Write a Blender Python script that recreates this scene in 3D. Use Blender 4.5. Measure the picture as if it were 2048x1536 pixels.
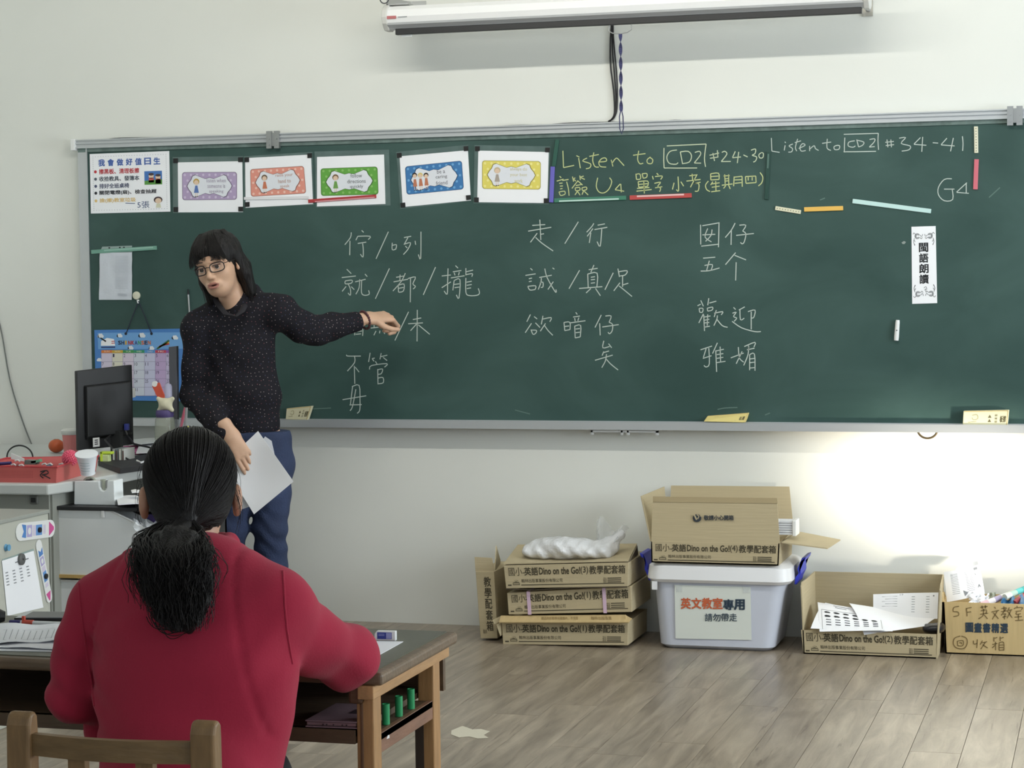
import bpy, math, random
import numpy as np
from mathutils import Matrix, Vector
random.seed(7); rng = np.random.default_rng(7)
R = math.radians; PI = math.pi
D = bpy.data; SC = bpy.context.scene; COL = SC.collection
for _o in list(D.objects): D.objects.remove(_o)

# ------------------------------------------------------------------ camera
FPX, CX, CY, EYE = 4200., 1024., 768., 1.43
YAW, PITCH, ROLL = 0.27967, 0.05094, 0.01251
_cy, _sy = math.cos(YAW), math.sin(YAW)
_f = np.array([-_sy*math.cos(PITCH), _cy*math.cos(PITCH), -math.sin(PITCH)])
_r0 = np.array([_cy, _sy, 0.]); _u0 = np.cross(_r0, _f)
_c, _s = math.cos(ROLL), math.sin(ROLL)
_r, _u = _c*_r0-_s*_u0, _c*_u0+_s*_r0
CAM = np.array([0, 0, EYE])
cd = D.cameras.new('camera'); cam = D.objects.new('camera', cd); COL.objects.link(cam)
cd.sensor_fit = 'HORIZONTAL'; cd.sensor_width = 36; cd.lens = FPX*36/2048; cd.clip_start = .05; cd.clip_end = 60
cam.matrix_world = Matrix(((_r[0], _u[0], -_f[0], 0), (_r[1], _u[1], -_f[1], 0), (_r[2], _u[2], -_f[2], EYE), (0, 0, 0, 1)))
SC.camera = cam
def ray(px, py): return _f+_r*(px-CX)/FPX-_u*(py-CY)/FPX
# survey helpers: where the sight line of a measured point meets a real plane of the room
def at(px, py, Y): d = ray(px, py); return CAM+d*(Y/d[1])
def atz(px, py, Z): d = ray(px, py); return CAM+d*((Z-EYE)/d[2])
def atx(px, py, X): d = ray(px, py); return CAM+d*(X/d[0])

# ------------------------------------------------------------------ light
w = D.worlds.new('sky'); SC.world = w; w.use_nodes = True
w.node_tree.nodes['Background'].inputs[0].default_value = (.74, .86, 1, 1)
w.node_tree.nodes['Background'].inputs[1].default_value = 1.0
def area(name, loc, to, sx, sy, power, col, spread=PI):
    l = D.lights.new(name, 'AREA'); l.shape = 'RECTANGLE'; l.size = sx; l.size_y = sy; l.energy = power; l.color = col; l.spread = spread
    o = D.objects.new(name, l); COL.objects.link(o); o.location = loc
    o.rotation_euler = (Vector(to)-Vector(loc)).to_track_quat('-Z', 'Y').to_euler(); return o
XR, XL, YB, YF, ZC = 3.0, -4.69, -1.6, 8.2, 3.5       # room shell
area('window_daylight', (2.9, 6.1, 1.7), (-3, 6.6, 1.2), 1.6, 1.4, 124, (.88, .955, 1))
area('window_daylight', (2.9, 2.2, 1.75), (-3, 3.4, .9), 3.2, 1.7, 62, (.90, .96, 1))
area('back_window_daylight', (-1, -1.5, 1.9), (-2, 6, 1.0), 4.5, 1.5, 16, (.90, .96, 1))
sp = D.lights.new('sun_bounce', 'SPOT'); sp.energy = 2300; sp.color = (1, .90, .74); sp.spot_size = R(13.5); sp.spot_blend = 1; sp.shadow_soft_size = .18
so = D.objects.new('sun_bounce', sp); COL.objects.link(so); so.location = (1.7, 6.5, .12)
so.rotation_euler = (Vector(at(1920, 985, YF))-so.location).to_track_quat('-Z', 'Y').to_euler()
SC.view_settings.view_transform = 'Standard'; SC.view_settings.look = 'None'; SC.view_settings.gamma = 1
SC.view_settings.exposure = 0.0; SC.view_settings.use_curve_mapping = False
SC.cycles.max_bounces = 6; SC.cycles.diffuse_bounces = 4

# ------------------------------------------------------------------ helpers
def srgb(c):
    return tuple((x/255/12.92 if x/255 < .04045 else ((x/255+.055)/1.055)**2.4) for x in c)
MATS = {}
def mat(name, c, rough=.6, metal=0, bump=0, bscale=60, var=.0, vscale=8, alpha=1, trans=0, emit=0, stretch=None, sheen=0):
    if name in MATS: return MATS[name]
    m = D.materials.new(name); MATS[name] = m; m.use_nodes = True; nt = m.node_tree; b = nt.nodes['Principled BSDF']
    c = srgb(c)+(1,)
    b.inputs['Base Color'].default_value = c; b.inputs['Roughness'].default_value = rough; b.inputs['Metallic'].default_value = metal
    if alpha < 1: b.inputs['Alpha'].default_value = alpha
    if trans: b.inputs['Transmission Weight'].default_value = trans; b.inputs['IOR'].default_value = 1.3
    if sheen: b.inputs['Sheen Weight'].default_value = sheen
    if emit: b.inputs['Emission Color'].default_value = c; b.inputs['Emission Strength'].default_value = emit
    if bump or var:
        tc = nt.nodes.new('ShaderNodeTexCoord'); mp = nt.nodes.new('ShaderNodeMapping'); nt.links.new(tc.outputs['Object'], mp.inputs[0])
        if stretch: mp.inputs['Scale'].default_value = stretch
    if var:
        n = nt.nodes.new('ShaderNodeTexNoise'); n.inputs['Scale'].default_value = vscale; n.inputs['Detail'].default_value = 5
        nt.links.new(mp.outputs[0], n.inputs['Vector'])
        mr = nt.nodes.new('ShaderNodeMapRange'); mr.inputs[1].default_value = .3; mr.inputs[2].default_value = .7
        mr.inputs[3].default_value = 1-var; mr.inputs[4].default_value = 1+var
        nt.links.new(n.outputs['Fac'], mr.inputs[0])
        mx = nt.nodes.new('ShaderNodeVectorMath'); mx.operation = 'SCALE'; mx.inputs[0].default_value = c[:3]
        nt.links.new(mr.outputs[0], mx.inputs['Scale']); nt.links.new(mx.outputs[0], b.inputs['Base Color'])
    if bump:
        n = nt.nodes.new('ShaderNodeTexNoise'); n.inputs['Scale'].default_value = bscale; n.inputs['Detail'].default_value = 4
        nt.links.new(mp.outputs[0], n.inputs['Vector'])
        bp = nt.nodes.new('ShaderNodeBump'); bp.inputs['Strength'].default_value = bump; bp.inputs['Distance'].default_value = .01
        nt.links.new(n.outputs['Fac'], bp.inputs['Height']); nt.links.new(bp.outputs[0], b.inputs['Normal'])
    return m
def org(o):
    p = Vector((0, 0, 0))
    while o: p = p+o.location; o = o.parent
    return p
def link(name, me, parent=None, mats=None):
    o = D.objects.new(name, me); COL.objects.link(o)
    if mats:
        for m in (mats if isinstance(mats, (list, tuple)) else [mats]): me.materials.append(m)
    if parent: o.parent = parent
    return o
def tag(o, label=None, cat=None, group=None, kind=None):
    if label: o['label'] = label
    if cat: o['category'] = cat
    if group: o['group'] = group
    if kind: o['kind'] = kind
    return o
def thing(name, loc, label, cat, group=None):
    o = D.objects.new(name, None); COL.objects.link(o); o.location = Vector(loc); o.empty_display_size = .05
    return tag(o, label, cat, group)
class MB:
    def __init__(s): s.v = []; s.f = []; s.m = []
    def add(s, vs, fs, mi=0):
        n = len(s.v); s.v += [tuple(map(float, p)) for p in vs]; s.f += [tuple(i+n for i in f) for f in fs]; s.m += [mi]*len(fs); return s
    def hexa(s, p, mi=0):   # 4 of one side then 4 of the other
        return s.add(p, [(0, 3, 2, 1), (4, 5, 6, 7), (0, 1, 5, 4), (1, 2, 6, 5), (2, 3, 7, 6), (3, 0, 4, 7)], mi)
    def box(s, a, b, mi=0):
        (x0, y0, z0), (x1, y1, z1) = a, b
        return s.hexa([(x0, y0, z0), (x1, y0, z0), (x1, y1, z0), (x0, y1, z0), (x0, y0, z1), (x1, y0, z1), (x1, y1, z1), (x0, y1, z1)], mi)
    def prism(s, pts, vec, mi=0):
        n = len(pts); v = np.array(vec, float); a = [np.array(p, float) for p in pts]
        return s.add(a+[p+v for p in a], [tuple(range(n))[::-1], tuple(range(n, 2*n))]+[(i, (i+1) % n, n+(i+1) % n, n+i) for i in range(n)], mi)
    def face(s, pts, mi=0): return s.add(pts, [tuple(range(len(pts)))], mi)
    def tube(s, path, r, n=8, mi=0, closed=False, cap=True, flat=1):
        P = [Vector(tuple(p)) for p in path]; k = len(P); rr = r if hasattr(r, '__len__') else [r]*k
        vs = []; t0 = None
        for i in range(k):
            a = P[(i-1) % k] if (closed or i > 0) else P[i]; b = P[(i+1) % k] if (closed or i < k-1) else P[i]
            t = (b-a).normalized()
            if t0 is None:
                u = t.cross(Vector((0, 0, 1)))
                if u.length < .1: u = t.cross(Vector((0, 1, 0)))
                u.normalize()
            else: u = (u-t*u.dot(t)).normalized()
            t0 = t; w_ = t.cross(u)
            for j in range(n):
                an = 2*PI*j/n; vs.append(P[i]+(u*math.cos(an)+w_*math.sin(an)*flat)*rr[i])
        fs = [(i*n+j, i*n+(j+1) % n, ((i+1) % k)*n+(j+1) % n, ((i+1) % k)*n+j) for i in range(k if closed else k-1) for j in range(n)]
        if cap and not closed: fs += [tuple(range(n))[::-1], tuple(range((k-1)*n, k*n))]
        return s.add(vs, fs, mi)
    def lathe(s, prof, o, ax=(0, 0, 1), n=24, mi=0, sx=1, sy=1):   # prof [(r, h)]
        ax = Vector(ax).normalized(); u = ax.orthogonal().normalized()
        if abs(ax.z) > .99: u = Vector((1, 0, 0))
        w_ = ax.cross(u); o = Vector(tuple(o)); vs = []
        for r, h in prof:
            for j in range(n):
                a = 2*PI*j/n; vs.append(o+ax*h+(u*math.cos(a)*sx+w_*math.sin(a)*sy)*max(r, 1e-5))
        k = len(prof)
        fs = [(i*n+j, i*n+(j+1) % n, (i+1)*n+(j+1) % n, (i+1)*n+j) for i in range(k-1) for j in range(n)]
        fs += [tuple(range(n))[::-1], tuple(range((k-1)*n, k*n))]
        return s.add(vs, fs, mi)
    def ball(s, o, r, n=12, mi=0, sc=(1, 1, 1)):
        vs = []; m = n
        for i in range(m+1):
            t = PI*i/m
            for j in range(2*n):
                a = PI*j/n; q = max(math.sin(t), 1e-4)
                vs.append((o[0]+r*sc[0]*q*math.cos(a), o[1]+r*sc[1]*q*math.sin(a), o[2]+r*sc[2]*math.cos(t)))
        k = 2*n
        return s.add(vs, [(i*k+j, (i+1)*k+j, (i+1)*k+(j+1) % k, i*k+(j+1) % k) for i in range(m) for j in range(k)], mi)
    def grid(s, fn, nu, nv, th=None, mi=0):
        P = [[np.array(fn(i/nu, j/nv), float) for j in range(nv+1)] for i in range(nu+1)]
        vs = [p for row in P for p in row]; q = nv+1
        fs = [(i*q+j, (i+1)*q+j, (i+1)*q+j+1, i*q+j+1) for i in range(nu) for j in range(nv)]
        if th is not None:
            t = np.array(th, float); m = len(vs); vs = vs+[p+t for p in vs]
            fs = fs+[tuple(i+m for i in f)[::-1] for f in fs]
            e = [i*q for i in range(nu+1)]+[nu*q+j for j in range(1, q)]+[i*q+nv for i in range(nu-1, -1, -1)]+[j for j in range(nv-1, 0, -1)]
            fs += [(e[i], e[i]+m, e[(i+1) % len(e)]+m, e[(i+1) % len(e)]) for i in range(len(e))]
        return s.add(vs, fs, mi)
    def build(s, name, mats, parent=None, smooth=None, bevel=0, seg=2, at_=None):
        o0 = org(parent) if parent else Vector((0, 0, 0) if at_ is None else at_)
        me = D.meshes.new(name); me.from_pydata([tuple(Vector(p)-o0) for p in s.v], [], s.f)
        me.polygons.foreach_set('material_index', s.m)
        if smooth is None: smooth = len(s.f) > 30
        me.update()
        import bmesh
        if not getattr(s, 'noorient', False):
            bm = bmesh.new(); bm.from_mesh(me); bmesh.ops.recalc_face_normals(bm, faces=bm.faces); bm.to_mesh(me); bm.free()
        if smooth:
            me.polygons.foreach_set('use_smooth', [True]*len(me.polygons)); me.set_sharp_from_angle(angle=.7)
        o = link(name, me, parent, mats)
        if name in ('chalk_writing', 'lettering', 'print', 'picture', 'train_picture', 'ornament', 'handwriting', 'port', 'scale_mark', 'dotted_border', 'grid_line', 'perforation', 'sticker_print', 'cloud_print', 'cup_print', 'hole', 'emblem_detail'): o['kind'] = 'stuff'
        if not parent: o.location = o0
        if bevel:
            b = o.modifiers.new('bevel', 'BEVEL'); b.width = bevel; b.segments = seg; b.limit_method = 'ANGLE'; b.angle_limit = .6
        return o
# flat print helpers: coordinates are mapped through a function m(u, v) -> point on a real surface
GLY = {}
def glyphs(t):
    k = t
    if k not in GLY:
        c = D.curves.new('t', 'FONT'); c.body = t; c.size = 1; c.resolution_u = 2
        o = D.objects.new('t', c); COL.objects.link(o); dg = bpy.context.evaluated_depsgraph_get()
        me = D.meshes.new_from_object(o.evaluated_get(dg)); D.objects.remove(o)
        v = np.array([p.co[:] for p in me.vertices]) if len(me.vertices) else np.zeros((1, 3))
        GLY[k] = (v, [tuple(p.vertices) for p in me.polygons]); D.meshes.remove(me)
    return GLY[k]
def put_text(mb, t, m, x0, y0, x1, y1, mi=0, bold=.0, slope=0):
    """text t stretched into the rectangle x0,y0 (top left) .. x1,y1 of the map m"""
    v, f = glyphs(t); a = v.min(0); b = v.max(0); s_ = np.maximum(b-a, 1e-6)
    e_ = (np.array(m(x1, y0), float)-np.array(m(x0, y0), float)); g_ = (np.array(m(x0, y1), float)-np.array(m(x0, y0), float)); nn_ = np.cross(e_, g_); nn_ = nn_/max(np.linalg.norm(nn_), 1e-12)
    if nn_@(CAM-np.array(m(x0, y0), float)) < 0: nn_ = -nn_
    for k_i, (dx, dy) in enumerate(((0, 0),) if not bold else ((-bold, -bold), (bold, -bold), (-bold, bold), (bold, bold))):
        vs = []
        for p in v:
            u = (p[0]+dx-a[0])/s_[0]; q = (b[1]-p[1]-dy)/s_[1]
            vs.append(np.array(m(x0+(x1-x0)*u, y0+(y1-y0)*q+slope*(x1-x0)*u))+nn_*k_i*1.6e-4)
        mb.add(vs, f, mi)
def crop(x0, y0, s): return lambda x, y: (x0+x/s, y0+y/s)
def ymap(Y, c=None):
    if c is None: return lambda x, y: at(x, y, Y)
    return lambda x, y: at(*c(x, y), Y)
def quad(q):    # unit square -> quad of 3d points TL TR BR BL
    q = [np.array(p, float) for p in q]
    return lambda u, v: (q[0]*(1-u)+q[1]*u)*(1-v)+(q[3]*(1-u)+q[2]*u)*v
def rrect(m, x0, y0, x1, y1, rx, ry, n=5):
    pts = []
    for cx, cy, a0 in ((x1-rx, y0+ry, -90), (x1-rx, y1-ry, 0), (x0+rx, y1-ry, 90), (x0+rx, y0+ry, 180)):
        for i in range(n+1):
            a = R(a0+90*i/n); pts.append(m(cx+rx*math.cos(a), cy+ry*math.sin(a)))
    return pts
def disc(m, x, y, rx, ry=None, n=12): ry = ry or rx; return [m(x+rx*math.cos(2*PI*i/n), y+ry*math.sin(2*PI*i/n)) for i in range(n)]
def stroke(mb, pts, m, wd, mi=0, nrm=(0, -1, 0), cat=True):
    """a chalk or pen stroke: a thin ribbon following pts"""
    P = [np.array(m(*p), float) for p in pts]
    if cat and len(P) > 2:
        Q = []
        for i in range(len(P)-1):
            a, b, c_, d = P[max(i-1, 0)], P[i], P[i+1], P[min(i+2, len(P)-1)]
            for t in (0, .33, .66):
                Q.append(.5*(2*b+(c_-a)*t+(2*a-5*b+4*c_-d)*t*t+(3*b-a-3*c_+d)*t**3))
        P = Q+[P[-1]]
    n = np.array(nrm, float); vs = []
    for i in range(len(P)):
        t = P[min(i+1, len(P)-1)]-P[max(i-1, 0)]; s_ = np.cross(t, n); l = np.linalg.norm(s_); s_ = s_/max(l, 1e-9)*wd/2
        vs += [P[i]-s_, P[i]+s_]
    mb.add(vs, [(2*i, 2*i+1, 2*i+3, 2*i+2) for i in range(len(P)-1)], mi)
def strokes(mb, data, m, wd, mi=0, cat=True):
    for s_ in data.split(';'):
        p = [tuple(map(float, q.split(','))) for q in s_.split()]
        if len(p) == 1: p = [p[0], (p[0][0]+4, p[0][1]+4)]
        stroke(mb, p, m, wd, mi, cat=cat)

# signed distance modelling: organic shapes as smooth unions, meshed with surface nets
def sd_rc(p, a, b, ra, rb, sc=None):
    a, b = np.array(a, float), np.array(b, float); k = 1
    if sc is not None: sc = np.array(sc, float); c0 = a.copy(); p = (p-c0)/sc; b = (b-c0)/sc; a = a*0; k = sc.min()
    ab = b-a; t = np.clip(((p-a)@ab)/max(ab@ab, 1e-9), 0, 1)
    return (np.linalg.norm(p-a-t[..., None]*ab, axis=-1)-(ra+(rb-ra)*t))*k
def sd_el(p, c, r, M=None):
    q = p-np.array(c, float)
    if M is not None: q = q@M
    r = np.array(r, float); k0 = np.linalg.norm(q/r, axis=-1); k1 = np.linalg.norm(q/(r*r), axis=-1)
    return k0*(k0-1)/np.maximum(k1, 1e-6)
def sdf_field(p, ops):
    d = np.full(p.shape[:-1], 1e3)
    for op in ops:
        kind, args, k = op[0], op[1], op[2]; sub = len(op) > 3 and op[3] == 'sub'
        e = sd_rc(p, *args) if kind == 'rc' else sd_el(p, *args) if kind == 'el' else args(p)
        if sub:
            h = np.clip(.5-.5*(d+e)/k, 0, 1); d = d*(1-h)+(-e)*h+k*h*(1-h)
        else:
            h = np.clip(.5+.5*(e-d)/k, 0, 1); d = np.where(d > 100, e, e*(1-h)+d*h-k*h*(1-h))
    return d
def surf(ops, lo, hi, res, post=None):
    lo = np.array(lo, float); hi = np.array(hi, float); n = np.ceil((hi-lo)/res).astype(int)+1
    gx, gy, gz = [lo[i]+np.arange(n[i])*res for i in range(3)]
    P = np.stack(np.meshgrid(gx, gy, gz, indexing='ij'), -1)
    d = sdf_field(P, ops)
    if post: d = post(P, d)
    d[0], d[-1] = np.maximum(d[0], res), np.maximum(d[-1], res)
    d[:, 0] = np.maximum(d[:, 0], res); d[:, -1] = np.maximum(d[:, -1], res); d[:, :, 0] = np.maximum(d[:, :, 0], res); d[:, :, -1] = np.maximum(d[:, :, -1], res)
    ins = d < 0; cs = tuple(n-1); acc = np.zeros(cs+(3,)); cnt = np.zeros(cs)
    off = [(i, j, k) for i in (0, 1) for j in (0, 1) for k in (0, 1)]
    def sl(o): return tuple(slice(o[a], o[a]+cs[a]) for a in range(3))
    for ax in range(3):
        for o in off:
            if o[ax]: continue
            o2 = list(o); o2[ax] = 1; A, B = d[sl(o)], d[sl(o2)]; ch = ins[sl(o)] != ins[sl(o2)]
            t = np.where(ch, A/np.where(ch, A-B, 1), 0)
            for a in range(3): acc[..., a] += np.where(ch, (t if a == ax else o[a]), 0)
            cnt += ch
    act = cnt > 0; idx = -np.ones(cs, int); idx[act] = np.arange(act.sum()); ii = np.argwhere(act)
    V = lo+(ii+acc[act]/cnt[act][:, None])*res; F = []
    for ax in range(3):
        a1, a2 = (ax+1) % 3, (ax+2) % 3
        s0 = [slice(None)]*3; s1 = [slice(None)]*3; s0[ax] = slice(0, -1); s1[ax] = slice(1, None)
        ch = ins[tuple(s0)] != ins[tuple(s1)]; q = np.argwhere(ch); q = q[(q[:, a1] > 0) & (q[:, a2] > 0) & (q[:, a1] < cs[a1]) & (q[:, a2] < cs[a2])]
        if not len(q): continue
        fl = ins[tuple(s0)][tuple(q.T)]
        def g(b1, b2): r_ = q.copy(); r_[:, a1] -= b1; r_[:, a2] -= b2; return idx[tuple(r_.T)]
        f = np.stack([g(1, 1), g(0, 1), g(0, 0), g(1, 0)], 1); f[~fl] = f[~fl][:, ::-1]; F.append(f)
    F = np.concatenate(F); F = F[(F >= 0).all(1)]
    return V, F
def surf_obj(name, V, F, mats, parent, mi=None, M=None):
    if M is not None: V = (np.c_[V, np.ones(len(V))]@np.array(M).T)[:, :3]
    V = V-np.array(org(parent))
    me = D.meshes.new(name); me.vertices.add(len(V)); me.vertices.foreach_set('co', V.ravel())
    me.loops.add(F.size); me.loops.foreach_set('vertex_index', F.ravel()); me.polygons.add(len(F))
    me.polygons.foreach_set('loop_start', np.arange(len(F))*4)
    me.polygons.foreach_set('use_smooth', [True]*len(F))
    if mi is not None: me.polygons.foreach_set('material_index', mi)
    me.update(calc_edges=True); me.validate()
    return link(name, me, parent, mats)
def merge(parts):
    V = []; F = []; n = 0
    for v, f in parts: V.append(v); F.append(f+n); n += len(v)
    return np.concatenate(V), np.concatenate(F)
# ------------------------------------------------------------------ materials
WALL = mat('wall_paint', (227, 229, 224), .85, bump=.05, bscale=14, var=.012, vscale=3)
CEIL = mat('ceiling_paint', (232, 232, 228), .9, bump=.03, bscale=20)
ALU = mat('aluminium', (196, 200, 203), .38, .55, bump=.02, bscale=40, stretch=(.5, 8, 8))
ALUD = mat('grey_rail', (150, 158, 160), .5, .3)
WHITE = mat('white_plastic', (232, 234, 234), .4)
PAPER = mat('paper', (244, 246, 251), .8, bump=.04, bscale=30)
BLACK = mat('black_plastic', (26, 27, 29), .45, bump=.02, bscale=200)
DGREY = mat('dark_grey', (62, 64, 68), .5)
INK = mat('print_ink', (36, 38, 42), .8)
GREYINK = mat('grey_ink', (130, 134, 140), .8)
STEEL = mat('steel', (170, 172, 172), .3, .8)
CHALK = mat('chalk', (190, 202, 196), .95); YCHALK = mat('yellow_chalk', (198, 207, 150), .95)
CARD = mat('cardboard', (186, 172, 140), .85, bump=.12, bscale=5, var=.03, vscale=6, stretch=(1, 1, 22))
CARD2 = mat('recycled_cardboard', (200, 176, 128), .85, bump=.12, bscale=5, var=.05, vscale=5, stretch=(12, 1, 1))

# ------------------------------------------------------------------ room
def struct(name, mb, m, **k): o = mb.build(name, m, None, smooth=False, **k); o['kind'] = 'structure'; return o
struct('wall_front', MB().box((XL-.2, YF, 0), (XR+.2, YF+.2, ZC)), WALL)
struct('wall_left', MB().box((XL-.2, YB, 0), (XL, YF, ZC)), WALL)
struct('ceiling', MB().box((XL-.2, YB-.2, ZC), (XR+.2, YF+.2, ZC+.15)), CEIL)
mb = MB()
for a, b in (((YB, 0), (.6, ZC)), ((3.8, 0), (4.8, ZC)), ((7.4, 0), (YF, ZC)), ((.6, 0), (3.8, .9)), ((4.8, 0), (7.4, .9)), ((.6, 2.6), (3.8, ZC)), ((4.8, 2.6), (7.4, ZC))):
    mb.box((XR, a[0], a[1]), (XR+.2, b[0], b[1]))
struct('wall_right', mb, WALL)
mb = MB()
for x0, x1, z0, z1 in ((XL, -3.3, 0, ZC), (1.3, XR, 0, ZC), (-3.3, 1.3, 0, 1.1), (-3.3, 1.3, 2.7, ZC)): mb.box((x0, YB-.2, z0), (x1, YB, z1))
struct('wall_back', mb, WALL)
def window(name, p0, p1, ax):
    a, z0 = p0; b, z1 = p1; mb = MB(); g = MB(); n = 3
    def bx(u0, v0, u1, v1, t, m_):
        if ax == 'x': m_.box((XR+.06-t, u0, v0), (XR+.06+t, u1, v1))
        else: m_.box((u0, YB-.08-t, v0), (u1, YB-.08+t, v1))
    for i in range(n+1): u = a+(b-a)*i/n; bx(u-.025, z0, u+.025, z1, .02, mb)
    bx(a, z0, b, z0+.05, .02, mb); bx(a, z1-.05, b, z1, .02, mb)
    o = struct(name, mb, ALU); bx(a+.02, z0+.02, b-.02, z1-.02, .002, g)
    g.build('glass', mat('glass', (250, 252, 252), .02, trans=1), o, smooth=False)
window('window_1', (.6, .9), (3.8, 2.6), 'x'); window('window_2', (4.8, .9), (7.4, 2.6), 'x'); window('window_3', (-3.3, 1.1), (1.3, 2.7), 'y')

# floor: grey oak vinyl planks running towards the blackboard wall
def plank_mat():
    m = D.materials.new('plank'); m.use_nodes = True; nt = m.node_tree; N = nt.nodes; L = nt.links; b = N['Principled BSDF']
    tc = N.new('ShaderNodeTexCoord'); oi = N.new('ShaderNodeObjectInfo')
    sc = N.new('ShaderNodeVectorMath'); sc.operation = 'SCALE'; sc.inputs[0].default_value = (37, 91, 13); L.new(oi.outputs['Random'], sc.inputs['Scale'])
    ad = N.new('ShaderNodeVectorMath'); L.new(tc.outputs['Object'], ad.inputs[0]); L.new(sc.outputs[0], ad.inputs[1])
    def noise(s, st, det=6, dist=0):
        mp = N.new('ShaderNodeMapping'); mp.inputs['Scale'].default_value = st; L.new(ad.outputs[0], mp.inputs[0])
        n = N.new('ShaderNodeTexNoise'); n.inputs['Scale'].default_value = s; n.inputs['Detail'].default_value = det; n.inputs['Distortion'].default_value = dist
        n.inputs['Roughness'].default_value = .62; L.new(mp.outputs[0], n.inputs['Vector']); return n
    n1 = noise(2.2, (9, 1, 1), 8, .6); r1 = N.new('ShaderNodeValToRGB'); L.new(n1.outputs['Fac'], r1.inputs[0])
    e = r1.color_ramp.elements; e[0].position = .3; e[0].color = srgb((118, 107, 93))+(1,); e[1].position = .68; e[1].color = srgb((168, 156, 139))+(1,)
    x = e.new(.5); x.color = srgb((145, 133, 117))+(1,)
    n2 = noise(3.0, (16, .8, 1), 5, 1.2); r2 = N.new('ShaderNodeValToRGB'); L.new(n2.outputs['Fac'], r2.inputs[0])
    e = r2.color_ramp.elements; e[0].position = .30; e[0].color = (.42, .38, .35, 1); e[1].position = .39; e[1].color = (1, 1, 1, 1)
    mu = N.new('ShaderNodeMix'); mu.data_type = 'RGBA'; mu.blend_type = 'MULTIPLY'; mu.inputs[0].default_value = .8
    L.new(r1.outputs[0], mu.inputs[6]); L.new(r2.outputs[0], mu.inputs[7])
    n4 = noise(2.2, (2.2, 1, 1), 3, 0); r4 = N.new('ShaderNodeMapRange'); r4.inputs[1].default_value = .3; r4.inputs[2].default_value = .7; r4.inputs[3].default_value = .86; r4.inputs[4].default_value = 1.12; L.new(n4.outputs['Fac'], r4.inputs[0])
    mr = N.new('ShaderNodeMapRange'); mr.inputs[3].default_value = .9; mr.inputs[4].default_value = 1.08; L.new(oi.outputs['Random'], mr.inputs[0])
    mm = N.new('ShaderNodeMath'); mm.operation = 'MULTIPLY'; L.new(mr.outputs[0], mm.inputs[0]); L.new(r4.outputs[0], mm.inputs[1])
    vs = N.new('ShaderNodeVectorMath'); vs.operation = 'SCALE'; L.new(mu.outputs[2], vs.inputs[0]); L.new(mm.outputs[0], vs.inputs['Scale']); L.new(vs.outputs[0], b.inputs['Base Color'])
    b.inputs['Roughness'].default_value = .3; b.inputs['Specular IOR Level'].default_value = .45
    bp = N.new('ShaderNodeBump'); bp.inputs['Strength'].default_value = .12; bp.inputs['Distance'].default_value = .004; L.new(n2.outputs['Fac'], bp.inputs['Height']); L.new(bp.outputs[0], b.inputs['Normal'])
    return m
PLANK = plank_mat()
fl = struct('floor', MB().box((XL-.2, YB-.2, -.15), (XR+.2, YF+.2, -.004)), mat('subfloor', (140, 130, 112), .8))
PW, PL = .152, 1.05
def plank_mesh(w_, l):
    mb = MB(); e = .0005
    mb.add([(e, e, -.0045), (w_-e, e, -.0045), (w_-e, l-e, -.0045), (e, l-e, -.0045), (e, e, -.001), (w_-e, e, -.001), (w_-e, l-e, -.001), (e, l-e, -.001),
            (2*e, 2*e, 0), (w_-2*e, 2*e, 0), (w_-2*e, l-2*e, 0), (2*e, l-2*e, 0)],
           [(0, 1, 5, 4), (1, 2, 6, 5), (2, 3, 7, 6), (3, 0, 4, 7), (4, 5, 9, 8), (5, 6, 10, 9), (6, 7, 11, 10), (7, 4, 8, 11), (8, 9, 10, 11)]); return mb
pm = None
far = MB(); col = 0; x = XL
while x < XR:
    y = YF-random.random()*PL
    y0_ = y; ys = [YF]
    while y > YB: ys.append(y); y -= PL
    ys.append(YB)
    if ys[0]-ys[1] < .06: ys.pop(1)
    for i in range(len(ys)-1):
        l = ys[i]-ys[i+1]; w_ = min(PW, XR-x)
        if l < .05 or w_ < .03: continue
        if -3.95 < x < .35 and ys[i] > 4.7:
            if abs(l-PL) < 1e-6 and w_ == PW:
                if pm is None: pm = plank_mesh(PW, PL).build('plank', PLANK, fl, smooth=False); o = pm
                else: o = link('plank', pm.data, fl)
            else: o = plank_mesh(w_, l).build('plank', PLANK, fl, smooth=False)
            o.location = (x, ys[i+1], 0)
        else:
            q = plank_mesh(w_, l); far.add([(a+x, b+ys[i+1], c_) for a, b, c_ in q.v], q.f)
    x += PW
tag(far.build('plank_field', PLANK, fl, smooth=False), kind='stuff')
# bare worn patch in the floor
pt = [atz(x, y, .0006) for x, y in ((903, 1461), (925, 1452), (945, 1459), (962, 1458), (980, 1463), (968, 1470), (977, 1476), (955, 1477), (938, 1473), (918, 1475), (902, 1469))]
MB().prism(pt, (0, 0, .0004)).build('worn_patch', mat('worn_patch', (204, 198, 180), .7), fl, smooth=False)

# fluorescent fittings over the blackboard and the room
LAMP = mat('lit_tube', (255, 252, 240), .5, emit=1.5)
def fitting(loc, L_, tilt, label, power, to, col=(1, .97, .9)):
    t = thing('ceiling_light', loc, label, 'ceiling light'); x, y, z = loc
    MB().box((x-L_/2, y-.06, z), (x+L_/2, y+.06, z+.06)).build('housing', WHITE, t, bevel=.006)
    MB().tube([(x-L_/2+.03, y, z-.02), (x+L_/2-.03, y, z-.02)], .014, 10).build('tube_lamp', LAMP, t)
    MB().box((x-.01, y-.01, z+.05), (x+.01, y+.01, ZC)).build('stem', WHITE, t)
    area('tube_light', (x, y, z-.06), to, L_, .05, power, col)
fitting((-1.75, 5.75, 3.3), 3.4, 0, 'long fluorescent fitting over the blackboard', 40, (-1.75, 8.2, 1.9), (1, .97, .88))

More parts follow.
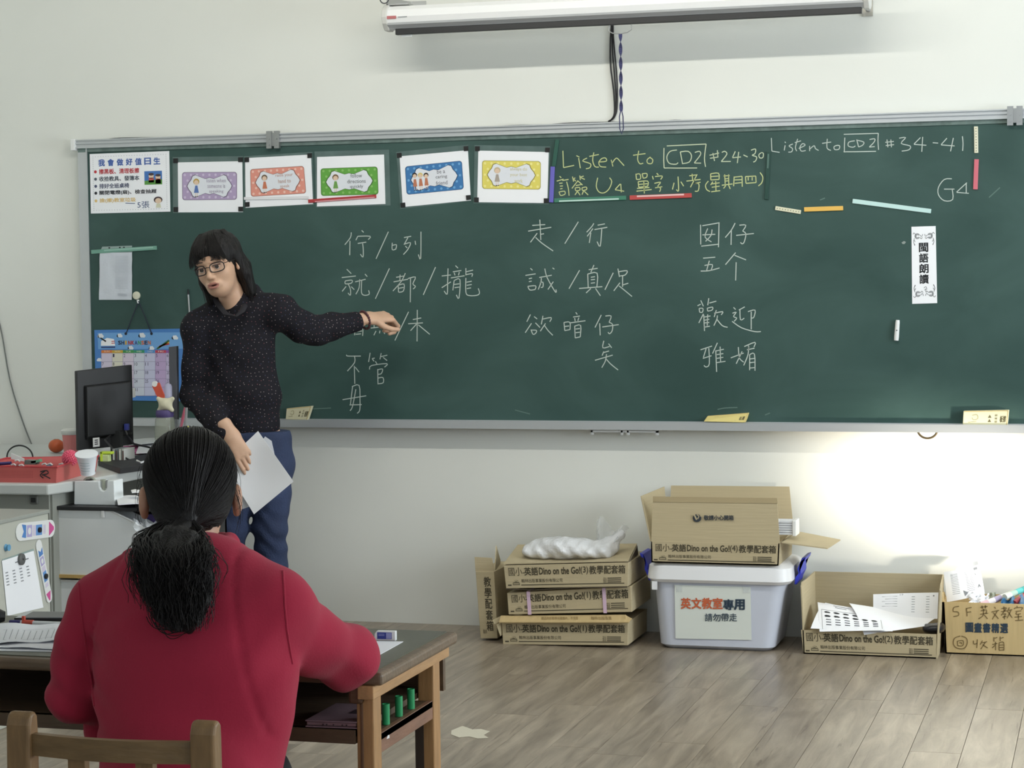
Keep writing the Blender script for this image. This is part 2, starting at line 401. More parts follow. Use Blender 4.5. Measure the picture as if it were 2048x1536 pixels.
# ------------------------------------------------------------------ blackboard
YB0 = YF-.035        # panel face
BX0, BX1, BZ0, BZ1 = float(at(170, 500, YB0)[0]), .75, .845, 2.03
bb = thing('blackboard', (BX0, YF, BZ0), 'long dark green blackboard with aluminium rails and chalk writing on the wall', 'blackboard')
def board_mat():
    m = mat('board_green', (50, 77, 75), .55); nt = m.node_tree; N = nt.nodes; L = nt.links; b = N['Principled BSDF']
    tc = N.new('ShaderNodeTexCoord'); mp = N.new('ShaderNodeMapping'); mp.inputs['Scale'].default_value = (1, 1, 1.6); mp.inputs['Rotation'].default_value = (0, .5, 0); L.new(tc.outputs['Object'], mp.inputs[0])
    n = N.new('ShaderNodeTexNoise'); n.inputs['Scale'].default_value = 2.2; n.inputs['Detail'].default_value = 7; n.inputs['Distortion'].default_value = .8; L.new(mp.outputs[0], n.inputs['Vector'])
    r = N.new('ShaderNodeValToRGB'); L.new(n.outputs['Fac'], r.inputs[0]); e = r.color_ramp.elements
    e[0].position = .3; e[0].color = srgb((48, 74, 70))+(1,); e[1].position = .75; e[1].color = srgb((66, 92, 88))+(1,)
    L.new(r.outputs[0], b.inputs['Base Color']); b.inputs['Specular IOR Level'].default_value = .3
    return m
MB().box((BX0, YB0, BZ0), (BX1, YF, BZ1)).build('panel', board_mat(), bb, smooth=False)
mb = MB(); zt = 2.035
for z0, z1, d in ((zt-.034, zt-.028, .05), (zt-.028, zt-.016, .044), (zt-.016, zt-.011, .052), (zt-.011, zt-.002, .044), (zt-.002, zt+.003, .052)): mb.box((BX0-.03, YF-d, z0), (BX1+.03, YF, z1))
mb.build('top_rail', ALU, bb, smooth=False)
MB().box((BX0-.02, YF-.040, zt-.05), (BX1, YF, zt-.034)).build('rail_skirt', mat('dusty_board_edge', (104, 122, 118), .8, var=.25, vscale=30), bb, smooth=False)
mb = MB().box((BX0-.022, YF-.038, BZ0), (BX0+.016, YF, zt-.034)).box((BX0+.016, YF-.041, BZ0), (BX0+.022, YF, zt-.034))
mb.build('side_frame', ALU, bb, smooth=False)
MB().box((BX1-.02, YF-.041, BZ0), (BX1+.022, YF, zt-.034)).build('side_frame', ALU, bb, smooth=False)
MB().box((BX0-.046, YF-.06, zt-.042), (BX0-.026, YF, zt+.006)).build('end_cap', WHITE, bb, bevel=.003)
mb = MB().box((BX0-.02, YF-.085, .832), (BX1+.02, YF, .842)).box((BX0-.02, YF-.088, .818), (BX1+.02, YF-.080, .849)).box((BX0-.02, YF-.042, .842), (BX1+.02, YF, .85)).box((BX0-.02, YF-.05, .82), (BX1+.02, YF, .832))
mb.build('chalk_tray', ALU, bb, smooth=False)
for px in (556, 2031):
    x = float(at(px, 260, YF)[0])
    mb = MB().box((x-.028, YF-.062, zt-.06), (x-.006, YF-.045, zt+.012)).box((x+.006, YF-.062, zt-.06), (x+.028, YF-.045, zt+.012)).box((x-.02, YF-.056, zt-.05), (x+.02, YF-.04, zt+.004))
    for zz in (zt-.045, zt-.02): mb.lathe([(.004, 0), (.004, .004)], (x-.017, YF-.066, zz), (0, 1, 0), 10).lathe([(.004, 0), (.004, .004)], (x+.017, YF-.066, zz), (0, 1, 0), 10)
    mb.build('rail_clip', STEEL, bb, smooth=False)
YC = YB0-.0009
W = .0038
c5, c6, c7 = crop(670, 440, 3.84), crop(1040, 430, 4.8), crop(1380, 430, 4.655)
c3, c4 = crop(1100, 260, 4.452), crop(1520, 230, 3.879)
def chalk(label, data, c, m, wd=W):
    mb = MB(); strokes(mb, data, ymap(YC, c), wd); tag(mb.build('chalk_writing', m, bb, smooth=False), label)
chalk('white chalk characters in the first row, left column', "125,95 118,135 75,190;115,160 113,270;205,80 220,95;175,125 160,155;175,125 270,125 255,150;175,180 240,170;212,180 217,225 215,285 195,262;410,90 315,298;440,175 440,228 470,222;440,195 472,190 468,220;530,135 585,125;560,135 530,190;535,185 580,175 560,225 525,265;540,200 555,215;615,160 620,190;660,90 658,295 640,265", c5, CHALK)
chalk('white chalk characters in the second row, left column', "90,378 125,412;52,442 160,430;78,470 80,490 125,485 130,462 78,468;100,490 118,530 118,578 100,560;85,510 55,548;125,512 148,535;155,475 235,455;190,455 185,520 160,570;205,465 203,555 225,578 262,570 258,540;230,415 248,435;418,372 310,605;450,475 560,455;470,440 530,430;500,420 498,465;540,408 510,470 445,545;485,500 488,555;485,502 530,492 525,545 490,555;488,525 526,518;580,450 578,632;560,450 618,438 598,490 618,510 600,530;772,362 678,575;820,430 890,422;868,372 865,480 862,570 838,545;820,520 890,475;925,350 945,370;905,398 970,388;915,405 922,425;955,400 948,425;890,445 995,428;915,465 905,540;915,465 960,458 952,600 932,575;915,495 955,490;918,520 955,515;1005,370 1005,425;1005,398 1060,385;1005,420 1055,412 1050,435;1005,445 1005,555 1030,580 1090,578 1110,560 1100,525;1010,478 1050,470;1012,502 1050,495;1012,527 1045,521", c5, CHALK)
chalk('white chalk characters partly behind the pointing hand', "95,880 105,868;60,790 100,770 80,850 95,880;155,830 150,885;155,840 210,830 212,890;158,858 208,852;158,878 200,874;140,815 215,800;275,830 415,815;262,795 385,780;300,800 300,825;340,795 340,825;375,795 375,820;315,852 298,885;345,850 342,870;370,850 382,875;400,848 420,878;565,705 460,925;598,765 662,752;562,797 675,790;632,690 630,932;625,800 580,850;640,805 728,878", c5, CHALK)
chalk('white chalk characters low in the left column', "90,1035 98,1045 198,1045;150,1048 150,1095 95,1160;148,1120 152,1258;155,1130 185,1168;270,1020 258,1090;285,1065 305,1060;285,1065 300,1085;355,1022 345,1070;350,1050 402,1038;370,1055 400,1080;310,1085 325,1110;265,1148 280,1118 400,1103 380,1130;328,1145 330,1262;328,1150 365,1145 355,1180 328,1185;328,1215 368,1210 370,1250 328,1258", c5, CHALK)
chalk('white chalk character at the foot of the left column', "130,1280 185,1270 192,1380 190,1460 170,1485;135,1280 118,1420;160,1300 135,1430 115,1465;58,1380 240,1350;112,1420 205,1418", c5, CHALK)
chalk('white chalk characters in the first row, middle column', "190,45 195,130;118,100 242,92;78,155 300,118;195,140 200,240;200,185 230,180;165,175 100,262;150,215 210,270 318,345;560,65 430,275;708,80 690,110 640,165;700,130 645,205;680,170 665,268;745,98 815,85;715,140 838,118;785,135 770,300 740,255", c6, CHALK)
chalk('white chalk characters in the second row, middle column', "100,512 120,530;52,580 150,565;85,612 115,605;85,640 112,635;75,685 95,720 145,715;75,685 150,680 145,715;185,600 305,578;205,605 200,650 175,715;190,655 220,645 220,690 200,695;238,515 260,600 330,725 348,740 345,715;320,640 268,715;312,508 330,520;572,530 470,708;660,525 745,512;710,480 680,550;650,565 655,695;650,567 740,558 738,690;680,598 720,592;680,622 720,618;680,655 720,650;568,705 790,688;680,705 635,748;725,705 772,775;895,555 815,718;940,515 955,595;945,545 1028,535 1010,575 960,585;985,585 985,690;990,670 1040,655;960,650 900,728;950,680 1000,720 1075,782", c6, CHALK)
chalk('white chalk characters in the third row, middle column', "100,955 65,1025;135,975 165,998;110,1040 50,1130;148,1035 192,1080;105,1100 125,1145 150,1135 158,1108 108,1105;220,968 205,1050;215,1000 300,985 285,1025;245,1040 195,1115;235,1060 270,1110 315,1155;422,1030 430,1110;430,1110 480,1100;422,1032 478,1030 480,1100;430,1070 472,1065;535,935 550,955;510,980 575,970;525,990 530,1020;565,985 555,1015;485,1035 628,1015;525,1065 530,1180;530,1180 578,1170;525,1067 582,1060 578,1170;535,1095 575,1090;535,1130 575,1125;780,960 720,1080;765,1040 770,1155;820,970 875,970 855,1030;855,1030 888,1050 885,1110 860,1140 845,1125;790,1075 948,1052", c6, CHALK)
chalk('white chalk character hanging below the middle column', "805,1208 795,1275 860,1262;850,1235 880,1275;805,1310 788,1350;805,1320 855,1305;720,1395 890,1345;830,1335 820,1400 785,1465;830,1385 870,1430 942,1488", c6, CHALK)
chalk('white chalk characters at the top of the right column', "98,90 100,275;115,100 275,72;270,72 265,300;105,290 265,272;165,125 140,205 200,250;205,135 195,190 145,245;115,185 235,180;420,75 385,140 328,210;385,140 382,278;460,95 520,95 490,150;490,150 520,175 505,250 485,268 470,255;430,190 595,172", c7, CHALK)
chalk('white chalk characters second in the right column', "122,402 235,393;180,425 155,515;135,470 208,462 195,515;100,522 180,518 275,493;425,350 330,462;415,375 465,395 522,418;430,440 425,610", c7, CHALK)
chalk('white chalk characters third in the right column', "70,845 100,830;100,795 125,850;175,775 165,840;180,820 245,802;85,870 90,905;90,905 115,905 120,870 85,870;160,868 165,895;165,895 205,885 210,858 160,868;125,920 82,1005;128,930 135,1080;130,950 190,940;165,925 160,1030;135,980 180,970;135,1005 180,1000;130,1045 185,1035;245,885 225,950;225,915 305,900 290,930;255,935 250,970 222,1030;250,970 300,1030 350,1045;405,860 425,880;395,915 430,905 405,945 435,960 410,990;392,990 480,1050 600,1085 660,1085;510,855 455,885;465,885 470,975 505,960;540,900 605,885 595,950 575,960;570,900 570,1065", c7, CHALK)
chalk('white chalk characters last in the right column', "98,1255 205,1220;150,1245 125,1325;120,1335 200,1310;175,1240 180,1385 150,1415 130,1400;255,1190 210,1290;240,1260 248,1460;245,1265 315,1250;280,1225 285,1370;250,1300 310,1290;250,1335 310,1325;245,1375 330,1362;450,1230 460,1330 500,1370;485,1270 430,1385;380,1330 500,1285;505,1225 605,1185 595,1230;545,1215 540,1300 500,1400;550,1225 545,1240;555,1300 555,1445;555,1300 600,1295 605,1450;560,1340 600,1335;560,1375 600,1370;555,1425 605,1420;530,1255 600,1240", c7, CHALK)
chalk('yellow chalk line of listening homework', "115,185 120,335;120,335 215,315;255,250 270,340;235,228 262,242;330,250 290,275 360,300 355,335 320,345;390,200 380,270 400,325 435,330;350,235 435,218;430,285 500,278 495,250 460,255 435,290 450,325 500,330;545,265 560,325;550,300 590,250 625,280 660,318;740,225 850,210;790,185 780,260 800,300 830,295;895,240 865,265 870,295 905,298 915,265 890,245", c3, YCHALK)
chalk('pale chalk boxed letters and numbers beside the homework', "1040,142 1390,125;1390,125 1375,250 1385,328;1015,160 1015,320 1050,338 1310,338;1130,178 1070,190 1040,240 1060,295 1120,305 1140,290;1160,195 1180,300;1160,195 1230,190 1260,230 1240,285 1175,300;1290,200 1330,190 1340,220 1285,292;1285,294 1345,295;1450,205 1465,275;1490,180 1495,240;1420,225 1505,205;1425,252 1500,240;1530,200 1555,190 1575,215 1525,280;1525,281 1610,280;1650,190 1625,245;1625,247 1700,240;1680,195 1668,295;1722,222 1760,240;1790,180 1830,170 1825,210 1800,225 1840,240 1830,275 1810,285;1885,200 1860,220 1868,248 1895,245 1900,210 1885,200", c3, mat('pale_chalk', (196, 208, 180), .95))
chalk('yellow chalk line about the weekly quiz', "85,412 100,425;60,455 120,438;82,475 112,472;88,500 115,498;90,525 112,520;80,550 95,583 135,572;80,552 130,545 135,570;110,450 165,440;148,460 163,520 170,585;200,415 210,460;205,440 225,425;205,435 230,455;265,405 270,445;270,420 300,410;275,425 310,440;250,450 195,520;250,455 290,490;230,495 280,485;225,515 230,540 265,535 262,512 225,515;285,515 290,538 325,530 322,508 285,515;245,545 222,578;248,550 268,580;300,540 285,575;305,545 340,578;425,425 412,500 435,550 480,560 525,525 550,460 530,425;625,480 580,530;580,532 660,545;630,480 635,555;765,390 770,440;770,440 805,435 800,392 765,395;820,390 830,430;830,430 860,420 862,388 820,390;785,460 790,510;790,510 870,500;785,460 870,455 870,500;790,485 868,478;770,545 905,530;835,460 840,565;775,520 885,512;950,385 965,400;912,410 920,440;935,415 1000,410 985,440;930,475 985,465 960,500 985,520 975,550;935,515 1000,505;1140,415 1145,540 1125,530;1105,470 1090,530;1165,460 1190,500;1240,408 1300,400;1265,390 1270,445;1215,455 1340,440;1310,395 1250,510;1285,475 1325,480 1320,540 1290,545;1285,475 1340,465;1410,455 1385,490 1395,530 1425,548;1430,390 1432,445;1432,445 1505,440;1430,390 1500,385 1505,440;1432,415 1500,410;1450,460 1430,490;1440,480 1510,470;1440,510 1510,500;1475,455 1478,545;1435,550 1515,540;1545,410 1600,405;1555,395 1560,480;1590,395 1592,480;1560,435 1590,432;1560,455 1590,452;1530,492 1625,480;1565,495 1545,520;1590,490 1605,525;1640,415 1635,500;1640,420 1710,412;1710,412 1712,505;1645,445 1705,442;1645,475 1705,468;1740,415 1745,475;1745,475 1835,468;1740,415 1832,410;1832,410 1835,468;1765,420 1765,450;1800,420 1800,450;1870,378 1895,420 1885,470 1855,498", c3, YCHALK)
chalk('small white chalk homework line at upper right', "88,178 92,280;92,280 152,290;195,235 188,275;192,208 200,216;255,225 225,240 252,260 245,285 220,288;292,185 275,250 285,280;270,215 318,200;300,260 350,235 330,222 310,250 320,280 355,275;385,240 385,280;385,265 420,238 430,260 455,275;482,220 552,210;522,185 520,255 550,275;600,235 575,245 580,268 612,265 618,240 600,235;650,150 918,142;918,142 915,200 920,270;658,175 655,275 672,285 900,282;735,200 690,210 685,240 720,250 740,240;750,190 765,248;750,195 805,210 795,235 765,248;850,190 890,185 885,210 848,248;848,249 890,245;985,190 992,250;1015,190 1020,250;972,212 1038,205;975,237 1040,230;1080,180 1130,175 1095,220 1165,240 1155,270 1100,280;1245,175 1195,225;1195,228 1290,235;1262,170 1255,285;1340,215 1382,218;1450,180 1405,230;1405,232 1510,240;1500,178 1478,282;1570,165 1575,220 1572,278", c4, CHALK, .0034)
chalk('white chalk class mark near the pink magnet strip', "1488,495 1430,500 1385,560 1385,620 1430,665 1495,655 1490,570;1428,575 1508,575;1605,525 1525,598;1525,600 1620,608;1600,530 1600,608", c4, CHALK, .0034)
# chalk dust wiped on the board and the tray end
mb = MB(); strokes(mb, "1435,819 1450,816 1475,815;1530,830 1540,826;622,818 662,816;1030,820 1060,828;1640,400 1650,396;1978,395 2000,375", ymap(YC), .004)
tag(mb.build('chalk_smear', mat('faint_chalk', (100, 124, 118), .95), bb, smooth=False), kind='stuff')

# ------------------------------------------------------------------ things on the board
YM = YB0
def slab(name, q, th, m, parent, Y=YM, bevel=0):   # q px TL TR BR BL, front face th proud of the board
    p = [at(x, y, Y-th) for x, y in q]; return MB().prism(p, (0, th-.0003, 0)).build(name, m, parent, smooth=False, bevel=bevel)
MAGN = mat('magnet', (22, 23, 24), .6)
CLEAR = mat('laminate', (92, 112, 110), .12, var=.2, vscale=9)
c1, c2 = crop(140, 240, 3.3032), crop(760, 260, 4.6545)
def cpx(c, q): return [c(*p) for p in q]
def card(label, cr, outer, paper, pr, col, dot, lines, tcol, fig, group='laminated rule cards', fx=.26):
    o, p, q = cpx(cr, outer), cpx(cr, paper), cpx(cr, pr)
    t = thing('rule_card', at(*o[3], YM), label, 'sign', group)
    slab('laminate', o, .0012, CLEAR, t); slab('sheet', p, .0016, PAPER, t)
    m = quad([at(x, y, YM-.0019) for x, y in q]); m2 = quad([at(x, y, YM-.0022) for x, y in q]); m3 = quad([at(x, y, YM-.0025) for x, y in q])
    cm = mat('print_%d_%d_%d' % col, col, .6); dm = mat('dots_%d_%d_%d' % dot, dot, .6); rim = mat('rim_%d_%d_%d' % col, tuple(int(v*.62) for v in col), .6)
    LM = mat('label_white', (226, 230, 238), .7)
    mb = MB(); mb.face(rrect(m, 0, 0, 1, 1, .05, .1), 0)
    mb.face(rrect(m2, .008, .016, .992, .984, .048, .095), 1)
    for i in range(9):
        for j in range(5):
            u = .05+i*.1125+(j % 2)*.05; v = .1+j*.2
            if u < .97 and (u < .22 or u > .8 or v < .16 or v > .84): mb.face(disc(m3, u, v, .022, .046, 8), 2)
    e = .0003; m4 = quad([at(x, y, YM-.0028) for x, y in q]); m5 = quad([at(x, y, YM-.0031) for x, y in q]); m6 = quad([at(x, y, YM-.0034) for x, y in q]); m7 = quad([at(x, y, YM-.0037) for x, y in q])
    def fancy(mm, g):
        T = [(.5, .2), (.42, .24), (.33, .17), (.24, .1), (.19, .14), (.165, .27), (.12, .38), (.09, .5)]
        pts = T+[(u, 1-v) for u, v in T[::-1][1:]]+[(1-u, 1-v) for u, v in T[1:]]+[(1-u, v) for u, v in T[::-1][1:-1]]
        return [mm(.5+(u-.5)*(1+g), .5+(v-.5)*(1+g*1.6)) for u, v in pts]
    mb.face(fancy(m4, .02), 0); mb.face(fancy(m5, -.015), 3)
    mb.build('print', [rim, cm, dm, LM], t, smooth=False)
    tb = MB(); n = len(lines); x0 = .42
    for i, l in enumerate(lines):
        h = .14; y = .5+(i-(n-1)/2)*.2-h/2; wd = min(.42, .03*len(l)+.02); xc = .625
        put_text(tb, l, m6, xc-wd/2, y, xc+wd/2, y+h, bold=.006)
    tb.build('lettering', mat('ink_%d_%d_%d' % tcol, tcol, .8), t, smooth=False)
    fb = MB(); hair, dress = fig[0], fig[1]; n = fig[2] if len(fig) > 2 else 1
    for k in range(n):
        x = fx-.05*(n-1)+.1*k; s_ = .9 if n == 1 else .72
        sk = 0; fb.face(disc(m6, x, .34+.02*k, .062*s_, .125*s_), 1+k % 2 if n > 1 else 1)
        fb.face(disc(m7, x, .37+.02*k, .046*s_, .095*s_), 0)
        fb.face([m6(x-.02, .48), m6(x+.02, .48), m6(x+.05*s_, .74), m6(x-.05*s_, .74)], 3)
        for dx in (-.02, .012): fb.face([m6(x+dx, .74), m6(x+dx+.01, .74), m6(x+dx+.01, .86), m6(x+dx, .86)], 0)
        for dx in (-.022, .008): fb.face([m6(x+dx, .86), m6(x+dx+.018, .86), m6(x+dx+.018, .89), m6(x+dx, .89)], 4)
    fb.build('picture', [mat('fig_skin', (226, 200, 176), .7), mat('fig_h%d%d%d' % hair, hair, .7), mat('fig_blond', (216, 196, 120), .7), mat('fig_d%d%d%d' % dress, dress, .7), INK], t, smooth=False)
    oo = [np.array(a) for a in o]; u = (oo[1]-oo[0])/np.linalg.norm(oo[1]-oo[0]); v = (oo[3]-oo[0])/np.linalg.norm(oo[3]-oo[0])
    for k, (a, su, sv) in enumerate(((oo[0], 1, 1), (oo[1], -1, 1), (oo[2], -1, -1), (oo[3], 1, -1))):
        if k in (fig[3] if len(fig) > 3 else ()): continue
        b = a+u*su*1+v*sv*2.5
        slab('magnet', [b, b+u*su*9, b+u*su*9+v*sv*9.5, b+v*sv*9.5] if su*sv > 0 else [b+u*su*9, b, b+v*sv*9.5, b+u*su*9+v*sv*9.5], .005, MAGN, t, bevel=.0006)
card('laminated rule card with lilac dotted border, just right of the duty poster', c1, [(678, 245), (1143, 238), (1145, 612), (680, 615)], [(712, 280), (1138, 272), (1143, 608), (715, 610)], [(740, 345), (1103, 343), (1103, 527), (742, 530)], (178, 160, 196), (206, 194, 218), ['listen when', 'someone is', 'speaking'], (176, 170, 190), ((190, 160, 80), (90, 120, 180)))
card('laminated rule card with coral dotted border', c1, [(1148, 240), (1600, 210), (1612, 560), (1152, 583)], [(1157, 252), (1592, 228), (1605, 555), (1160, 580)], [(1190, 325), (1545, 303), (1560, 485), (1195, 507)], (226, 150, 134), (238, 196, 184), ['raise your', 'hand to', 'speak'], (200, 170, 160), ((110, 90, 70), (200, 120, 90), 1, (2,)))
card('laminated rule card with green dotted border', crop(0, 0, 1), [(629, 303), (778, 299), (781, 411), (632, 415)], [(634, 314), (768, 309), (771, 408), (634, 413)], [(641, 337), (755, 333), (757, 389), (642, 392)], (98, 166, 66), (136, 190, 104), ['follow', 'directions', 'quickly'], (130, 136, 140), ((120, 90, 60), (110, 160, 80), 1, (0, 1, 2, 3)))
card('tilted laminated rule card with blue dotted border', c2, [(150, 205), (822, 137), (850, 660), (190, 735)], [(182, 245), (818, 188), (846, 655), (212, 717)], [(232, 340), (762, 285), (780, 552), (248, 603)], (58, 120, 180), (110, 168, 214), ['be a', 'caring', 'friend'], (126, 128, 138), ((50, 36, 30), (190, 120, 90), 3))
card('laminated rule card with yellow dotted border', c2, [(880, 140), (1585, 152), (1570, 692), (870, 683)], [(915, 192), (1570, 205), (1558, 680), (905, 672)], [(950, 283), (1497, 290), (1495, 555), (950, 548)], (226, 214, 104), (238, 230, 150), ['always do', 'your best', 'work'], (212, 208, 170), ((200, 184, 150), (170, 160, 150)))

# duty poster
q = cpx(c1, [(130, 225), (655, 205), (663, 605), (138, 618)]); t = thing('duty_poster', at(*q[3], YM), 'white class duty poster with coloured bulleted lines in the top left corner', 'poster')
slab('sheet', q, .0015, PAPER, t); m = quad([at(x, y, YM-.0019) for x, y in q]); m2 = quad([at(x, y, YM-.0022) for x, y in q])
rows = [('我會做好值日生', (72, 104, 176), .11, .10, .88, .21, 0), ('擦黑板、清理板擦', (190, 50, 60), .115, .26, .62, .345, 1), ('收拾教具、發簿本', (84, 92, 104), .115, .385, .62, .465, 1),
        ('排好全班桌椅', (84, 92, 120), .115, .505, .49, .585, 1), ('關閉電燈(扇)、檢查抽屜', (44, 46, 54), .115, .62, .83, .70, 1), ('撿(擦)教室垃圾', (226, 196, 130), .115, .75, .57, .83, 1)]
for tx, colr, x0, y0, x1, y1, bl in rows:
    mb = MB()
    if bl: put_text(mb, tx, m, x0, y0, x1, y1, bold=.02)
    else:
        for i, ch in enumerate(tx): put_text(mb, ch, m, x0+i*.116, y0-.008*i*0, x0+i*.116+.078, y1, bold=.03)
    if bl: mb.face(disc(m, .068, (y0+y1)/2, .018, .026))
    mb.build('lettering', mat('ink_%d_%d_%d' % colr, colr, .8), t, smooth=False)
mb = MB(); stroke(mb, [(.44, .84), (.56, .85)], m, .003, cat=False); put_text(mb, '5張', m2, .59, .82, .74, .93, bold=.0); mb.build('lettering', mat('blue_pen', (70, 90, 130), .8), t, smooth=False)
mb = MB(); e = [(.04, .05), (.96, .05), (.96, .95), (.04, .95)]
for i in range(4):
    a, b = np.array(e[i]), np.array(e[(i+1) % 4])
    for k in range(28): p = a+(b-a)*k/28; mb.face([m(p[0]-.004, p[1]-.005), m(p[0]+.004, p[1]-.005), m(p[0]+.004, p[1]+.005), m(p[0]-.004, p[1]+.005)])
mb.build('dotted_border', mat('dot_border', (176, 180, 190), .8), t, smooth=False)
mb = MB(); mb.face([m(.685, .32), m(.905, .32), m(.905, .545), m(.685, .545)], 0); mb.face([m2(.685, .48), m2(.905, .46), m2(.905, .545), m2(.685, .545)], 1)
for x, y in ((.77, .40), (.855, .42)): mb.face(disc(m2, x, y, .032, .045), 2); mb.face([m2(x-.03, y+.03), m2(x+.03, y+.03), m2(x+.035, y+.11), m2(x-.035, y+.11)], 3)
for x, y in ((.77, .385), (.855, .405)): mb.face(disc(quad([at(x_, y_, YM-.0025) for x_, y_ in q]), x, y-.012, .034, .022), 4)
mb.face(disc(m2, .85, .80, .055, .055), 4); mb.face(disc(quad([at(x_, y_, YM-.0025) for x_, y_ in q]), .852, .815, .04, .045), 2); mb.face([m2(.83, .86), m2(.875, .86), m2(.885, .93), m2(.82, .93)], 5)
mb.build('picture', [mat('pic_blue', (70, 120, 190), .7), mat('pic_green', (90, 150, 70), .7), mat('fig_skin', (226, 200, 176), .7), mat('pic_red', (190, 90, 80), .7), mat('pic_hair', (70, 56, 60), .7), mat('pic_pale', (214, 214, 190), .7)], t, smooth=False)

def strip(label, a, b, wd, col, th=.006, cat='magnetic strip', name='magnetic_strip', inner=None, holes=0):
    a, b = np.array(a, float), np.array(b, float); d = (b-a)/np.linalg.norm(b-a); n = np.array([-d[1], d[0]])*wd/2
    q = [a-n, b-n, b+n, a+n]; p = [at(x, y, YM-th) for x, y in q]
    t = thing(name, p[0], label, cat, 'magnetic strips on the blackboard')
    MB().prism(p, (0, th, 0)).build('bar', mat('strip_%d_%d_%d' % col, col, .45), t, smooth=False, bevel=.0015)
    if inner is not None:
        L_ = np.linalg.norm(b-a); a2, b2 = a+d*L_*inner[1], a+d*L_*inner[2]; o = n*inner[3]
        p = [at(x, y, YM-th-.0004) for x, y in (a2-n*.35+o, b2-n*.35+o, b2+n*.35+o, a2+n*.35+o)]
        MB().face(p).build('label_insert', mat('ins_%d_%d_%d' % inner[0], inner[0], .4), t, smooth=False)
    if holes:
        mb = MB(); L_ = np.linalg.norm(b-a)
        for k in range(holes):
            c_ = a+d*L_*(.08+.84*k/(holes-1)); mb.face([at(x, y, YM-th-.0004) for x, y in (c_-d*1-n*.25, c_+d*1-n*.25, c_+d*1+n*.25, c_-d*1+n*.25)])
        mb.build('scale_mark', mat('scale_mark', (130, 130, 110), .7), t, smooth=False)
strip('white magnetic strip holding the coral rule card', (487.5, 397), (618, 395), 6, (226, 226, 230))
strip('red magnetic ruler lying across the green rule card', (616, 402.5), (752, 392.5), 7, (176, 56, 60), inner=((214, 150, 156), .1, .98, .5))
strip('purple magnetic strip upright beside the yellow rule card', (1105, 333), (1102, 405), 8.5, (104, 100, 190))
strip('dark green magnetic strip leaning above the purple one', (1114.5, 279), (1107, 333), 8, (36, 84, 72))
strip('green magnetic ruler under the yellow chalk writing', (1108, 401), (1252, 395.5), 8.5, (62, 124, 102), inner=((188, 218, 210), .07, .9, .4))
strip('red magnetic ruler under the yellow chalk writing', (1259, 395.5), (1383, 390.7), 9, (186, 74, 72), inner=((232, 196, 196), .12, .88, -.5))
strip('dark green magnetic strip upright between the two homework lines', (1537, 303), (1532.5, 399), 8, (28, 66, 58), inner=((90, 120, 112), .05, .35, 0))
strip('short cream magnetic strip upright at the upper right', (1951.8, 252.7), (1952.6, 306), 8, (222, 220, 196), holes=9)
strip('pink magnetic strip upright below the cream one', (1953, 318.4), (1950.5, 379), 9, (206, 108, 122))
strip('short cream magnetic strip tilted left of the orange one', (1550.4, 416), (1601.5, 424.3), 8, (224, 222, 196), holes=9)
strip('orange magnetic strip lying level', (1608, 418.9), (1686, 416.3), 9, (232, 186, 92))
strip('long pale blue magnetic strip sloping down to the right', (1705, 402), (1862, 422.5), 9, (196, 228, 226))
# white stick magnet
t = thing('stick_magnet', at(1794, 660, YM), 'stubby white magnet stick on the bare right of the board', 'magnet')
a, b = at(1795.5, 640, YM-.008), at(1792.5, 681, YM-.008)
MB().tube([a, a+(b-a)*.12, a+(b-a)*.2, b-(b-a)*.2, b], [.007, .0085, .0085, .0095, .0085], 12).build('body', WHITE, t)
MB().lathe([(.0025, 0), (.0025, .001)], (a+b)/2+np.array([0, -.0095, 0]), (0, 1, 0), 8).build('dot', DGREY, t)
tag(MB().prism([at(x, y, YM-.002) for x, y in ((1803, 485), (1808, 482), (1812, 484), (1809, 488), (1805, 488))], (0, .002, 0)).build('chalk_chip', mat('chip', (150, 160, 156), .8), None, smooth=False, at_=at(1807, 485, YM)), 'tiny grey chip stuck on the board left of the hanging paper strip', 'chip')
# vertical paper strip
cz = crop(1780, 440, 3.339); q = cpx(cz, [(143, 45), (305, 40), (315, 555), (148, 560)]); t = thing('paper_strip', at(*q[3], YM), 'tall white paper strip with four bold black characters', 'sign')
slab('sheet', q, .0014, PAPER, t); m = quad([at(x, y, YM-.0018) for x, y in q])
for i, ch in enumerate('閩語朗讀'):
    mb = MB(); put_text(mb, ch, m, .31, .215+i*.137, .67, .33+i*.137, bold=.025); mb.build('lettering', INK, t, smooth=False)
mb = MB()
for sx in (0, 1):
    for sy in (0, 1):
        f = lambda x, y, sx=sx, sy=sy: m(1-x if sx else x, 1-y if sy else y)
        for k in range(3):
            stroke(mb, [(.24+.1*math.cos(a)*(1-.25*k), .125+.035*math.sin(a)*(1-.25*k)) for a in np.linspace(.5, 5.8, 9)], f, .0018)
        strokes(mb, ".34,.11 .42,.13 .46,.10;.12,.15 .08,.2 .14,.24;.1,.17 .15,.2;.06,.1 .1,.08 .16,.1;.34,.14 .4,.16 .44,.14;.1,.22 .13,.245", f, .0022)
strokes(mb, ".48,.8 .56,.78 .6,.82;.5,.83 .56,.81 .55,.85", m, .002)
mb.build('ornament', mat('ornament_ink', (120, 124, 128), .8), t, smooth=False)

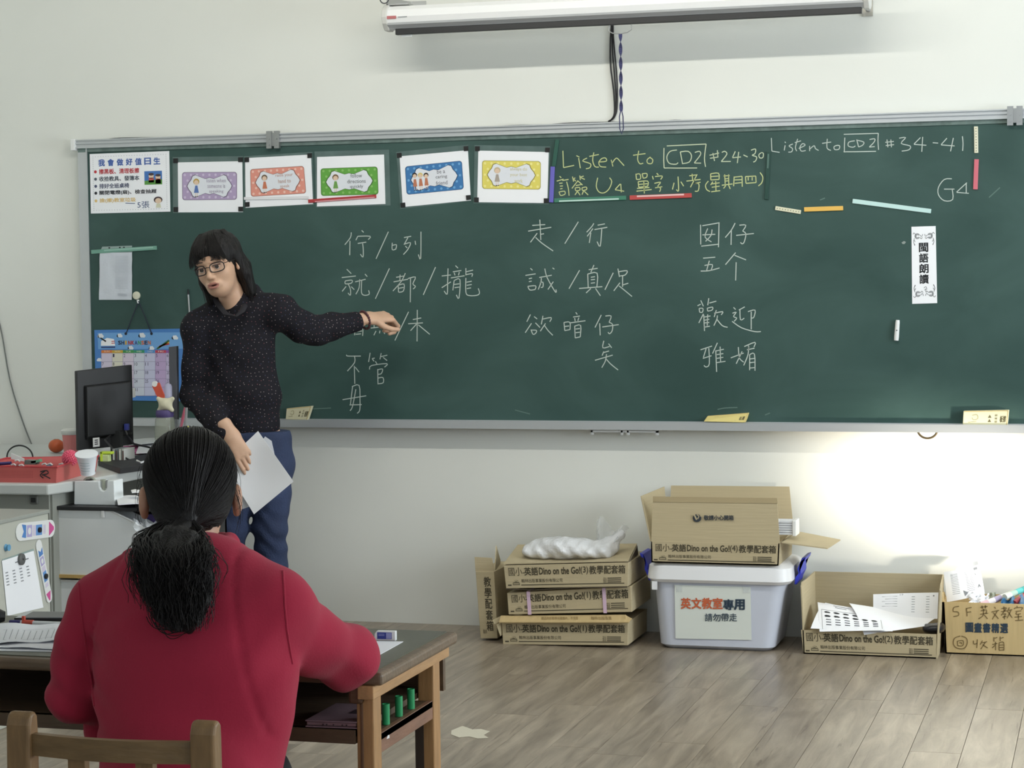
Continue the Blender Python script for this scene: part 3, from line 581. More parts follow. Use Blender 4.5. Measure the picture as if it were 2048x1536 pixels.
# cardboard sleeves of board erasers standing on the tray
def eraser(q, label, col, lay):
    Yf = YF-.072; p = [at(x, y, Yf) for x, y in q]
    if lay: p[0] = at(*q[0], Yf+.03); p[1] = at(*q[1], Yf+.03)
    t = thing('board_eraser', p[3], label, 'eraser', 'board erasers on the tray'); em = mat('sleeve_%d_%d_%d' % col, col, .7, var=.03)
    MB().prism(p, (0, .026, 0)).build('sleeve', em, t, smooth=False, bevel=.002)
    m = quad([a+np.array([0, -.0006, 0]) for a in p]); mb = MB()
    for v in (.35, .62): mb.face([m(.55, v+.12), m(.59, v-.08), m(.63, v+.12)])
    for v in (.25, .45, .65): put_text(mb, '擦', m, .70, v, .76, v+.14)
    put_text(mb, '板擦', m, .82, .35, .95, .75, bold=.02)
    mb.build('print', mat('sleeve_ink', (104, 98, 70), .8), t, smooth=False)
    mb = MB(); stroke(mb, [(.2, .3), (.3, .25), (.33, .5), (.24, .6), (.2, .45)], m, .002); stroke(mb, [(.12, .75), (.3, .7)], m, .002, cat=False); mb.build('print', mat('sleeve_ink2', (150, 144, 104), .8), t, smooth=False)
    e = .14; mb = MB()
    for a, b in (((.02, .04), (.98, .04)), ((.98, .04), (.98, .96))): stroke(mb, [a, b], m, .003, cat=False)
    mb.build('edge_line', mat('sleeve_edge', (200, 176, 120), .8), t, smooth=False)
eraser([(573, 817), (623, 812), (614, 840), (571, 839)], 'cream eraser sleeve on the tray behind the standing teacher', (214, 208, 176), 0)
eraser([(1415, 832), (1498, 825.5), (1490, 845), (1407, 843)], 'yellow eraser sleeve lying back on the middle of the tray', (220, 204, 132), 1)
eraser([(1927, 822), (2018, 820), (2015, 852.5), (1925, 852)], 'pale cream eraser sleeve upright at the right end of the tray', (224, 220, 186), 0)

# notice in a plastic sleeve held by a green ruler
cn = crop(160, 470, 4.2667)
q = cpx(cn, [(170, 150), (445, 148), (443, 553), (163, 553)]); t = thing('notice_sheet', at(*q[3], YM), 'crinkled white notice in a plastic sleeve hanging under a green ruler', 'notice')
f = quad([at(x, y, YM-.003) for x, y in q])
MB().grid(lambda u, v: f(u, v)+np.array([0, -.003*abs(math.sin(9*v+5*u)*math.cos(7*u-3*v)), 0]), 14, 20, (0, .001, 0)).build('sleeve', mat('sleeve_plastic', (206, 212, 222), .22, bump=.5, bscale=14), t)
slab('hole_strip', cpx(cn, [(190, 100), (442, 90), (445, 150), (165, 152)]), .002, mat('sleeve_top', (150, 168, 166), .3), t)
mb = MB()
for x, y in ((250, 110), (340, 107), (375, 106)): mb.face(disc(ymap(YM-.0026, cn), x, y, 8, 6))
mb.build('hole', INK, t, smooth=False)
mb = MB()
for i in range(4): stroke(mb, [(320, 500+6*i), (400, 503+6*i)], ymap(YM-.007, cn), .0012, cat=False)
for i in range(22): stroke(mb, [(300, 180+13*i), (410, 181+13*i)], ymap(YM-.007, cn), .001, cat=False)
mb.build('lettering', mat('faint_ink', (176, 182, 192), .8), t, smooth=False)
strip('pale green magnetic ruler holding the notice sheet', (182, 504), (313, 495.5), 8, (112, 160, 144), inner=((150, 190, 178), .2, .95, -.3))
# round hook and wall calendar
t = thing('round_hook', at(274, 591, YM), 'round cream magnetic hook above the calendar', 'hook')
p = at(274, 591, YM); MB().lathe([(.0165, 0), (.0175, .004), (.0165, .009), (.012, .011)], p, (0, -1, 0), 28).build('disc', mat('hook_cream', (214, 214, 194), .4), t)
a = at(277, 600, YM-.006); b = at(277, 606, YM-.012)
MB().tube([a, b, b+np.array([0, -.006, 0]), a+np.array([0, -.012, 0])], .0028, 8).build('hook', WHITE, t)
cl = thing('wall_calendar', at(190, 800, YM), 'blue monthly wall calendar hanging on a string from the hook', 'calendar')
q = [(188, 660), (360, 660), (360, 801), (190, 801)]
q = [(188.5, 660), (385, 657), (386, 803), (192, 800)]
CB = mat('calendar_blue', (74, 130, 200), .6); slab('sheet', q, .004, CB, cl)
m = lambda x, y: at(*cn(x, y), YM-.0044); m2 = lambda x, y: at(*cn(x, y), YM-.0047); m3 = lambda x, y: at(*cn(x, y), YM-.0050)
mb = MB(); mb.face([m(150, 835), m(960, 830), m(960, 970), m(155, 975)]); mb.build('sky_print', mat('calendar_sky', (112, 166, 222), .6), cl, smooth=False)
mb = MB()
for x, y, s_ in ((175, 860, 1), (338, 858, .9), (528, 856, 1.1), (810, 875, 1), (432, 962, .9), (610, 965, .9), (165, 1065, .8)):
    for dx, dy, r_ in ((0, 0, 18), (-15, 4, 13), (15, 5, 13), (6, -8, 12), (-8, -8, 11)): mb.face(disc(lambda a, b, k=dx: at(*cn(a, b), YM-.0047-.00002*k), x+dx*s_, y+dy*s_, r_*s_, r_*s_, 10))
mb.build('cloud_print', mat('cloud_white', (226, 232, 240), .7), cl, smooth=False)
cols = [(220, 130, 60), (208, 172, 60), (70, 150, 80), (60, 150, 110), (90, 150, 210), (190, 70, 90), (150, 90, 160)]
for k in range(7):
    mb = MB(); x = 182+92*k; mb.face([m2(x, 983), m2(x+92, 982), m2(x+92, 1006), m2(x, 1007)]); mb.build('weekday_band', mat('day%d' % k, cols[k], .7), cl, smooth=False)
mb = MB()
for k, d in enumerate(('SUN', 'MON', 'TUE', 'WED', 'THU', 'FRI', 'SAT')): put_text(mb, d, m3, 206+92*k, 988, 250+92*k, 1000)
mb.build('lettering', mat('pale_print', (228, 226, 214), .8), cl, smooth=False)
for k in range(7):
    mb = MB(); x = 182+92*k; mb.face([m2(x, 1008), m2(x+92, 1007), m2(x+92, 1370), m2(x, 1372)])
    mb.build('day_column', mat('col%d' % k, ((214, 206, 226), (222, 220, 204), (216, 206, 224), (206, 212, 226), (200, 202, 228), (190, 168, 208), (200, 190, 220))[k], .7), cl, smooth=False)
mb = MB()
for k in range(8): stroke(mb, [(182+92*k, 1008), (182+92*k, 1372)], m3, .0015, cat=False)
for k in range(6): stroke(mb, [(182, 1008+73*k), (826, 1007+73*k)], m3, .0015, cat=False)
mb.build('grid_line', mat('grid_ink', (140, 136, 170), .8), cl, smooth=False)
mb = MB(); n = 1
for r_ in range(5):
    for k in range(7):
        if (r_ == 0 and k == 0) or n > 31: continue
        put_text(mb, str(n), m3, 188+92*k, 1014+73*r_, 188+92*k+(14 if n < 10 else 26), 1042+73*r_); n += 1
mb.build('lettering', mat('day_ink', (60, 60, 92), .8), cl, smooth=False)
tc_ = [(44, 52, 84), (44, 52, 84), (226, 176, 60), (190, 70, 60), (190, 60, 60), (60, 80, 140), (80, 160, 100), (220, 120, 70), (60, 60, 90), (220, 120, 60)]
for i, ch in enumerate('SHINKANSEN'):
    if ch == 'I': x0, x1 = 388, 396
    else: x0 = 326+i*28.3; x1 = x0+22
    mb = MB(); put_text(mb, ch, m3, x0, 903, x1, 935, bold=.03); mb.build('lettering', mat('ink_%d_%d_%d' % tc_[i], tc_[i], .8), cl, smooth=False)
mb = MB(); mb.face([m3(178, 945), m3(180, 905), m3(230, 878), m3(290, 888), m3(300, 945)], 0)
mb.face([at(*cn(x, y), YM-.0053) for x, y in ((168, 880), (180, 875), (225, 903), (218, 914))], 1); mb.face([at(*cn(x, y), YM-.0053) for x, y in ((180, 953), (300, 951), (300, 962), (180, 963))], 2)
stroke(mb, [(268, 908), (298, 906)], lambda x, y: at(*cn(x, y), YM-.0053), .003, 3, cat=False); stroke(mb, [(268, 924), (298, 922)], lambda x, y: at(*cn(x, y), YM-.0053), .003, 3, cat=False)
for k, (dx, mi) in enumerate(((0, 4), (12, 5), (24, 3))): mb.face([m3(650+dx, 968-dx), m3(665+dx, 975-dx), m3(765, 905+dx*1.2), m3(755, 893+dx*1.2)], mi)
mb.build('train_picture', [PAPER, INK, mat('train_navy', (40, 50, 110), .6), mat('train_red', (190, 60, 60), .6), mat('train_green', (60, 110, 70), .6), mat('train_yellow', (220, 180, 70), .6)], cl, smooth=False)
for k, x in ((0, 393), (1, 612)):
    MB().tube([at(*cn(500, 565), YM-.012), at(*cn((500+x)/2, 700), YM-.01), at(*cn(x, 842), YM-.005)], .0022, 6).build('string', mat('navy_cord', (40, 46, 62), .8), cl)
    tag(MB().lathe([(.006, 0), (.006, .003)], at(*cn(x, 842), YM-.003), (0, -1, 0), 10).build('eyelet', mat('navy_cord', (40, 46, 62)), cl))
# clip pen hanging behind the teacher's shoulder
t = thing('clip_pen', at(378, 605, YM), "slim silver pen upright on the board behind the teacher's shoulder", 'pen')
MB().tube([at(376.5, 588, YM-.006), at(379, 626, YM-.006)], .0042, 10).build('barrel', STEEL, t)
MB().tube([at(376, 578, YM-.006), at(376.6, 589, YM-.006)], [.002, .0046], 10).build('tip', INK, t)

# ------------------------------------------------------------------ projection screen above the board
YS = YF-.27
A, B = at(772, 40, YS), at(1735, -6, YS)
zc = (A[2]+B[2])/2+.005; x0, x1 = A[0], B[0]
t = thing('projection_screen', (x0, YS, zc), 'rolled up white projection screen on brackets above the blackboard', 'projection screen')
prof = [(-.045, -.022), (-.052, .0), (-.045, .028), (-.02, .045), (.03, .045), (.05, .02), (.05, -.03), (.02, -.045), (-.02, -.045)]
MB().prism([(x0+.02, YS+a, zc+b) for a, b in prof], (x1-x0-.03, 0, 0)).build('casing', mat('casing_white', (236, 237, 238), .35), t, smooth=False)
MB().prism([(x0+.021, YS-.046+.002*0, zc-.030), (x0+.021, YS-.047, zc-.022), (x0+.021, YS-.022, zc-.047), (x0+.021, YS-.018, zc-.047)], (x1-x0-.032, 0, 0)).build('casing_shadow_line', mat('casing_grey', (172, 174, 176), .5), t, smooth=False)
MB().prism([(x0, YS+a*1.12, zc+b*1.12) for a, b in prof], (.022, 0, 0)).build('end_cap', mat('cap_grey', (206, 206, 202), .4), t, smooth=False, bevel=.003)
MB().prism([(x1-.012, YS+a*1.12, zc+b*1.12) for a, b in prof], (.022, 0, 0)).build('end_cap', mat('cap_grey', (206, 206, 202), .4), t, smooth=False, bevel=.003)
P, Q = at(792, 62, YS-.02), at(1724, 20, YS-.02)
MB().box((P[0], YS-.03, zc-.068), (Q[0], YS-.005, zc-.044)).build('bottom_bar', mat('bar_black', (30, 31, 33), .4), t, smooth=False, bevel=.002)
MB().box((P[0]+.02, YS-.015, zc-.076), (P[0]+.06, YS-.003, zc-.066)).build('bar_stop', WHITE, t)
m = lambda x, y: at(x, y, YS-.0535)
mb = MB(); Lx = at(782, 41, YS)[0]
def mm(x, y): return (Lx+x, YS-.0530+.0, zc-.002-y)
mb.face([mm(0, -.006), mm(.04, -.006), mm(.04, .006), mm(0, .006)]); mb.build('maker_plate', mat('plate_red', (186, 110, 112), .6), t, smooth=False)
mb = MB()
for k in range(9): mb.face([mm(.048+k*.0042, -.002), mm(.051+k*.0042, -.002), mm(.051+k*.0042, .002), mm(.048+k*.0042, .002)])
mb.build('lettering', GREYINK, t, smooth=False)
# brackets
mb = MB().box((x0+.01, YS-.02, zc+.05), (x0+.10, YF-.001, zc+.056)).prism([(x0+.01, YS-.02, zc+.05), (x0+.01, YS-.02, zc+.08), (x0+.01, YF-.002, zc+.10), (x0+.01, YF-.002, zc+.05)], (.004, 0, 0)).box((x0+.01, YF-.004, zc+.02), (x0+.08, YF-.001, zc+.10))
mb.build('bracket', STEEL, t, smooth=False)
bx = at(1736, 10, YF-.01)[0]
MB().box((bx-.02, YF-.01, zc-.045), (bx+.018, YF-.001, zc+.2)).box((bx-.02, YS, zc+.05), (bx+.018, YF-.001, zc+.056)).build('bracket', mat('bracket_steel', (176, 174, 166), .5, .4), t, smooth=False)
MB().lathe([(.010, 0), (.010, .006), (.005, .008)], (bx, YF-.01, zc-.02), (0, -1, 0), 12).build('bolt', STEEL, t)
MB().tube([np.array((x0+.005, YS-.03, zc+.075))+np.array((.018*math.cos(a), 0, .018*math.sin(a))) for a in np.linspace(0, 2*PI, 18)[:-1]], .0025, 6, closed=True).build('ring', DGREY, t)
hx0, hx1 = at(1221, 50, YS)[0], at(1265, 50, YS)[0]; hz = zc-.068
MB().tube([(hx0, YS-.02, hz), (hx0-.002, YS-.02, hz-.022), (hx0+.012, YS-.02, hz-.031), ((hx0+hx1)/2, YS-.02, hz-.034), (hx1-.016, YS-.02, hz-.030), (hx1, YS-.02, hz-.02), (hx1, YS-.02, hz)], .0025, 6).build('pull_handle', STEEL, t)
# lanyard
lx = (hx0+hx1)/2; t = thing('pull_lanyard', (lx, YS-.02, hz-.034), 'twisted navy lanyard hanging from the screen handle', 'lanyard')
LN = mat('lanyard_navy', (56, 58, 96), .8, var=.2, vscale=30); zb = at(1245, 222, YS-.02)[2]
ze = at(1246, 268, YS-.02)[2]; mb = MB(); n = 40; pts = []
for i in range(n+1):
    z = hz-.034+(zb-hz+.034)*i/n; a = i*.42; c_ = np.array((lx, YS-.02, z)); pts.append((c_, a))
vs = []
for c_, a in pts: d = np.array((math.cos(a), math.sin(a), 0))*.007; e = np.array((-math.sin(a), math.cos(a), 0))*.0012; vs += [c_-d-e, c_+d-e, c_+d+e, c_-d+e]
mb.add(vs, [(4*i+j, 4*i+(j+1) % 4, 4*i+4+(j+1) % 4, 4*i+4+j) for i in range(n) for j in range(4)]+[(0, 1, 2, 3), (4*n+3, 4*n+2, 4*n+1, 4*n)])
mb.build('strap', LN, t, smooth=False)
MB().tube([(lx-.001, YS-.02, zb+.005), (lx-.007, YS-.02, zb-.02), (lx-.006, YS-.02, ze+.02), (lx+.001, YS-.02, ze), (lx+.008, YS-.02, ze+.02), (lx+.007, YS-.02, zb-.02), (lx+.001, YS-.02, zb+.005)], .0022, 6).build('loop', LN, t)

# cables
def cable(name, label, paths, r, m, Y, cat='cable'):
    p0 = at(*paths[0][0], Y); t = None
    t = thing(name, p0, label, cat)
    for p in paths:
        P = [at(x, y, Y-(q[0] if q else 0)) for x, y, *q in p]; Q = []
        for i in range(len(P)-1):
            a, b, c_, d = P[max(i-1, 0)], P[i], P[i+1], P[min(i+2, len(P)-1)]
            for s_ in (0, .25, .5, .75): Q.append(.5*(2*b+(c_-a)*s_+(2*a-5*b+4*c_-d)*s_*s_+(3*b-a-3*c_+d)*s_**3))
        MB().tube(Q+[P[-1]], r, 6).build('wire', m, t)
    return t
CBL = mat('cable_black', (34, 34, 36), .5)
cable('hanging_cable', 'bundle of black cables dropping from behind the screen to the board rail', [
    [(1222, -40), (1223, 45), (1221, 75), (1221, 130), (1227, 180), (1229, 225), (1222, 240), (1216, 243)],
    [(1226, -40), (1226, 50), (1228, 90), (1234, 160), (1234, 215), (1228, 235), (1218, 242)],
    [(1224, -40), (1224, 45), (1225, 100), (1229, 150), (1232, 200), (1230, 228), (1224, 238)]], .0032, CBL, YF-.008)
MB_ = cable('rail_cable', 'thin black cable lying along the top of the board rail', [
    [(209, 280), (240, 276.5), (330, 275), (480, 271), (560, 267.5), (740, 266.5), (860, 261), (1000, 256.5), (1060, 255), (1150, 249), (1210, 245), (1260, 248.5), (1310, 244.5), (1350, 240.5), (1390, 242), (1420, 244)],
    [(505, 272.5), (620, 268), (760, 265), (900, 259.5), (1020, 251.5), (1090, 250), (1140, 246.5), (1230, 244.5), (1340, 243), (1390, 243.5)]], .0028, CBL, YF-.012)
cable('wall_cable', 'grey cable drooping down the bare wall at far left', [[(-30, 560), (0, 650), (20, 760), (48, 850), (75, 918), (82, 960)]], .0028, mat('cable_grey', (112, 116, 114), .6), YF-.006)
# small fittings
t = thing('wall_clip', at(1505, 241, YF), 'small grey clip on the wall just above the rail', 'clip'); p = at(1505, 240, YF)
MB().box((p[0]-.016, YF-.014, p[2]-.006), (p[0]+.016, YF, p[2]+.004)).build('clip_body', mat('cap_grey', (206, 206, 202)), t, bevel=.002)
t = thing('tray_bracket', at(1250, 857, YF-.06), 'white plastic bracket strip fixed under the chalk tray', 'bracket')
mb = MB(); a, b = at(1182, 857, YF-.06)[0], at(1316, 857, YF-.06)[0]; zz = .818
mb.box((a, YF-.065, zz-.012), (b, YF-.045, zz-.004))
for x in (a, a+(b-a)*.45, a+(b-a)*.54, b-.008): mb.box((x, YF-.065, zz-.022), (x+.008, YF-.045, zz))
mb.build('strip_body', WHITE, t, smooth=False)
t = thing('pull_ring', at(1855, 865, YF-.06), 'dark half ring hanging under the right end of the tray', 'ring'); p = at(1855, 862, YF-.06)
MB().tube([(p[0]+.038*math.cos(a), YF-.06, p[2]+.008+.036*math.sin(a)) for a in np.linspace(PI-.1, 2*PI+.1, 16)], .0042, 8).build('ring_body', mat('ring_bronze', (96, 84, 62), .5, .5), t)
# ------------------------------------------------------------------ cardboard boxes along the wall
PINK = mat('pink_tape', (214, 186, 208), .4)
BINK = mat('box_ink', (74, 68, 52), .85)
def slabq(mb, q, th, mi=0):
    """thick sheet from 4 corner points"""
    q = [np.array(p, float) for p in q]; n = np.cross(q[1]-q[0], q[3]-q[0]); n = n/np.linalg.norm(n)*th
    mb.hexa([*q, *[p+n for p in q]], mi); return mb
def box_print(parent, q, num, ink=BINK, off=.0008):
    """the front lettering of the teaching-kit boxes: q = front face corners TL TR BR BL (3d)"""
    n = np.array([0, -off, 0]); m = quad([np.array(p)+n for p in q])
    a = MB(); put_text(a, '國小-', m, .035, .10, .165, .46, bold=.0)
    put_text(a, '英語', m, .165, .11, .275, .45, bold=.02); put_text(a, 'Dino on the Go!', m, .285, .13, .615, .42, bold=.025)
    put_text(a, '(%s)' % num, m, .62, .12, .68, .46, bold=.01); put_text(a, '教學配套箱', m, .69, .10, .975, .45, bold=.015); a.build('lettering', ink, parent, smooth=False)
    b = MB(); put_text(b, '翰林出版事業股份有限公司', m, .135, .60, .47, .76, bold=.0)
    for k in range(3): put_text(b, ('地址', '電話', '傳真')[k], m, .80, .60+.08*k, .828, .67+.08*k); stroke(b, [(.835, .635+.08*k), (.945, .635+.08*k)], m, .0035, cat=False)
    stroke(b, [(.13, .86), (.97, .855)], m, .0032, cat=False); stroke(b, [(.02, .86), (.05, .86)], m, .005, cat=False)
    b.build('lettering', ink, parent, smooth=False)
    c = MB(); c.face([m(.06+.06*u, .64+.22*v) for u, v in ((0, 1), (.06, .45), (.2, .4), (.28, .12), (.5, 0), (.78, .1), (.84, .4), (.94, .45), (1, 1))])
    c.build('emblem', mat('emblem_ink', (112, 104, 82), .85), parent, smooth=False)
    m2 = quad([np.array(p)+n*1.6 for p in q]); c = MB(); stroke(c, [(.072, .72), (.09, .67), (.108, .72)], m2, .003); stroke(c, [(.068, .80), (.112, .80)], m2, .003, cat=False); c.build('emblem_detail', CARD, parent, smooth=False)
def kit_box(label, q, Y, dep, num, topless=False, cm=CARD):
    """closed flat kit box, q = px corners of the front TL TR BR BL at depth Y"""
    p = [at(x, y, Y) for x, y in q]; t = thing('kit_box', (p[0]+p[2])/2*np.array([1, 1, 0])+np.array([0, 0, min(p[2][2], p[3][2])]), label, 'cardboard box', 'teaching kit boxes by the wall')
    d = np.array([0, dep, 0]); mb = MB()
    mb.hexa([p[0], p[1], p[2], p[3], *[a+d for a in p]], 0); mb.build('carton', cm, t, smooth=False, bevel=.002)
    box_print(t, p, num); return t, p
# leaning narrow box on the far left
q = [(951, 1143), (988, 1143), (995, 1277), (961, 1277)]
Yb = 7.86; p = [at(x, y, Yb) for x, y in q]; t = thing('narrow_box', (p[3]+p[2])/2*np.array([1, 1, 0]), 'narrow cardboard box standing on end left of the stack', 'cardboard box')
d = np.array([0, .30, 0]); MB().hexa([*p, *[a+d for a in p]]).build('carton', CARD, t, smooth=False, bevel=.002)
f = [at(x, y, Yb+.004) for x, y in ((949, 1114), (984, 1116), (988, 1143), (951, 1143))]; slabq(MB(), f, .003).build('flap', CARD, t, smooth=False)
f = [at(990, 1145, Yb+.02), at(993, 1091, Yb+.06), at(1001, 1120, Yb+.2), at(999, 1150, Yb+.28)]; slabq(MB(), f, .003).build('flap', CARD, t, smooth=False)
m = quad([a+np.array([0, -.0008, 0]) for a in p]); mb = MB()
for i, ch in enumerate('教學配套箱'): put_text(mb, ch, m, .42, .08+i*.165, .80, .225+i*.165, bold=.015)
mb.build('lettering', BINK, t, smooth=False)
mb = MB(); put_text(mb, '翰林', m, .2, .86, .42, .93); mb.build('lettering', BINK, t, smooth=False)
# stack of three
Y1 = 7.80
t1, p1 = kit_box('lowest box of the stack of three, with its yellowish flap raised', [(1003, 1244), (1256, 1245), (1256, 1291), (1006, 1289)], Y1, .34, 1)
f = [at(1002, 1231, Y1+.02), at(1252, 1229, Y1+.02), at(1257, 1244, Y1-.03), at(998, 1244, Y1-.03)]
slabq(MB(), f, .004).build('front_flap', CARD2, t1, smooth=False)
mb = MB(); mq = quad([a+np.array([0, -.002, .001]) for a in f]); put_text(mb, '贈品附於教學光碟箱內，不另寄', mq, .33, .25, .62, .72); put_text(mb, '翰林出版事業', mq, .72, .25, .88, .72); mb.build('lettering', mat('brown_ink', (138, 116, 76), .8), t1, smooth=False)
f = [at(985, 1240, Y1+.0), at(1003, 1231, Y1+.05), at(1006, 1244, Y1+.03), at(988, 1246, Y1-.03)]; slabq(MB(), f, .004).build('side_flap', CARD, t1, smooth=False)
f = [at(993, 1250, Y1-.02), at(1005, 1243, Y1+.01), at(1006, 1268, Y1+.01), at(1001, 1272, Y1-.0)]; slabq(MB(), f, .003).build('side_flap', CARD, t1, smooth=False)
f = [at(1251, 1230, Y1+.0), at(1264, 1237, Y1-.01), at(1256, 1246, Y1-.02), at(1252, 1243, Y1-.02)]; slabq(MB(), f, .003).build('side_flap', CARD2, t1, smooth=False)
t2, p2 = kit_box('middle box of the stack, closed with two pink tape bands', [(1014, 1186), (1262, 1173), (1264, 1224), (1017, 1229)], Y1+.01, .34, 1)
for xa, xb in ((1053, 1060), (1204, 1211)):
    ya = 1186-(xa-1014)*.052; yb = 1229-(xa-1017)*.02
    f = [at(xa, ya-1, Y1+.008), at(xb, ya-1, Y1+.008), at(xb+3, yb+1, Y1+.008), at(xa+3, yb+1, Y1+.008)]; mb = MB(); slabq(mb, f, -.0012)
    u = [f[0]+np.array([0, 0, .0012]), f[1]+np.array([0, 0, .0012])]; mb.face([u[0], u[1], u[1]+np.array([0, .34, 0]), u[0]+np.array([0, .34, 0])]); mb.build('tape_band', PINK, t2, smooth=False)
t3, p3 = kit_box('top box of the stack, its lid bent upward under a bubble wrap bag', [(1007, 1131), (1257, 1125), (1256, 1173), (1012, 1177)], Y1-.01, .34, 3)
A_, B_ = p3[0], p3[1]; up = at(1036, 1093, Y1+.30); ur = at(1274, 1091, Y1+.30)
mb = MB(); mb.grid(lambda u, v: (A_*(1-u)+B_*u)*(1-v)+(up*(1-u)+ur*u)*v+np.array([0, 0, .004-.02*math.sin(PI*v)*math.sin(PI*u)]), 8, 4, (0, 0, .004)); mb.build('lid_flap', CARD, t3, smooth=False)
f = [at(1258, 1126, Y1+.0), at(1275, 1091, Y1+.16), at(1278, 1128, Y1+.30), at(1259, 1156, Y1+.02)]; slabq(MB(), f, .004).build('side_flap', mat('cardboard_dark', (120, 110, 92), .85), t3, smooth=False)
mb = MB().tube([at(1012, 1178, Y1-.012), at(1070, 1180, Y1-.012), at(1140, 1176, Y1-.012), at(1254, 1174, Y1-.012)], .002, 5); mb.build('gap_line', mat('dark_gap', (70, 62, 50), .9), t3)  # dark tube laid along the gap beneath the top box
# bubble wrap bag
wrapm = mat('bubble_wrap', (244, 246, 250), .1, bump=.6, bscale=60, alpha=.75)
def wrap_ops():
    return [('rc', ((0, 0, 0), (.30, 0, .012), .036, .042, (1, 1.8, .8)), .02), ('el', ((.13, 0, .03), (.12, .07, .03)), .03), ('rc', ((.30, 0, .02), (.36, .02, .07), .03, .02), .03)]
V, F = surf(wrap_ops(), (-.07, -.12, -.05), (.42, .12, .13), .007, lambda P, d: d+.003*np.sin(P[..., 0]*47+P[..., 2]*60)*np.sin(P[..., 1]*52+P[..., 0]*21)+.0025*np.sin(P[..., 0]*120)*np.sin(P[..., 2]*110))
c = at(1062, 1108, Y1+.13); t = thing('bubble_wrap_bag', c, 'crumpled clear bubble wrap bag lying on the top kit box', 'bag')
o = surf_obj('bag_body', V+np.array(c)+np.array([0, 0, .012]), F, wrapm, t)
mb = MB(); b0 = at(1200, 1090, Y1+.13); b1 = at(1245, 1058, Y1+.16)
mb.grid(lambda u, v: (np.array(at(1180+35*u, 1112-18*u, Y1+.1))*(1-v)+np.array(at(1195+62*u, 1068-22*v+20*u*u-14*math.sin(u*9), Y1+.18))*v)+np.array([0, .025*math.sin(9*u+4*v), .006*math.sin(14*u)]), 16, 8)
mb.build('bag_neck', mat('clear_film', (225, 230, 235), .15, bump=.5, bscale=20, alpha=.35), t)
# plastic storage bin
Y2 = 7.84
t = thing('storage_bin', at(1432, 1298, Y2)*np.array([1, 1, 0]), 'translucent white storage bin with blue handles and a paper notice', 'storage bin')
bl, br = at(1317, 1293, Y2), at(1548, 1297, Y2); tl, tr = at(1304, 1152, Y2-.02), at(1571, 1157, Y2-.02)
def rr3(x0, x1, y0, y1, r, z, n=6):
    P = []
    for cx, cy, a0 in ((x1-r, y0+r, -90), (x1-r, y1-r, 0), (x0+r, y1-r, 90), (x0+r, y0+r, 180)):
        for i in range(n+1): a = R(a0+90*i/n); P.append((cx+r*math.cos(a), cy+r*math.sin(a), z))
    return P
def loft(mb, rings, mi=0, cap=(1, 1)):
    n = len(rings[0]); vs = [p for r_ in rings for p in r_]; k = len(rings)
    fs = [(i*n+j, i*n+(j+1) % n, (i+1)*n+(j+1) % n, (i+1)*n+j) for i in range(k-1) for j in range(n)]
    if cap[0]: fs.append(tuple(range(n))[::-1])
    if cap[1]: fs.append(tuple(range((k-1)*n, k*n)))
    return mb.add(vs, fs, mi)
zt2 = float(tl[2]); dB = .33
xs0, xs1, xb0, xb1 = tl[0], tr[0], bl[0], br[0]; zlid = float(at(1432, 1128, Y2-.03)[2])
BINM = mat('bin_plastic', (205, 210, 224), .28, bump=.03, bscale=6, var=.04, vscale=5)
mb = MB(); loft(mb, [rr3(xb0+.02, xb1-.02, Y2+.02, Y2+dB-.02, .04, .0), rr3(xb0, xb1, Y2, Y2+dB, .05, .015), rr3(xs0, xs1, Y2-.02, Y2+dB, .05, zt2)])
mb.build('tub', BINM, t)
mb = MB(); loft(mb, [rr3(xs0-.012, xs1+.012, Y2-.032, Y2+dB+.01, .055, zt2-.02), rr3(xs0-.024, xs1+.022, Y2-.042, Y2+dB+.02, .06, zt2-.008), rr3(xs0-.018, xs1+.018, Y2-.036, Y2+dB+.015, .06, zlid-.014), rr3(xs0, xs1, Y2-.02, Y2+dB, .06, zlid)])
mb.build('lid', mat('lid_white', (236, 237, 240), .3), t)
BLUE = mat('handle_blue', (56, 66, 200), .35)
for s_, xx in ((1, xs1+.02), (-1, xs0-.022)):
    mb = MB(); ym = Y2+.14
    prof = [(0, zt2-.03), (.004, zt2-.004), (.016, zt2+.012), (.012, zt2+.03), (.03, zlid+.018), (.045, zlid+.022), (.04, zlid+.006), (.024, zlid), (.026, zt2+.012), (.014, zt2-.012), (.01, zt2-.03)]
    mb.prism([(xx+s_*a, ym-.075, z) for a, z in prof], (0, .15, 0)); mb.build('handle', BLUE, t, smooth=False, bevel=.002)
# tabs under the lid
for px in (1309,):
    p = at(px, 1158, Y2-.03); MB().box((p[0]-.01, p[1]-.004, zt2-.05), (p[0]+.01, p[1]+.004, zt2-.018)).build('lid_tab', mat('lid_white', (236, 237, 240)), t)
q = [(1349, 1170), (1501, 1174), (1503, 1280), (1351, 1277)]
def binY(y): return Y2-.02+.02*min(1, max(0, (y-1155)/135))-.004
p = [at(x, y, binY(y)) for x, y in q]; slabq(MB(), p, .0012).build('notice', mat('notice_paper', (226, 232, 226), .5, bump=.15, bscale=6), t, smooth=False)
nn = np.array([0, -.0022, 0]); cb = crop(1270, 950, 4.1512); m = lambda x, y: at(*cb(x, y), binY(cb(x, y)[1])-.002)
mb = MB()
for i, ch in enumerate('英文教室'): put_text(mb, ch, m, 382+88*i, 1022, 462+88*i, 1110, bold=.028, slope=.0)
mb.build('lettering', mat('orange_ink', (206, 104, 66), .8), t, smooth=False)
mb = MB()
for i, ch in enumerate('專用'): put_text(mb, ch, m, 735+90*i, 1035, 818+90*i, 1118, bold=.04)
mb.build('lettering', mat('navy_ink', (40, 60, 78), .8), t, smooth=False)
mb = MB()
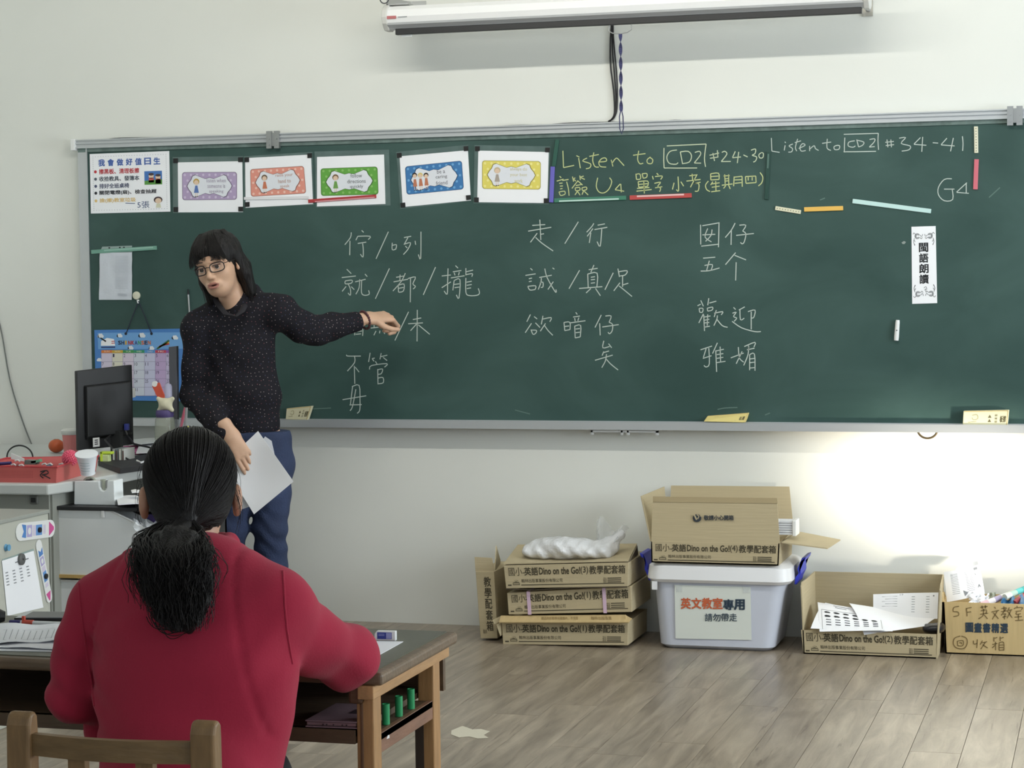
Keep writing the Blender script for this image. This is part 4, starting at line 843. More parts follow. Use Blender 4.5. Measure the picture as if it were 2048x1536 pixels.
for i, ch in enumerate('請勿帶走'): put_text(mb, ch, m, 580+68*i, 1150, 642+68*i, 1215, bold=.01)
mb.build('lettering', mat('navy_ink', (40, 60, 78), .8), t, smooth=False)
for x0, y0, x1, y1 in ((1352, 1171, 1364, 1176), (1486, 1174, 1499, 1178)):
    p = [at(x, y, binY(y)-.0022) for x, y in ((x0, y0), (x1, y0), (x1, y1+8), (x0, y1+8))]; MB().face(p).build('clear_tape', mat('clear_film', (225, 230, 235), alpha=.35), t, smooth=False)
# open box on the bin
Y4 = 7.80; zbt = zlid+.001
t = thing('open_carton', at(1430, 1130, Y4), 'tall open cardboard box with raised flaps on top of the storage bin', 'cardboard box', 'teaching kit boxes by the wall')
TL, TR, BR_, BL_ = at(1302, 1083, Y4), at(1559, 1087, Y4), at(1557, 1132, Y4), at(1303, 1128, Y4)
for p_ in (BR_, BL_): p_[2] = zbt
dd = np.array([0, .33, 0])
x0, x1 = BL_[0], BR_[0]; zt4 = (TL[2]+TR[2])/2
MB().box((x0, Y4, zbt), (x1, Y4+.33, zbt+.005)).build('base', CARD, t, smooth=False)
slabq(MB(), [TL, TR, BR_, BL_], .0045).build('front_panel', CARD, t, smooth=False)
slabq(MB(), [TL+dd, TR+dd, BR_+dd, BL_+dd], .0045).build('back_panel', CARD, t, smooth=False)
slabq(MB(), [TR, TR+dd, BR_+dd, BR_], .0045).build('side_panel', CARD, t, smooth=False)
slabq(MB(), [TL, TL+dd, BL_+dd, BL_], -.0045).build('side_panel', CARD, t, smooth=False)
box_print(t, [TL, TR, BR_, BL_], 4)
f = [at(1306, 993, Y4+.012), at(1554, 996, Y4+.012), TR+np.array([0, .002, 0]), TL+np.array([0, .002, 0])]
slabq(MB(), f, .0045).build('front_flap', CARD, t, smooth=False)
m = lambda x, y: at(*cb(x, y), Y4+.002)
e = [at(1306, 993, Y4+.010), at(1554, 996, Y4+.010), at(1555, 1007, Y4+.009), at(1306, 1004, Y4+.009)]; slabq(MB(), e, .0012).build('crease_band', mat('cardboard_worn', (172, 156, 122), .85), t, smooth=False)
mb = MB(); put_text(mb, '敬請小心開箱', m, 572, 335, 818, 375, bold=.03); mb.build('lettering', mat('box_navy', (50, 58, 66), .85), t, smooth=False)
mb = MB(); mb.face(disc(m, 515, 358, 36, 33, 16)); mb.build('emblem', mat('box_navy', (50, 58, 66), .85), t, smooth=False)
m_ = lambda x, y: at(*cb(x, y), Y4+.001); mb = MB(); stroke(mb, [(488, 322), (512, 372)], m_, .006, cat=False); stroke(mb, [(512, 330), (530, 340), (520, 365)], m_, .004); stroke(mb, [(540, 322), (548, 345)], m_, .005, cat=False); mb.build('emblem_detail', CARD, t, smooth=False)
Yk = Y4+.33
f = [at(1340, 972, Yk+.01), at(1577, 974, Yk+.01), np.array([x1+.01, Yk, zt4]), np.array([x0+.0, Yk, zt4])]; f[0][1] = f[1][1] = Yk+.03
slabq(MB(), f, .0045).build('back_flap', CARD, t, smooth=False)
f = [at(1283, 992, Y4+.02), at(1329, 973, Y4+.29), TL+dd, TL+np.array([0, .004, 0])]; slabq(MB(), f, .0045).build('side_flap', CARD, t, smooth=False)
f = [at(1564, 1084, Y4+.01), at(1598, 1063, Y4+.30), at(1681, 1079, Y4+.30), at(1655, 1096, Y4+.03)]; slabq(MB(), f, .0045).build('side_flap', CARD, t, smooth=False)
t = thing('white_pack', at(1560, 1066, Y4+.1), 'ribbed white packet sticking out of the open box on the bin', 'packet')
a, b = at(1530, 1055, Y4+.12), at(1594, 1052, Y4+.12); mb = MB()
for k in range(6): z = a[2]-.022+.009*k; mb.box((a[0], Y4+.08, z), (b[0], Y4+.16, z+.0075))
mb.build('sheet_stack', mat('pack_white', (226, 230, 238), .5), t, smooth=False, bevel=.0015)
MB().box((b[0]-.012, Y4+.075, a[2]-.026), (b[0]+.003, Y4+.165, a[2]+.034)).build('wrapper', WHITE, t, bevel=.003)
# long open box with papers
Y5 = 7.835; ck = crop(1580, 1080, 4.376)
TL, TR, BR_, BL_ = at(1602, 1260, Y5), at(1873, 1269, Y5), at(1872, 1316, Y5), at(1607, 1306, Y5)
BR_[2] = BL_[2] = .0; dd = np.array([0, .32, 0])
t = thing('paper_tray_carton', (BL_+BR_)/2, 'low-fronted cardboard box full of loose worksheets right of the bin', 'cardboard box', 'teaching kit boxes by the wall')
MB().box((BL_[0], Y5, 0), (BR_[0], Y5+.32, .005)).build('base', CARD, t, smooth=False)
slabq(MB(), [TL, TR, BR_, BL_], .0045).build('front_panel', CARD, t, smooth=False); box_print(t, [TL, TR, BR_, BL_], 2)
HL, HR = at(1601, 1168, Y5), at(1879, 1176, Y5)
KL, KR = at(1628, 1143, Y5+.32), at(1885, 1149, Y5+.32)
slabq(MB(), [KL, KR, BR_+dd, BL_+dd], .0045).build('back_panel', CARD, t, smooth=False)
mb = MB(); mb.prism([BL_, BL_+dd, KL, HL+np.array([0, .02, .004]), HL-np.array([0, 0, .01])], (.0045, 0, 0)); mb.build('side_panel', CARD, t, smooth=False)
mb = MB(); mb.prism([BR_, BR_+dd, KR, HR+np.array([0, .02, .004]), HR-np.array([0, 0, .01])], (.0045, 0, 0)); mb.build('side_panel', CARD, t, smooth=False)
def sheet(name, fn, nu, nv, label, m=PAPER, cat='paper', group=None, at_=None, smooth=True):
    mb = MB().grid(fn, nu, nv, (0, 0, .0006)); return tag(mb.build(name, m, None, smooth=True, at_=at_), label, cat, group)
def bil(q):
    q = [np.array(p, float) for p in q]; return lambda u, v: (q[0]*(1-u)+q[1]*u)*(1-v)+(q[3]*(1-u)+q[2]*u)*v
GP = 'loose worksheets in the long box'
def k_(x, y, Y): return at(*ck(x, y), Y)
# back upright sheet
b1 = bil([k_(728, 475, Y5+.22), k_(1300, 460, Y5+.22), k_(1290, 690, Y5+.14), k_(728, 680, Y5+.14)])
F1 = lambda u, v: b1(u, v)+np.array([0, -.02*math.sin(PI*u), .004*math.sin(PI*u)])
t = thing('worksheet', b1(0, 1), 'printed sheet leaning upright against the back of the long box', 'paper', GP)
MB().grid(F1, 10, 6, (0, .0006, 0)).build('sheet', PAPER, t)
mb = MB(); g = lambda x, y: F1(x, y)+np.array([0, -.0008, 0])
for i in range(5): stroke(mb, [(.14+.05*(i % 2), .12+.1*i), (.38, .12+.1*i)], g, .0012, cat=False)
for i in range(7):
    for u in (.6, .82): stroke(mb, [(u, .15+.1*i), (u+.05, .15+.1*i)], g, .0016, cat=False)
put_text(mb, '19', g, .42, .02, .47, .09); mb.face(disc(g, .93, .12, .012, .03)); mb.build('print', GREYINK, t, smooth=False)
# stacked sheets in front, sagging over the front edge
for k, (q, lab) in enumerate((([(310, 550), (760, 650), (900, 800), (180, 775)], 'under sheet jutting out at the left of the worksheet pile'), ([(520, 560), (1295, 680), (1180, 760), (650, 835)], 'long sheet curving down to the right in the worksheet pile'), ([(245, 555), (800, 640), (830, 800), (262, 812)], 'top worksheet with two rows of black pictures over the box front'))):
    Ys = [Y5+.20, Y5+.18, Y5-.012, Y5-.015]; zo = k*.003
    if k == 1: Ys = [Y5+.19, Y5+.17, Y5+.06, Y5-.008]
    b2 = bil([k_(x, y, Yq) for (x, y), Yq in zip(q, Ys)])
    Fk = lambda u, v, b2=b2, zo=zo: b2(u, v)+np.array([0, -.006*zo/.003, zo+.016*math.sin(PI*v)*(.6+.4*math.cos(3*u))])
    t = thing('worksheet', b2(0, 1), lab, 'paper', GP); MB().grid(Fk, 12, 10, (0, 0, .0007)).build('sheet', PAPER, t)
    if k == 2:
        g = lambda x, y, Fk=Fk: Fk(x, y)+np.array([0, -.0008, .0016]); mb = MB()
        for i in range(6):
            for j in range(2):
                u, v = .14+.145*i, .47+.13*j; r_ = random.random()
                mb.face([g(u+dx*.05, v+dy*.035) for dx, dy in ((-1, -.5), (-.4, -1), (.3, -.7-.3*r_), (1, -.1), (.7, .6), (0, .4+.5*r_), (-.6, .7))])
            for j in range(3): stroke(mb, [(.11+.145*i, .70+.07*j), (.19+.145*i, .705+.07*j)], g, .003, cat=False)
        for a_, b_ in (((.05, .38), (.97, .38)), ((.97, .38), (.97, .95)), ((.05, .38), (.05, .95))): stroke(mb, [a_, ((a_[0]+b_[0])/2, (a_[1]+b_[1])/2), b_], g, .0012)
        stroke(mb, [(.25, .10), (.5, .14)], g, .0015, cat=False); stroke(mb, [(.27, .2), (.45, .23)], g, .0015, cat=False)
        mb.build('print', INK, t, smooth=False)
t = thing('black_pouch', k_(1200, 790, Y5+.1), 'black shiny pouch half hidden under the worksheets', 'pouch')
V, F = surf([('rc', ((0, 0, 0), (.045, .0, .004), .018, .02, (1, 2, 1)), .02)], (-.05, -.08, -.05), (.2, .08, .06), .006, lambda P, d: d+.003*np.sin(P[..., 0]*70)*np.sin(P[..., 1]*60))
surf_obj('pouch_body', V+k_(1200, 775, Y5+.07), F, mat('pouch_black', (28, 28, 34), .3), t)
# recycling box at the right edge
Y6 = 7.95; TL, TR, BL_, BR_ = at(1886, 1200, Y6), at(2110, 1213, Y6), at(1891, 1310, Y6), at(2110, 1319, Y6)
TL[2] = TR[2] = float(at(1960, 1206, Y6)[2]); BL_[2] = BR_[2] = 0; dd = np.array([0, .23, 0])
t = thing('recycling_box', (BL_+BR_)/2, 'yellowish cardboard recycling box with handwriting at the right edge', 'cardboard box')
for nm, q, s_ in (('front_panel', [TL, TR, BR_, BL_], 1), ('back_panel', [TL+dd, TR+dd, BR_+dd, BL_+dd], -1), ('side_panel', [TL, TL+dd, BL_+dd, BL_], -1), ('side_panel', [TR, TR+dd, BR_+dd, BR_], 1)):
    slabq(MB(), q, .005*s_).build(nm, CARD2, t, smooth=False)
MB().box((BL_[0], Y6, 0), (BR_[0], Y6+.23, .005)).build('base', CARD2, t, smooth=False)
m = lambda x, y: at(*ck(x, y), Y6-.0015); mb = MB()
strokes(mb, "1480,580 1435,590 1430,625 1470,630 1475,660 1430,670;1545,600 1550,668;1540,600 1590,590;1548,632 1585,628;1665,590 1730,580;1680,575 1685,605;1710,570 1712,600;1670,620 1720,612 1715,645;1665,650 1735,640;1695,600 1690,660 1650,690;1700,655 1730,690;1790,585 1800,600;1765,630 1830,615;1815,620 1770,695;1780,635 1825,690;1850,600 1895,592;1872,580 1875,625;1845,628 1905,618;1895,595 1850,660;1865,650 1890,645 1875,670 1880,695;1860,675 1895,668;1920,590 1905,630;1915,615 1945,610;1935,615 1900,685;1910,630 1945,680;1985,575 1990,590;1965,605 1970,595 2035,590 2025,610;1975,625 2025,620;1985,630 1980,650 2020,645;1965,675 2030,670;2000,650 2000,700;1970,705 2040,700;1490,840 1440,860 1430,910 1460,945 1520,950 1550,910 1545,860 1500,840;1465,885 1515,880 1512,925 1468,925;1465,885 1468,925;1480,900 1500,898 1500,912;1605,880 1610,910 1640,905;1640,870 1635,945;1685,880 1665,915;1680,900 1725,890;1710,895 1670,955;1685,915 1730,945;1785,850 1785,890;1790,860 1815,852;1840,845 1840,885;1845,860 1870,852;1770,915 1815,905;1800,890 1800,965;1795,920 1770,945;1830,900 1830,965;1830,900 1870,895 1872,968;1832,920 1868,918;1832,942 1868,940;1830,965 1870,962", m, .0032)
mb.build('handwriting', mat('marker_brown', (120, 100, 62), .8), t, smooth=False)
for i, ch in enumerate('圖畫書精選'):
    mb = MB(); put_text(mb, ch, m, 1538+76*i, 725+2*i, 1602+76*i, 805+2*i, bold=.03); mb.build('lettering', mat('navy_ink', (40, 60, 78)), t, smooth=False)
f = [at(1884, 1185, Y6+.01), at(1889, 1183, Y6+.12), TL+dd*.6, TL]; slabq(MB(), f, .004).build('side_flap', CARD2, t, smooth=False)
# contents of the recycling box
GR = 'waste paper in the recycling box'
b3 = bil([k_(1345, 280, Y6+.10), k_(1650, 215, Y6+.14), k_(1705, 470, Y6+.07), k_(1372, 545, Y6+.05)])
F3 = lambda u, v: b3(u, v)+np.array([0, -.03*math.sin(PI*u)*(1-.5*v), .012*math.sin(PI*v)])
t = thing('worksheet', b3(0, 1), 'curled printed worksheet standing up out of the recycling box', 'paper', GR); MB().grid(F3, 12, 12, (0, .0007, 0)).build('sheet', PAPER, t)
mb = MB(); g = lambda x, y: F3(x, y)+np.array([0, -.001, 0])
for i in range(14):
    for u in (.18, .58): stroke(mb, [(u, .18+.05*i), (u+.2, .18+.05*i)], g, .0014, cat=False)
mb.face([g(.84, .08), g(.94, .08), g(.94, .2), g(.84, .2)]); put_text(mb, 'A', g, .86, .72, .93, .8, bold=.03)
mb.face([g(.47, .78), g(.6, .86), g(.5, .94)]); mb.face([g(.82, .3), g(.87, .38), g(.85, .42)])
mb.build('print', GREYINK, t, smooth=False)
b4 = bil([k_(1490, 205, Y6+.15), k_(1640, 190, Y6+.16), k_(1660, 300, Y6+.12), k_(1420, 300, Y6+.12)]); t = thing('worksheet', b4(0, 1), 'sheet corner rising behind the curled worksheet', 'paper', GR)
MB().grid(lambda u, v: b4(u, v)+np.array([0, .02*math.sin(PI*u)+.012, 0]), 8, 6, (0, .0007, 0)).build('sheet', PAPER, t)
b5 = bil([k_(1585, 465, Y6+.06), k_(1735, 470, Y6+.09), k_(1740, 560, Y6+.03), k_(1570, 560, Y6+.03)]); t = thing('crumpled_paper', b5(0, 1), 'crumpled white paper in the middle of the recycling box', 'paper', GR)
MB().grid(lambda u, v: b5(u, v)+np.array([.006*math.sin(20*v), -.012*abs(math.sin(9*u+5*v)), .008*math.sin(13*u)]), 14, 9, (0, .0007, 0)).build('sheet', PAPER, t)
def roll(label, a, b, r, cols_):
    a, b = np.array(a), np.array(b); t = thing('paper_roll', a, label, 'roll', 'rolled posters in the recycling box'); n = len(cols_)
    for k, c_ in enumerate(cols_):
        MB().tube([a+(b-a)*k/n, a+(b-a)*(k+1)/n], [r*(1-.03*(k % 2))]*2, 14).build('printed_band', mat('band_%d_%d_%d' % c_, c_, .5), t)
zr = lambda x, y, Y: k_(x, y, Y)
roll('white and pink banded paper roll leaning in the recycling box', zr(1670, 570, Y6+.02), zr(1960, 462, Y6+.12), .0115, [(226, 190, 200), (232, 226, 230), (170, 160, 190), (232, 232, 232), (206, 212, 200)])
roll('teal banded paper roll above the pink one', zr(1880, 500, Y6+.06), zr(2070, 420, Y6+.16), .0115, [(214, 222, 214), (170, 200, 190), (90, 190, 190), (60, 160, 160)])
roll('red paper roll at the right edge of the recycling box', zr(1960, 560, Y6+.05), zr(2090, 470, Y6+.15), .014, [(150, 50, 60), (190, 90, 90), (170, 60, 60)])
t = thing('wrapper', zr(1900, 540, Y6+.03), 'crinkled blue wrapper under the paper rolls', 'wrapper')
b6 = bil([zr(1850, 520, Y6+.06), zr(2060, 485, Y6+.1), zr(2060, 590, Y6+.02), zr(1840, 590, Y6+.02)])
MB().grid(lambda u, v: b6(u, v)+np.array([0, -.01*math.sin(12*u+6*v), .008*math.sin(17*u)]), 16, 8, (0, .0007, 0)).build('film', mat('wrapper_blue', (60, 110, 150), .3, var=.3, vscale=60), t)
t = thing('paper_lump', zr(1770, 480, Y6+.1), 'dark printed scrap behind the crumpled paper', 'paper')
MB().grid(lambda u, v: bil([zr(1745, 462, Y6+.12), zr(1800, 460, Y6+.12), zr(1800, 540, Y6+.08), zr(1740, 540, Y6+.08)])(u, v)+np.array([0, .008*math.sin(9*u), 0]), 6, 6, (0, .0007, 0)).build('sheet', mat('scrap_print', (150, 156, 140), .7, var=.5, vscale=90), t)
# ------------------------------------------------------------------ teacher's computer corner
ZD = .737
DESKM = mat('desk_laminate', (196, 200, 198), .45, bump=.02, bscale=30, var=.02)
PANELM = mat('desk_panel', (150, 153, 146), .6, var=.03)
t = thing('computer_desk', (-3.9, 7.3, 0), 'pale grey corner computer desk with a thick rounded top', 'desk')
e0 = atz(96, 969, ZD); e1 = atz(-60, 967, ZD); e2 = atz(196, 955, ZD); e3 = atz(300, 934, ZD)
top = [(e1[0], e1[1]), (e0[0], e0[1]), (e2[0], e2[1]), (e3[0], e3[1]), (-3.36, e3[1]+.12), (-3.38, 7.36), (-3.66, 7.46), (-3.66, YF-.1), (XL+.02, YF-.1), (XL+.02, e1[1])]
MB().prism([(a, b, ZD-.038) for a, b in top], (0, 0, .038)).build('desk_top', DESKM, t, smooth=False, bevel=.006)
MB().prism([(e0[0]-.03, e0[1]+.05, 0), (e0[0]-.012, e0[1]+.05, 0), (e2[0]-.03, e2[1]+.1, 0), (e2[0]-.05, e2[1]+.1, 0)], (0, 0, ZD-.038)).build('side_panel', PANELM, t, smooth=False)
MB().box((XL+.05, e0[1]+.04, .05), (e0[0]-.02, e0[1]+.058, ZD-.038)).build('front_panel', PANELM, t, smooth=False)
MB().box((XL+.05, YF-.14, .0), (e3[0]-.05, YF-.12, ZD-.038)).build('back_panel', PANELM, t, smooth=False)
p = at(68, 1000, e0[1]+.036); MB().box((p[0]-.016, p[1]-.004, p[2]-.014), (p[0]+.016, p[1]+.003, p[2]+.016)).build('cable_grommet', mat('grommet_grey', (110, 112, 108), .5), t, bevel=.004)
MB().box((p[0]-.009, p[1]-.006, p[2]-.008), (p[0]+.009, p[1]-.003, p[2]+.009)).build('cable_hole', BLACK, t)

# filing cabinet side with magnets and memo
XC = float(atz(97, 1026, .66)[0])
yA = float(atz(97, 1026, .66)[1]); yB = yA-1.15
cabm = mat('cabinet_grey', (188, 190, 180), .45, var=.02)
t = thing('filing_cabinet', (XC-.2, (yA+yB)/2, 0), 'pale grey steel cabinet with a memo and magnets on its side', 'cabinet')
MB().box((XC-.42, yB, 0), (XC, yA, .66)).build('body', cabm, t, smooth=False, bevel=.004)
MB().box((XC-.43, yB-.01, .66), (XC+.004, yA, .672)).build('top_plate', mat('cabinet_top', (160, 164, 158), .4), t, smooth=False, bevel=.002)
def cx(x, y, o=0): p = atx(x, y, XC+o); return p
cc = crop(0, 1000, 5.9077)
def mag_marker(label, pts, tail):
    """flat bookmark shaped magnet: centreline from tail to head in the cabinet side plane"""
    a, b = [cx(*cc(*p), .001) for p in pts]; d = b-a; L_ = np.linalg.norm(d); d = d/L_; n = np.cross(np.array([1., 0, 0]), d); wd = tail
    m = lambda u, v, o=0: a+d*u*L_+n*v*wd+np.array([o, 0, 0])
    t = thing('bookmark_magnet', a, label, 'magnet', 'bookmark magnets on the cabinet'); pts_ = []
    k = wd/L_
    for i in range(9): an = PI/2+PI*i/8; pts_.append(m(k*.5+.5*k*math.cos(an), .5*math.sin(an)))
    for i in range(9): an = -PI/2+PI*i/8; pts_.append(m(1-k*.5+.5*k*math.cos(an), .5*math.sin(an)))
    MB().prism(pts_, (.003, 0, 0)).build('body', WHITE, t, smooth=False)
    o = .0034; A = lambda q: [m(u, v, o) for u, v in q]; B = lambda q: [m(u, v, o+.0004) for u, v in q]
    for nm, c_, q in (('blue_tab', (84, 134, 200), [(.14, -.3), (.22, -.36), (.25, -.36), (.25, .36), (.14, .42), (.19, 0)]), ('lilac_band', (178, 170, 214), [(.27, -.34), (.40, -.34), (.40, .34), (.27, .34)]), ('pale_band', (214, 206, 226), [(.42, -.3), (.5, -.3), (.5, .3), (.42, .3)]),
                      ('blue_band', (104, 154, 214), [(.5, -.3), (.66, -.3), (.66, .3), (.5, .3)]), ('pale_band', (214, 206, 226), [(.69, -.26), (.75, -.26), (.75, .26), (.69, .26)]), ('pink_tip', (206, 84, 150), [(.84, -.42), (.97, -.08), (.97, .08), (.84, .42)])):
        MB().face(A(q)).build(nm, mat('m_%d_%d_%d' % c_, c_, .5), t, smooth=False)
    MB().face([m(.335+.04*math.cos(a_)*1, .2*math.sin(a_), o+.0004) for a_ in np.linspace(0, 2*PI, 14)[:-1]]).build('ring_print', WHITE, t, smooth=False)
    MB().lathe([(.009, 0), (.009, .006)], m(.58, .0, o), (1, 0, 0), 14).build('button', BLACK, t)
mag_marker('bookmark shaped magnet lying level high on the cabinet side', ((180, 385), (640, 330)), .058)
mag_marker('bookmark shaped magnet hanging almost upright beside the memo', ((440, 475), (585, 1205)), .038)
q = [(20, 720), (395, 600), (510, 1270), (85, 1370)]; t = thing('memo_sheet', cx(*cc(*q[3]), .001), 'printed memo in a clear punched sleeve on the cabinet side', 'notice')
p = [cx(*cc(*a), .0015) for a in q]; MB().prism(p, (.001, 0, 0)).build('sheet', PAPER, t, smooth=False)
e = [(20, 720), (30, 700), (150, 660), (395, 575), (400, 600), (395, 602)]; MB().prism([cx(*cc(*a), .001) for a in e], (.0006, 0, 0)).build('sleeve_edge', mat('sleeve_top', (150, 168, 166)), t, smooth=False)
m = quad([np.array(a)+np.array([.0016, 0, 0]) for a in p]); mb = MB()
for i in range(4):
    for j in range(5 if i != 3 else 4): stroke(mb, [(.06+.21*i, .23+.055*j), (.14+.21*i, .23+.055*j)], m, .0034, nrm=(1, 0, 0), cat=False)
stroke(mb, [(.38, .10), (.8, .10)], m, .004, nrm=(1, 0, 0), cat=False); mb.build('lettering', GREYINK, t, smooth=False)
p = cx(*cc(242, 700), .003); t = thing('round_magnet', p, 'round dark grey magnet holding the memo', 'magnet'); MB().lathe([(.019, 0), (.019, .008), (.016, .01)], p, (1, 0, 0), 20).build('disc', mat('magnet_grey', (96, 98, 98), .5), t); MB().lathe([(.004, .010), (.004, .0104)], p, (1, 0, 0), 8).build('centre', INK, t)
p = cx(*cc(70, 562), .001); t = thing('push_magnet', p, 'small sky blue magnet button on the cabinet side', 'magnet'); MB().lathe([(.012, 0), (.009, .006), (.011, .012)], p, (1, 0, 0), 14).build('button', mat('sky_magnet', (100, 160, 200), .4), t)
# tray and papers on the cabinet
t = thing('letter_tray', (XC-.2, yA-.5, .674), 'clear plastic letter tray with yellow folders on the cabinet', 'tray')
zc0 = .674; yy = yA-.30
MB().box((XC-.36, yy-.5, zc0), (XC-.03, yy, zc0+.004)).build('tray_base', mat('clear_tray', (170, 178, 176), .1, alpha=.6), t, smooth=False)
MB().box((XC-.034, yy-.5, zc0), (XC-.030, yy, zc0+.03)).build('tray_side', mat('clear_tray', (170, 178, 176), .1, alpha=.6), t, smooth=False)
for k, (c_, lab, dx) in enumerate((((224, 212, 150), 'buff folder at the bottom of the letter tray', .0), ((232, 200, 110), 'yellow folder in the letter tray', .02), ((226, 228, 226), 'white booklet on top in the letter tray', .05))):
    a = thing('folder', (XC-.2, yy-.25, zc0+.006+k*.014), lab, 'folder', 'folders in the letter tray'); MB().box((XC-.34+dx, yy-.47, zc0+.006+k*.014), (XC-.05-dx*.3, yy-.03, zc0+.017+k*.014)).build('cover', mat('f_%d_%d_%d' % c_, c_, .6), a, smooth=False, bevel=.001)

# black shelf unit with white magazine files
YT = 6.55; zT = float(at(150, 1013, YT)[2]); xA = float(at(97.5, 1020, YT)[0]); xB = float(at(385, 1100, YT)[0])
SB = mat('shelf_black', (38, 39, 42), .5, bump=.03, bscale=80)
t = thing('shelf_unit', ((xA+xB)/2, YT+.15, 0), 'black low shelf unit beside the grey cabinet', 'shelf')
MB().box((xA, YT, zT-.014), (xB, YT+.29, zT)).build('top_board', SB, t, smooth=False, bevel=.003)
MB().box((xA, YT, 0), (xA+.022, YT+.29, zT-.014)).build('side_board', SB, t, smooth=False)
MB().box((xB-.022, YT, 0), (xB, YT+.29, zT-.014)).build('side_board', SB, t, smooth=False)
MB().box((xA, YT+.276, 0), (xB, YT+.29, zT-.014)).build('back_board', SB, t, smooth=False)
zM = float(at(150, 1157, YT)[2]); MB().box((xA+.022, YT+.004, zM), (xB-.022, YT+.27, zM+.012)).build('middle_board', mat('beech_edge', (206, 172, 108), .5, var=.08, vscale=20), t, smooth=False)
MB().box((xA+.022, YT+.004, .05), (xB-.022, YT+.27, .07)).build('bottom_board', SB, t, smooth=False)
FILEM = mat('file_white', (236, 240, 242), .4, var=.01)
def mfile(label, pts, Yf, dep=.10):
    p = [at(x, y, Yf) for x, y in pts]; t = thing('magazine_file', np.mean(p, 0)*np.array([1, 1, 0])+np.array([0, 0, min(a[2] for a in p)]), label, 'magazine file', 'white magazine files in the shelf unit')
    for s_ in (0, dep): MB().prism([a+np.array([0, s_, 0]) for a in p], (0, .003, 0)).build('side_panel', FILEM, t, smooth=False)
    p0, p1 = p[-1], p[0]; slabq(MB(), [p1, p1+np.array([0, dep, 0]), p0+np.array([0, dep, 0]), p0], .003).build('end_panel', FILEM, t, smooth=False)
    slabq(MB(), [p[-2], p[-2]+np.array([0, dep, 0]), p0+np.array([0, dep, 0]), p0], .003).build('bottom_panel', FILEM, t, smooth=False)
    mb = MB()
    for a, b in zip(p[:-3], p[1:-2]): mb.tube([a, b], .004, 6)
    mb.build('rim', WHITE, t); return t
mfile('white slant-cut magazine file on the upper shelf', [(105, 1019), (203, 1020), (222, 1022), (262, 1041), (306, 1066), (318, 1152), (114, 1152)], YT+.01)
mfile('white magazine file on the lower shelf', [(107, 1161), (200, 1163), (310, 1168), (320, 1290), (112, 1290)], YT+.015)
p = at(206, 1028, YT+.004); t = thing('file_clip', p, 'small white clip on the rim of the upper magazine file', 'clip'); MB().box((p[0]-.005, p[1]-.003, p[2]-.012), (p[0]+.005, p[1]+.003, p[2]+.012)).build('clip_body', WHITE, t, bevel=.001)
t = thing('purple_folder', at(280, 1035, YT+.16), 'purple folder leaning behind the magazine file', 'folder'); MB().prism([at(x, y, YT+.13) for x, y in ((262, 1041), (300, 1028), (345, 1040), (345, 1080), (310, 1070))], (0, .01, 0)).build('cover', mat('purple_card', (116, 98, 164), .5), t, smooth=False)
t = thing('plastic_bag', at(318, 1062, YT+.03), 'crumpled clear plastic bag spilling over the magazine file', 'bag')
bb_ = bil([at(265, 1040, YT-.02), at(345, 1045, YT+.03), at(345, 1100, YT-.02), at(290, 1085, YT-.03)])
MB().grid(lambda u, v: bb_(u, v)+np.array([0, -.012*math.sin(19*u+7*v), .01*math.sin(23*u-5*v)]), 18, 12).build('film', mat('clear_film', (225, 230, 235), .15, alpha=.35), t)

# tape dispenser
YD = YT+.05; ct = crop(0, 860, 3.84)
prof = [(568, 575), (570, 392), (760, 393), (764, 440), (775, 462), (795, 470), (815, 460), (820, 440), (822, 388), (875, 388), (882, 575)]
t = thing('tape_dispenser', at(188, 1011, YD), 'boxy white tape dispenser standing on the shelf unit', 'tape dispenser')
P = [at(*ct(x, y), YD) for x, y in prof]; zb = zT+.0005
for k in (0, -1): P[k][2] = zb
MB().prism(P, (0, .07, 0)).build('body', mat('dispenser_white', (232, 238, 240), .35), t, smooth=False, bevel=.003)
c = at(*ct(690, 400), YD+.035)
MB().tube([c+np.array([.026*math.cos(a), 0, .022*math.sin(a)-.006]) for a in np.linspace(.0, PI, 12)], .004, 8).build('tape_roll', mat('tape_clear', (190, 196, 180), .15, alpha=.8), t)
MB().lathe([(.019, -.012), (.019, .012)], c+np.array([0, 0, -.008]), (0, 1, 0), 20).build('tape_core', BLACK, t)
c = at(*ct(792, 425), YD+.03); MB().box((c[0]-.006, YD+.01, c[2]-.012), (c[0]+.006, YD+.06, c[2]+.016)).build('cutter', STEEL, t)
p = at(*ct(860, 425), YD-.0006); mb = MB(); put_text(mb, 'TAPE', quad([at(*ct(x, y), YD-.0008) for x, y in ((868, 400), (868, 446), (850, 446), (850, 400))]), 0, 0, 1, 1) if False else None
# pens poking out beside the dispenser
t = thing('clear_tape_spool', at(*ct(795, 430), YD+.03), 'clear upright tape spool in the notch of the dispenser', 'tape'); MB().lathe([(.008, -.018), (.0095, -.006), (.008, .006), (.010, .018)], at(*ct(792, 420), YD+.02), (0, 0, 1), 12).build('spool', mat('tape_clear', (190, 196, 180)), t)
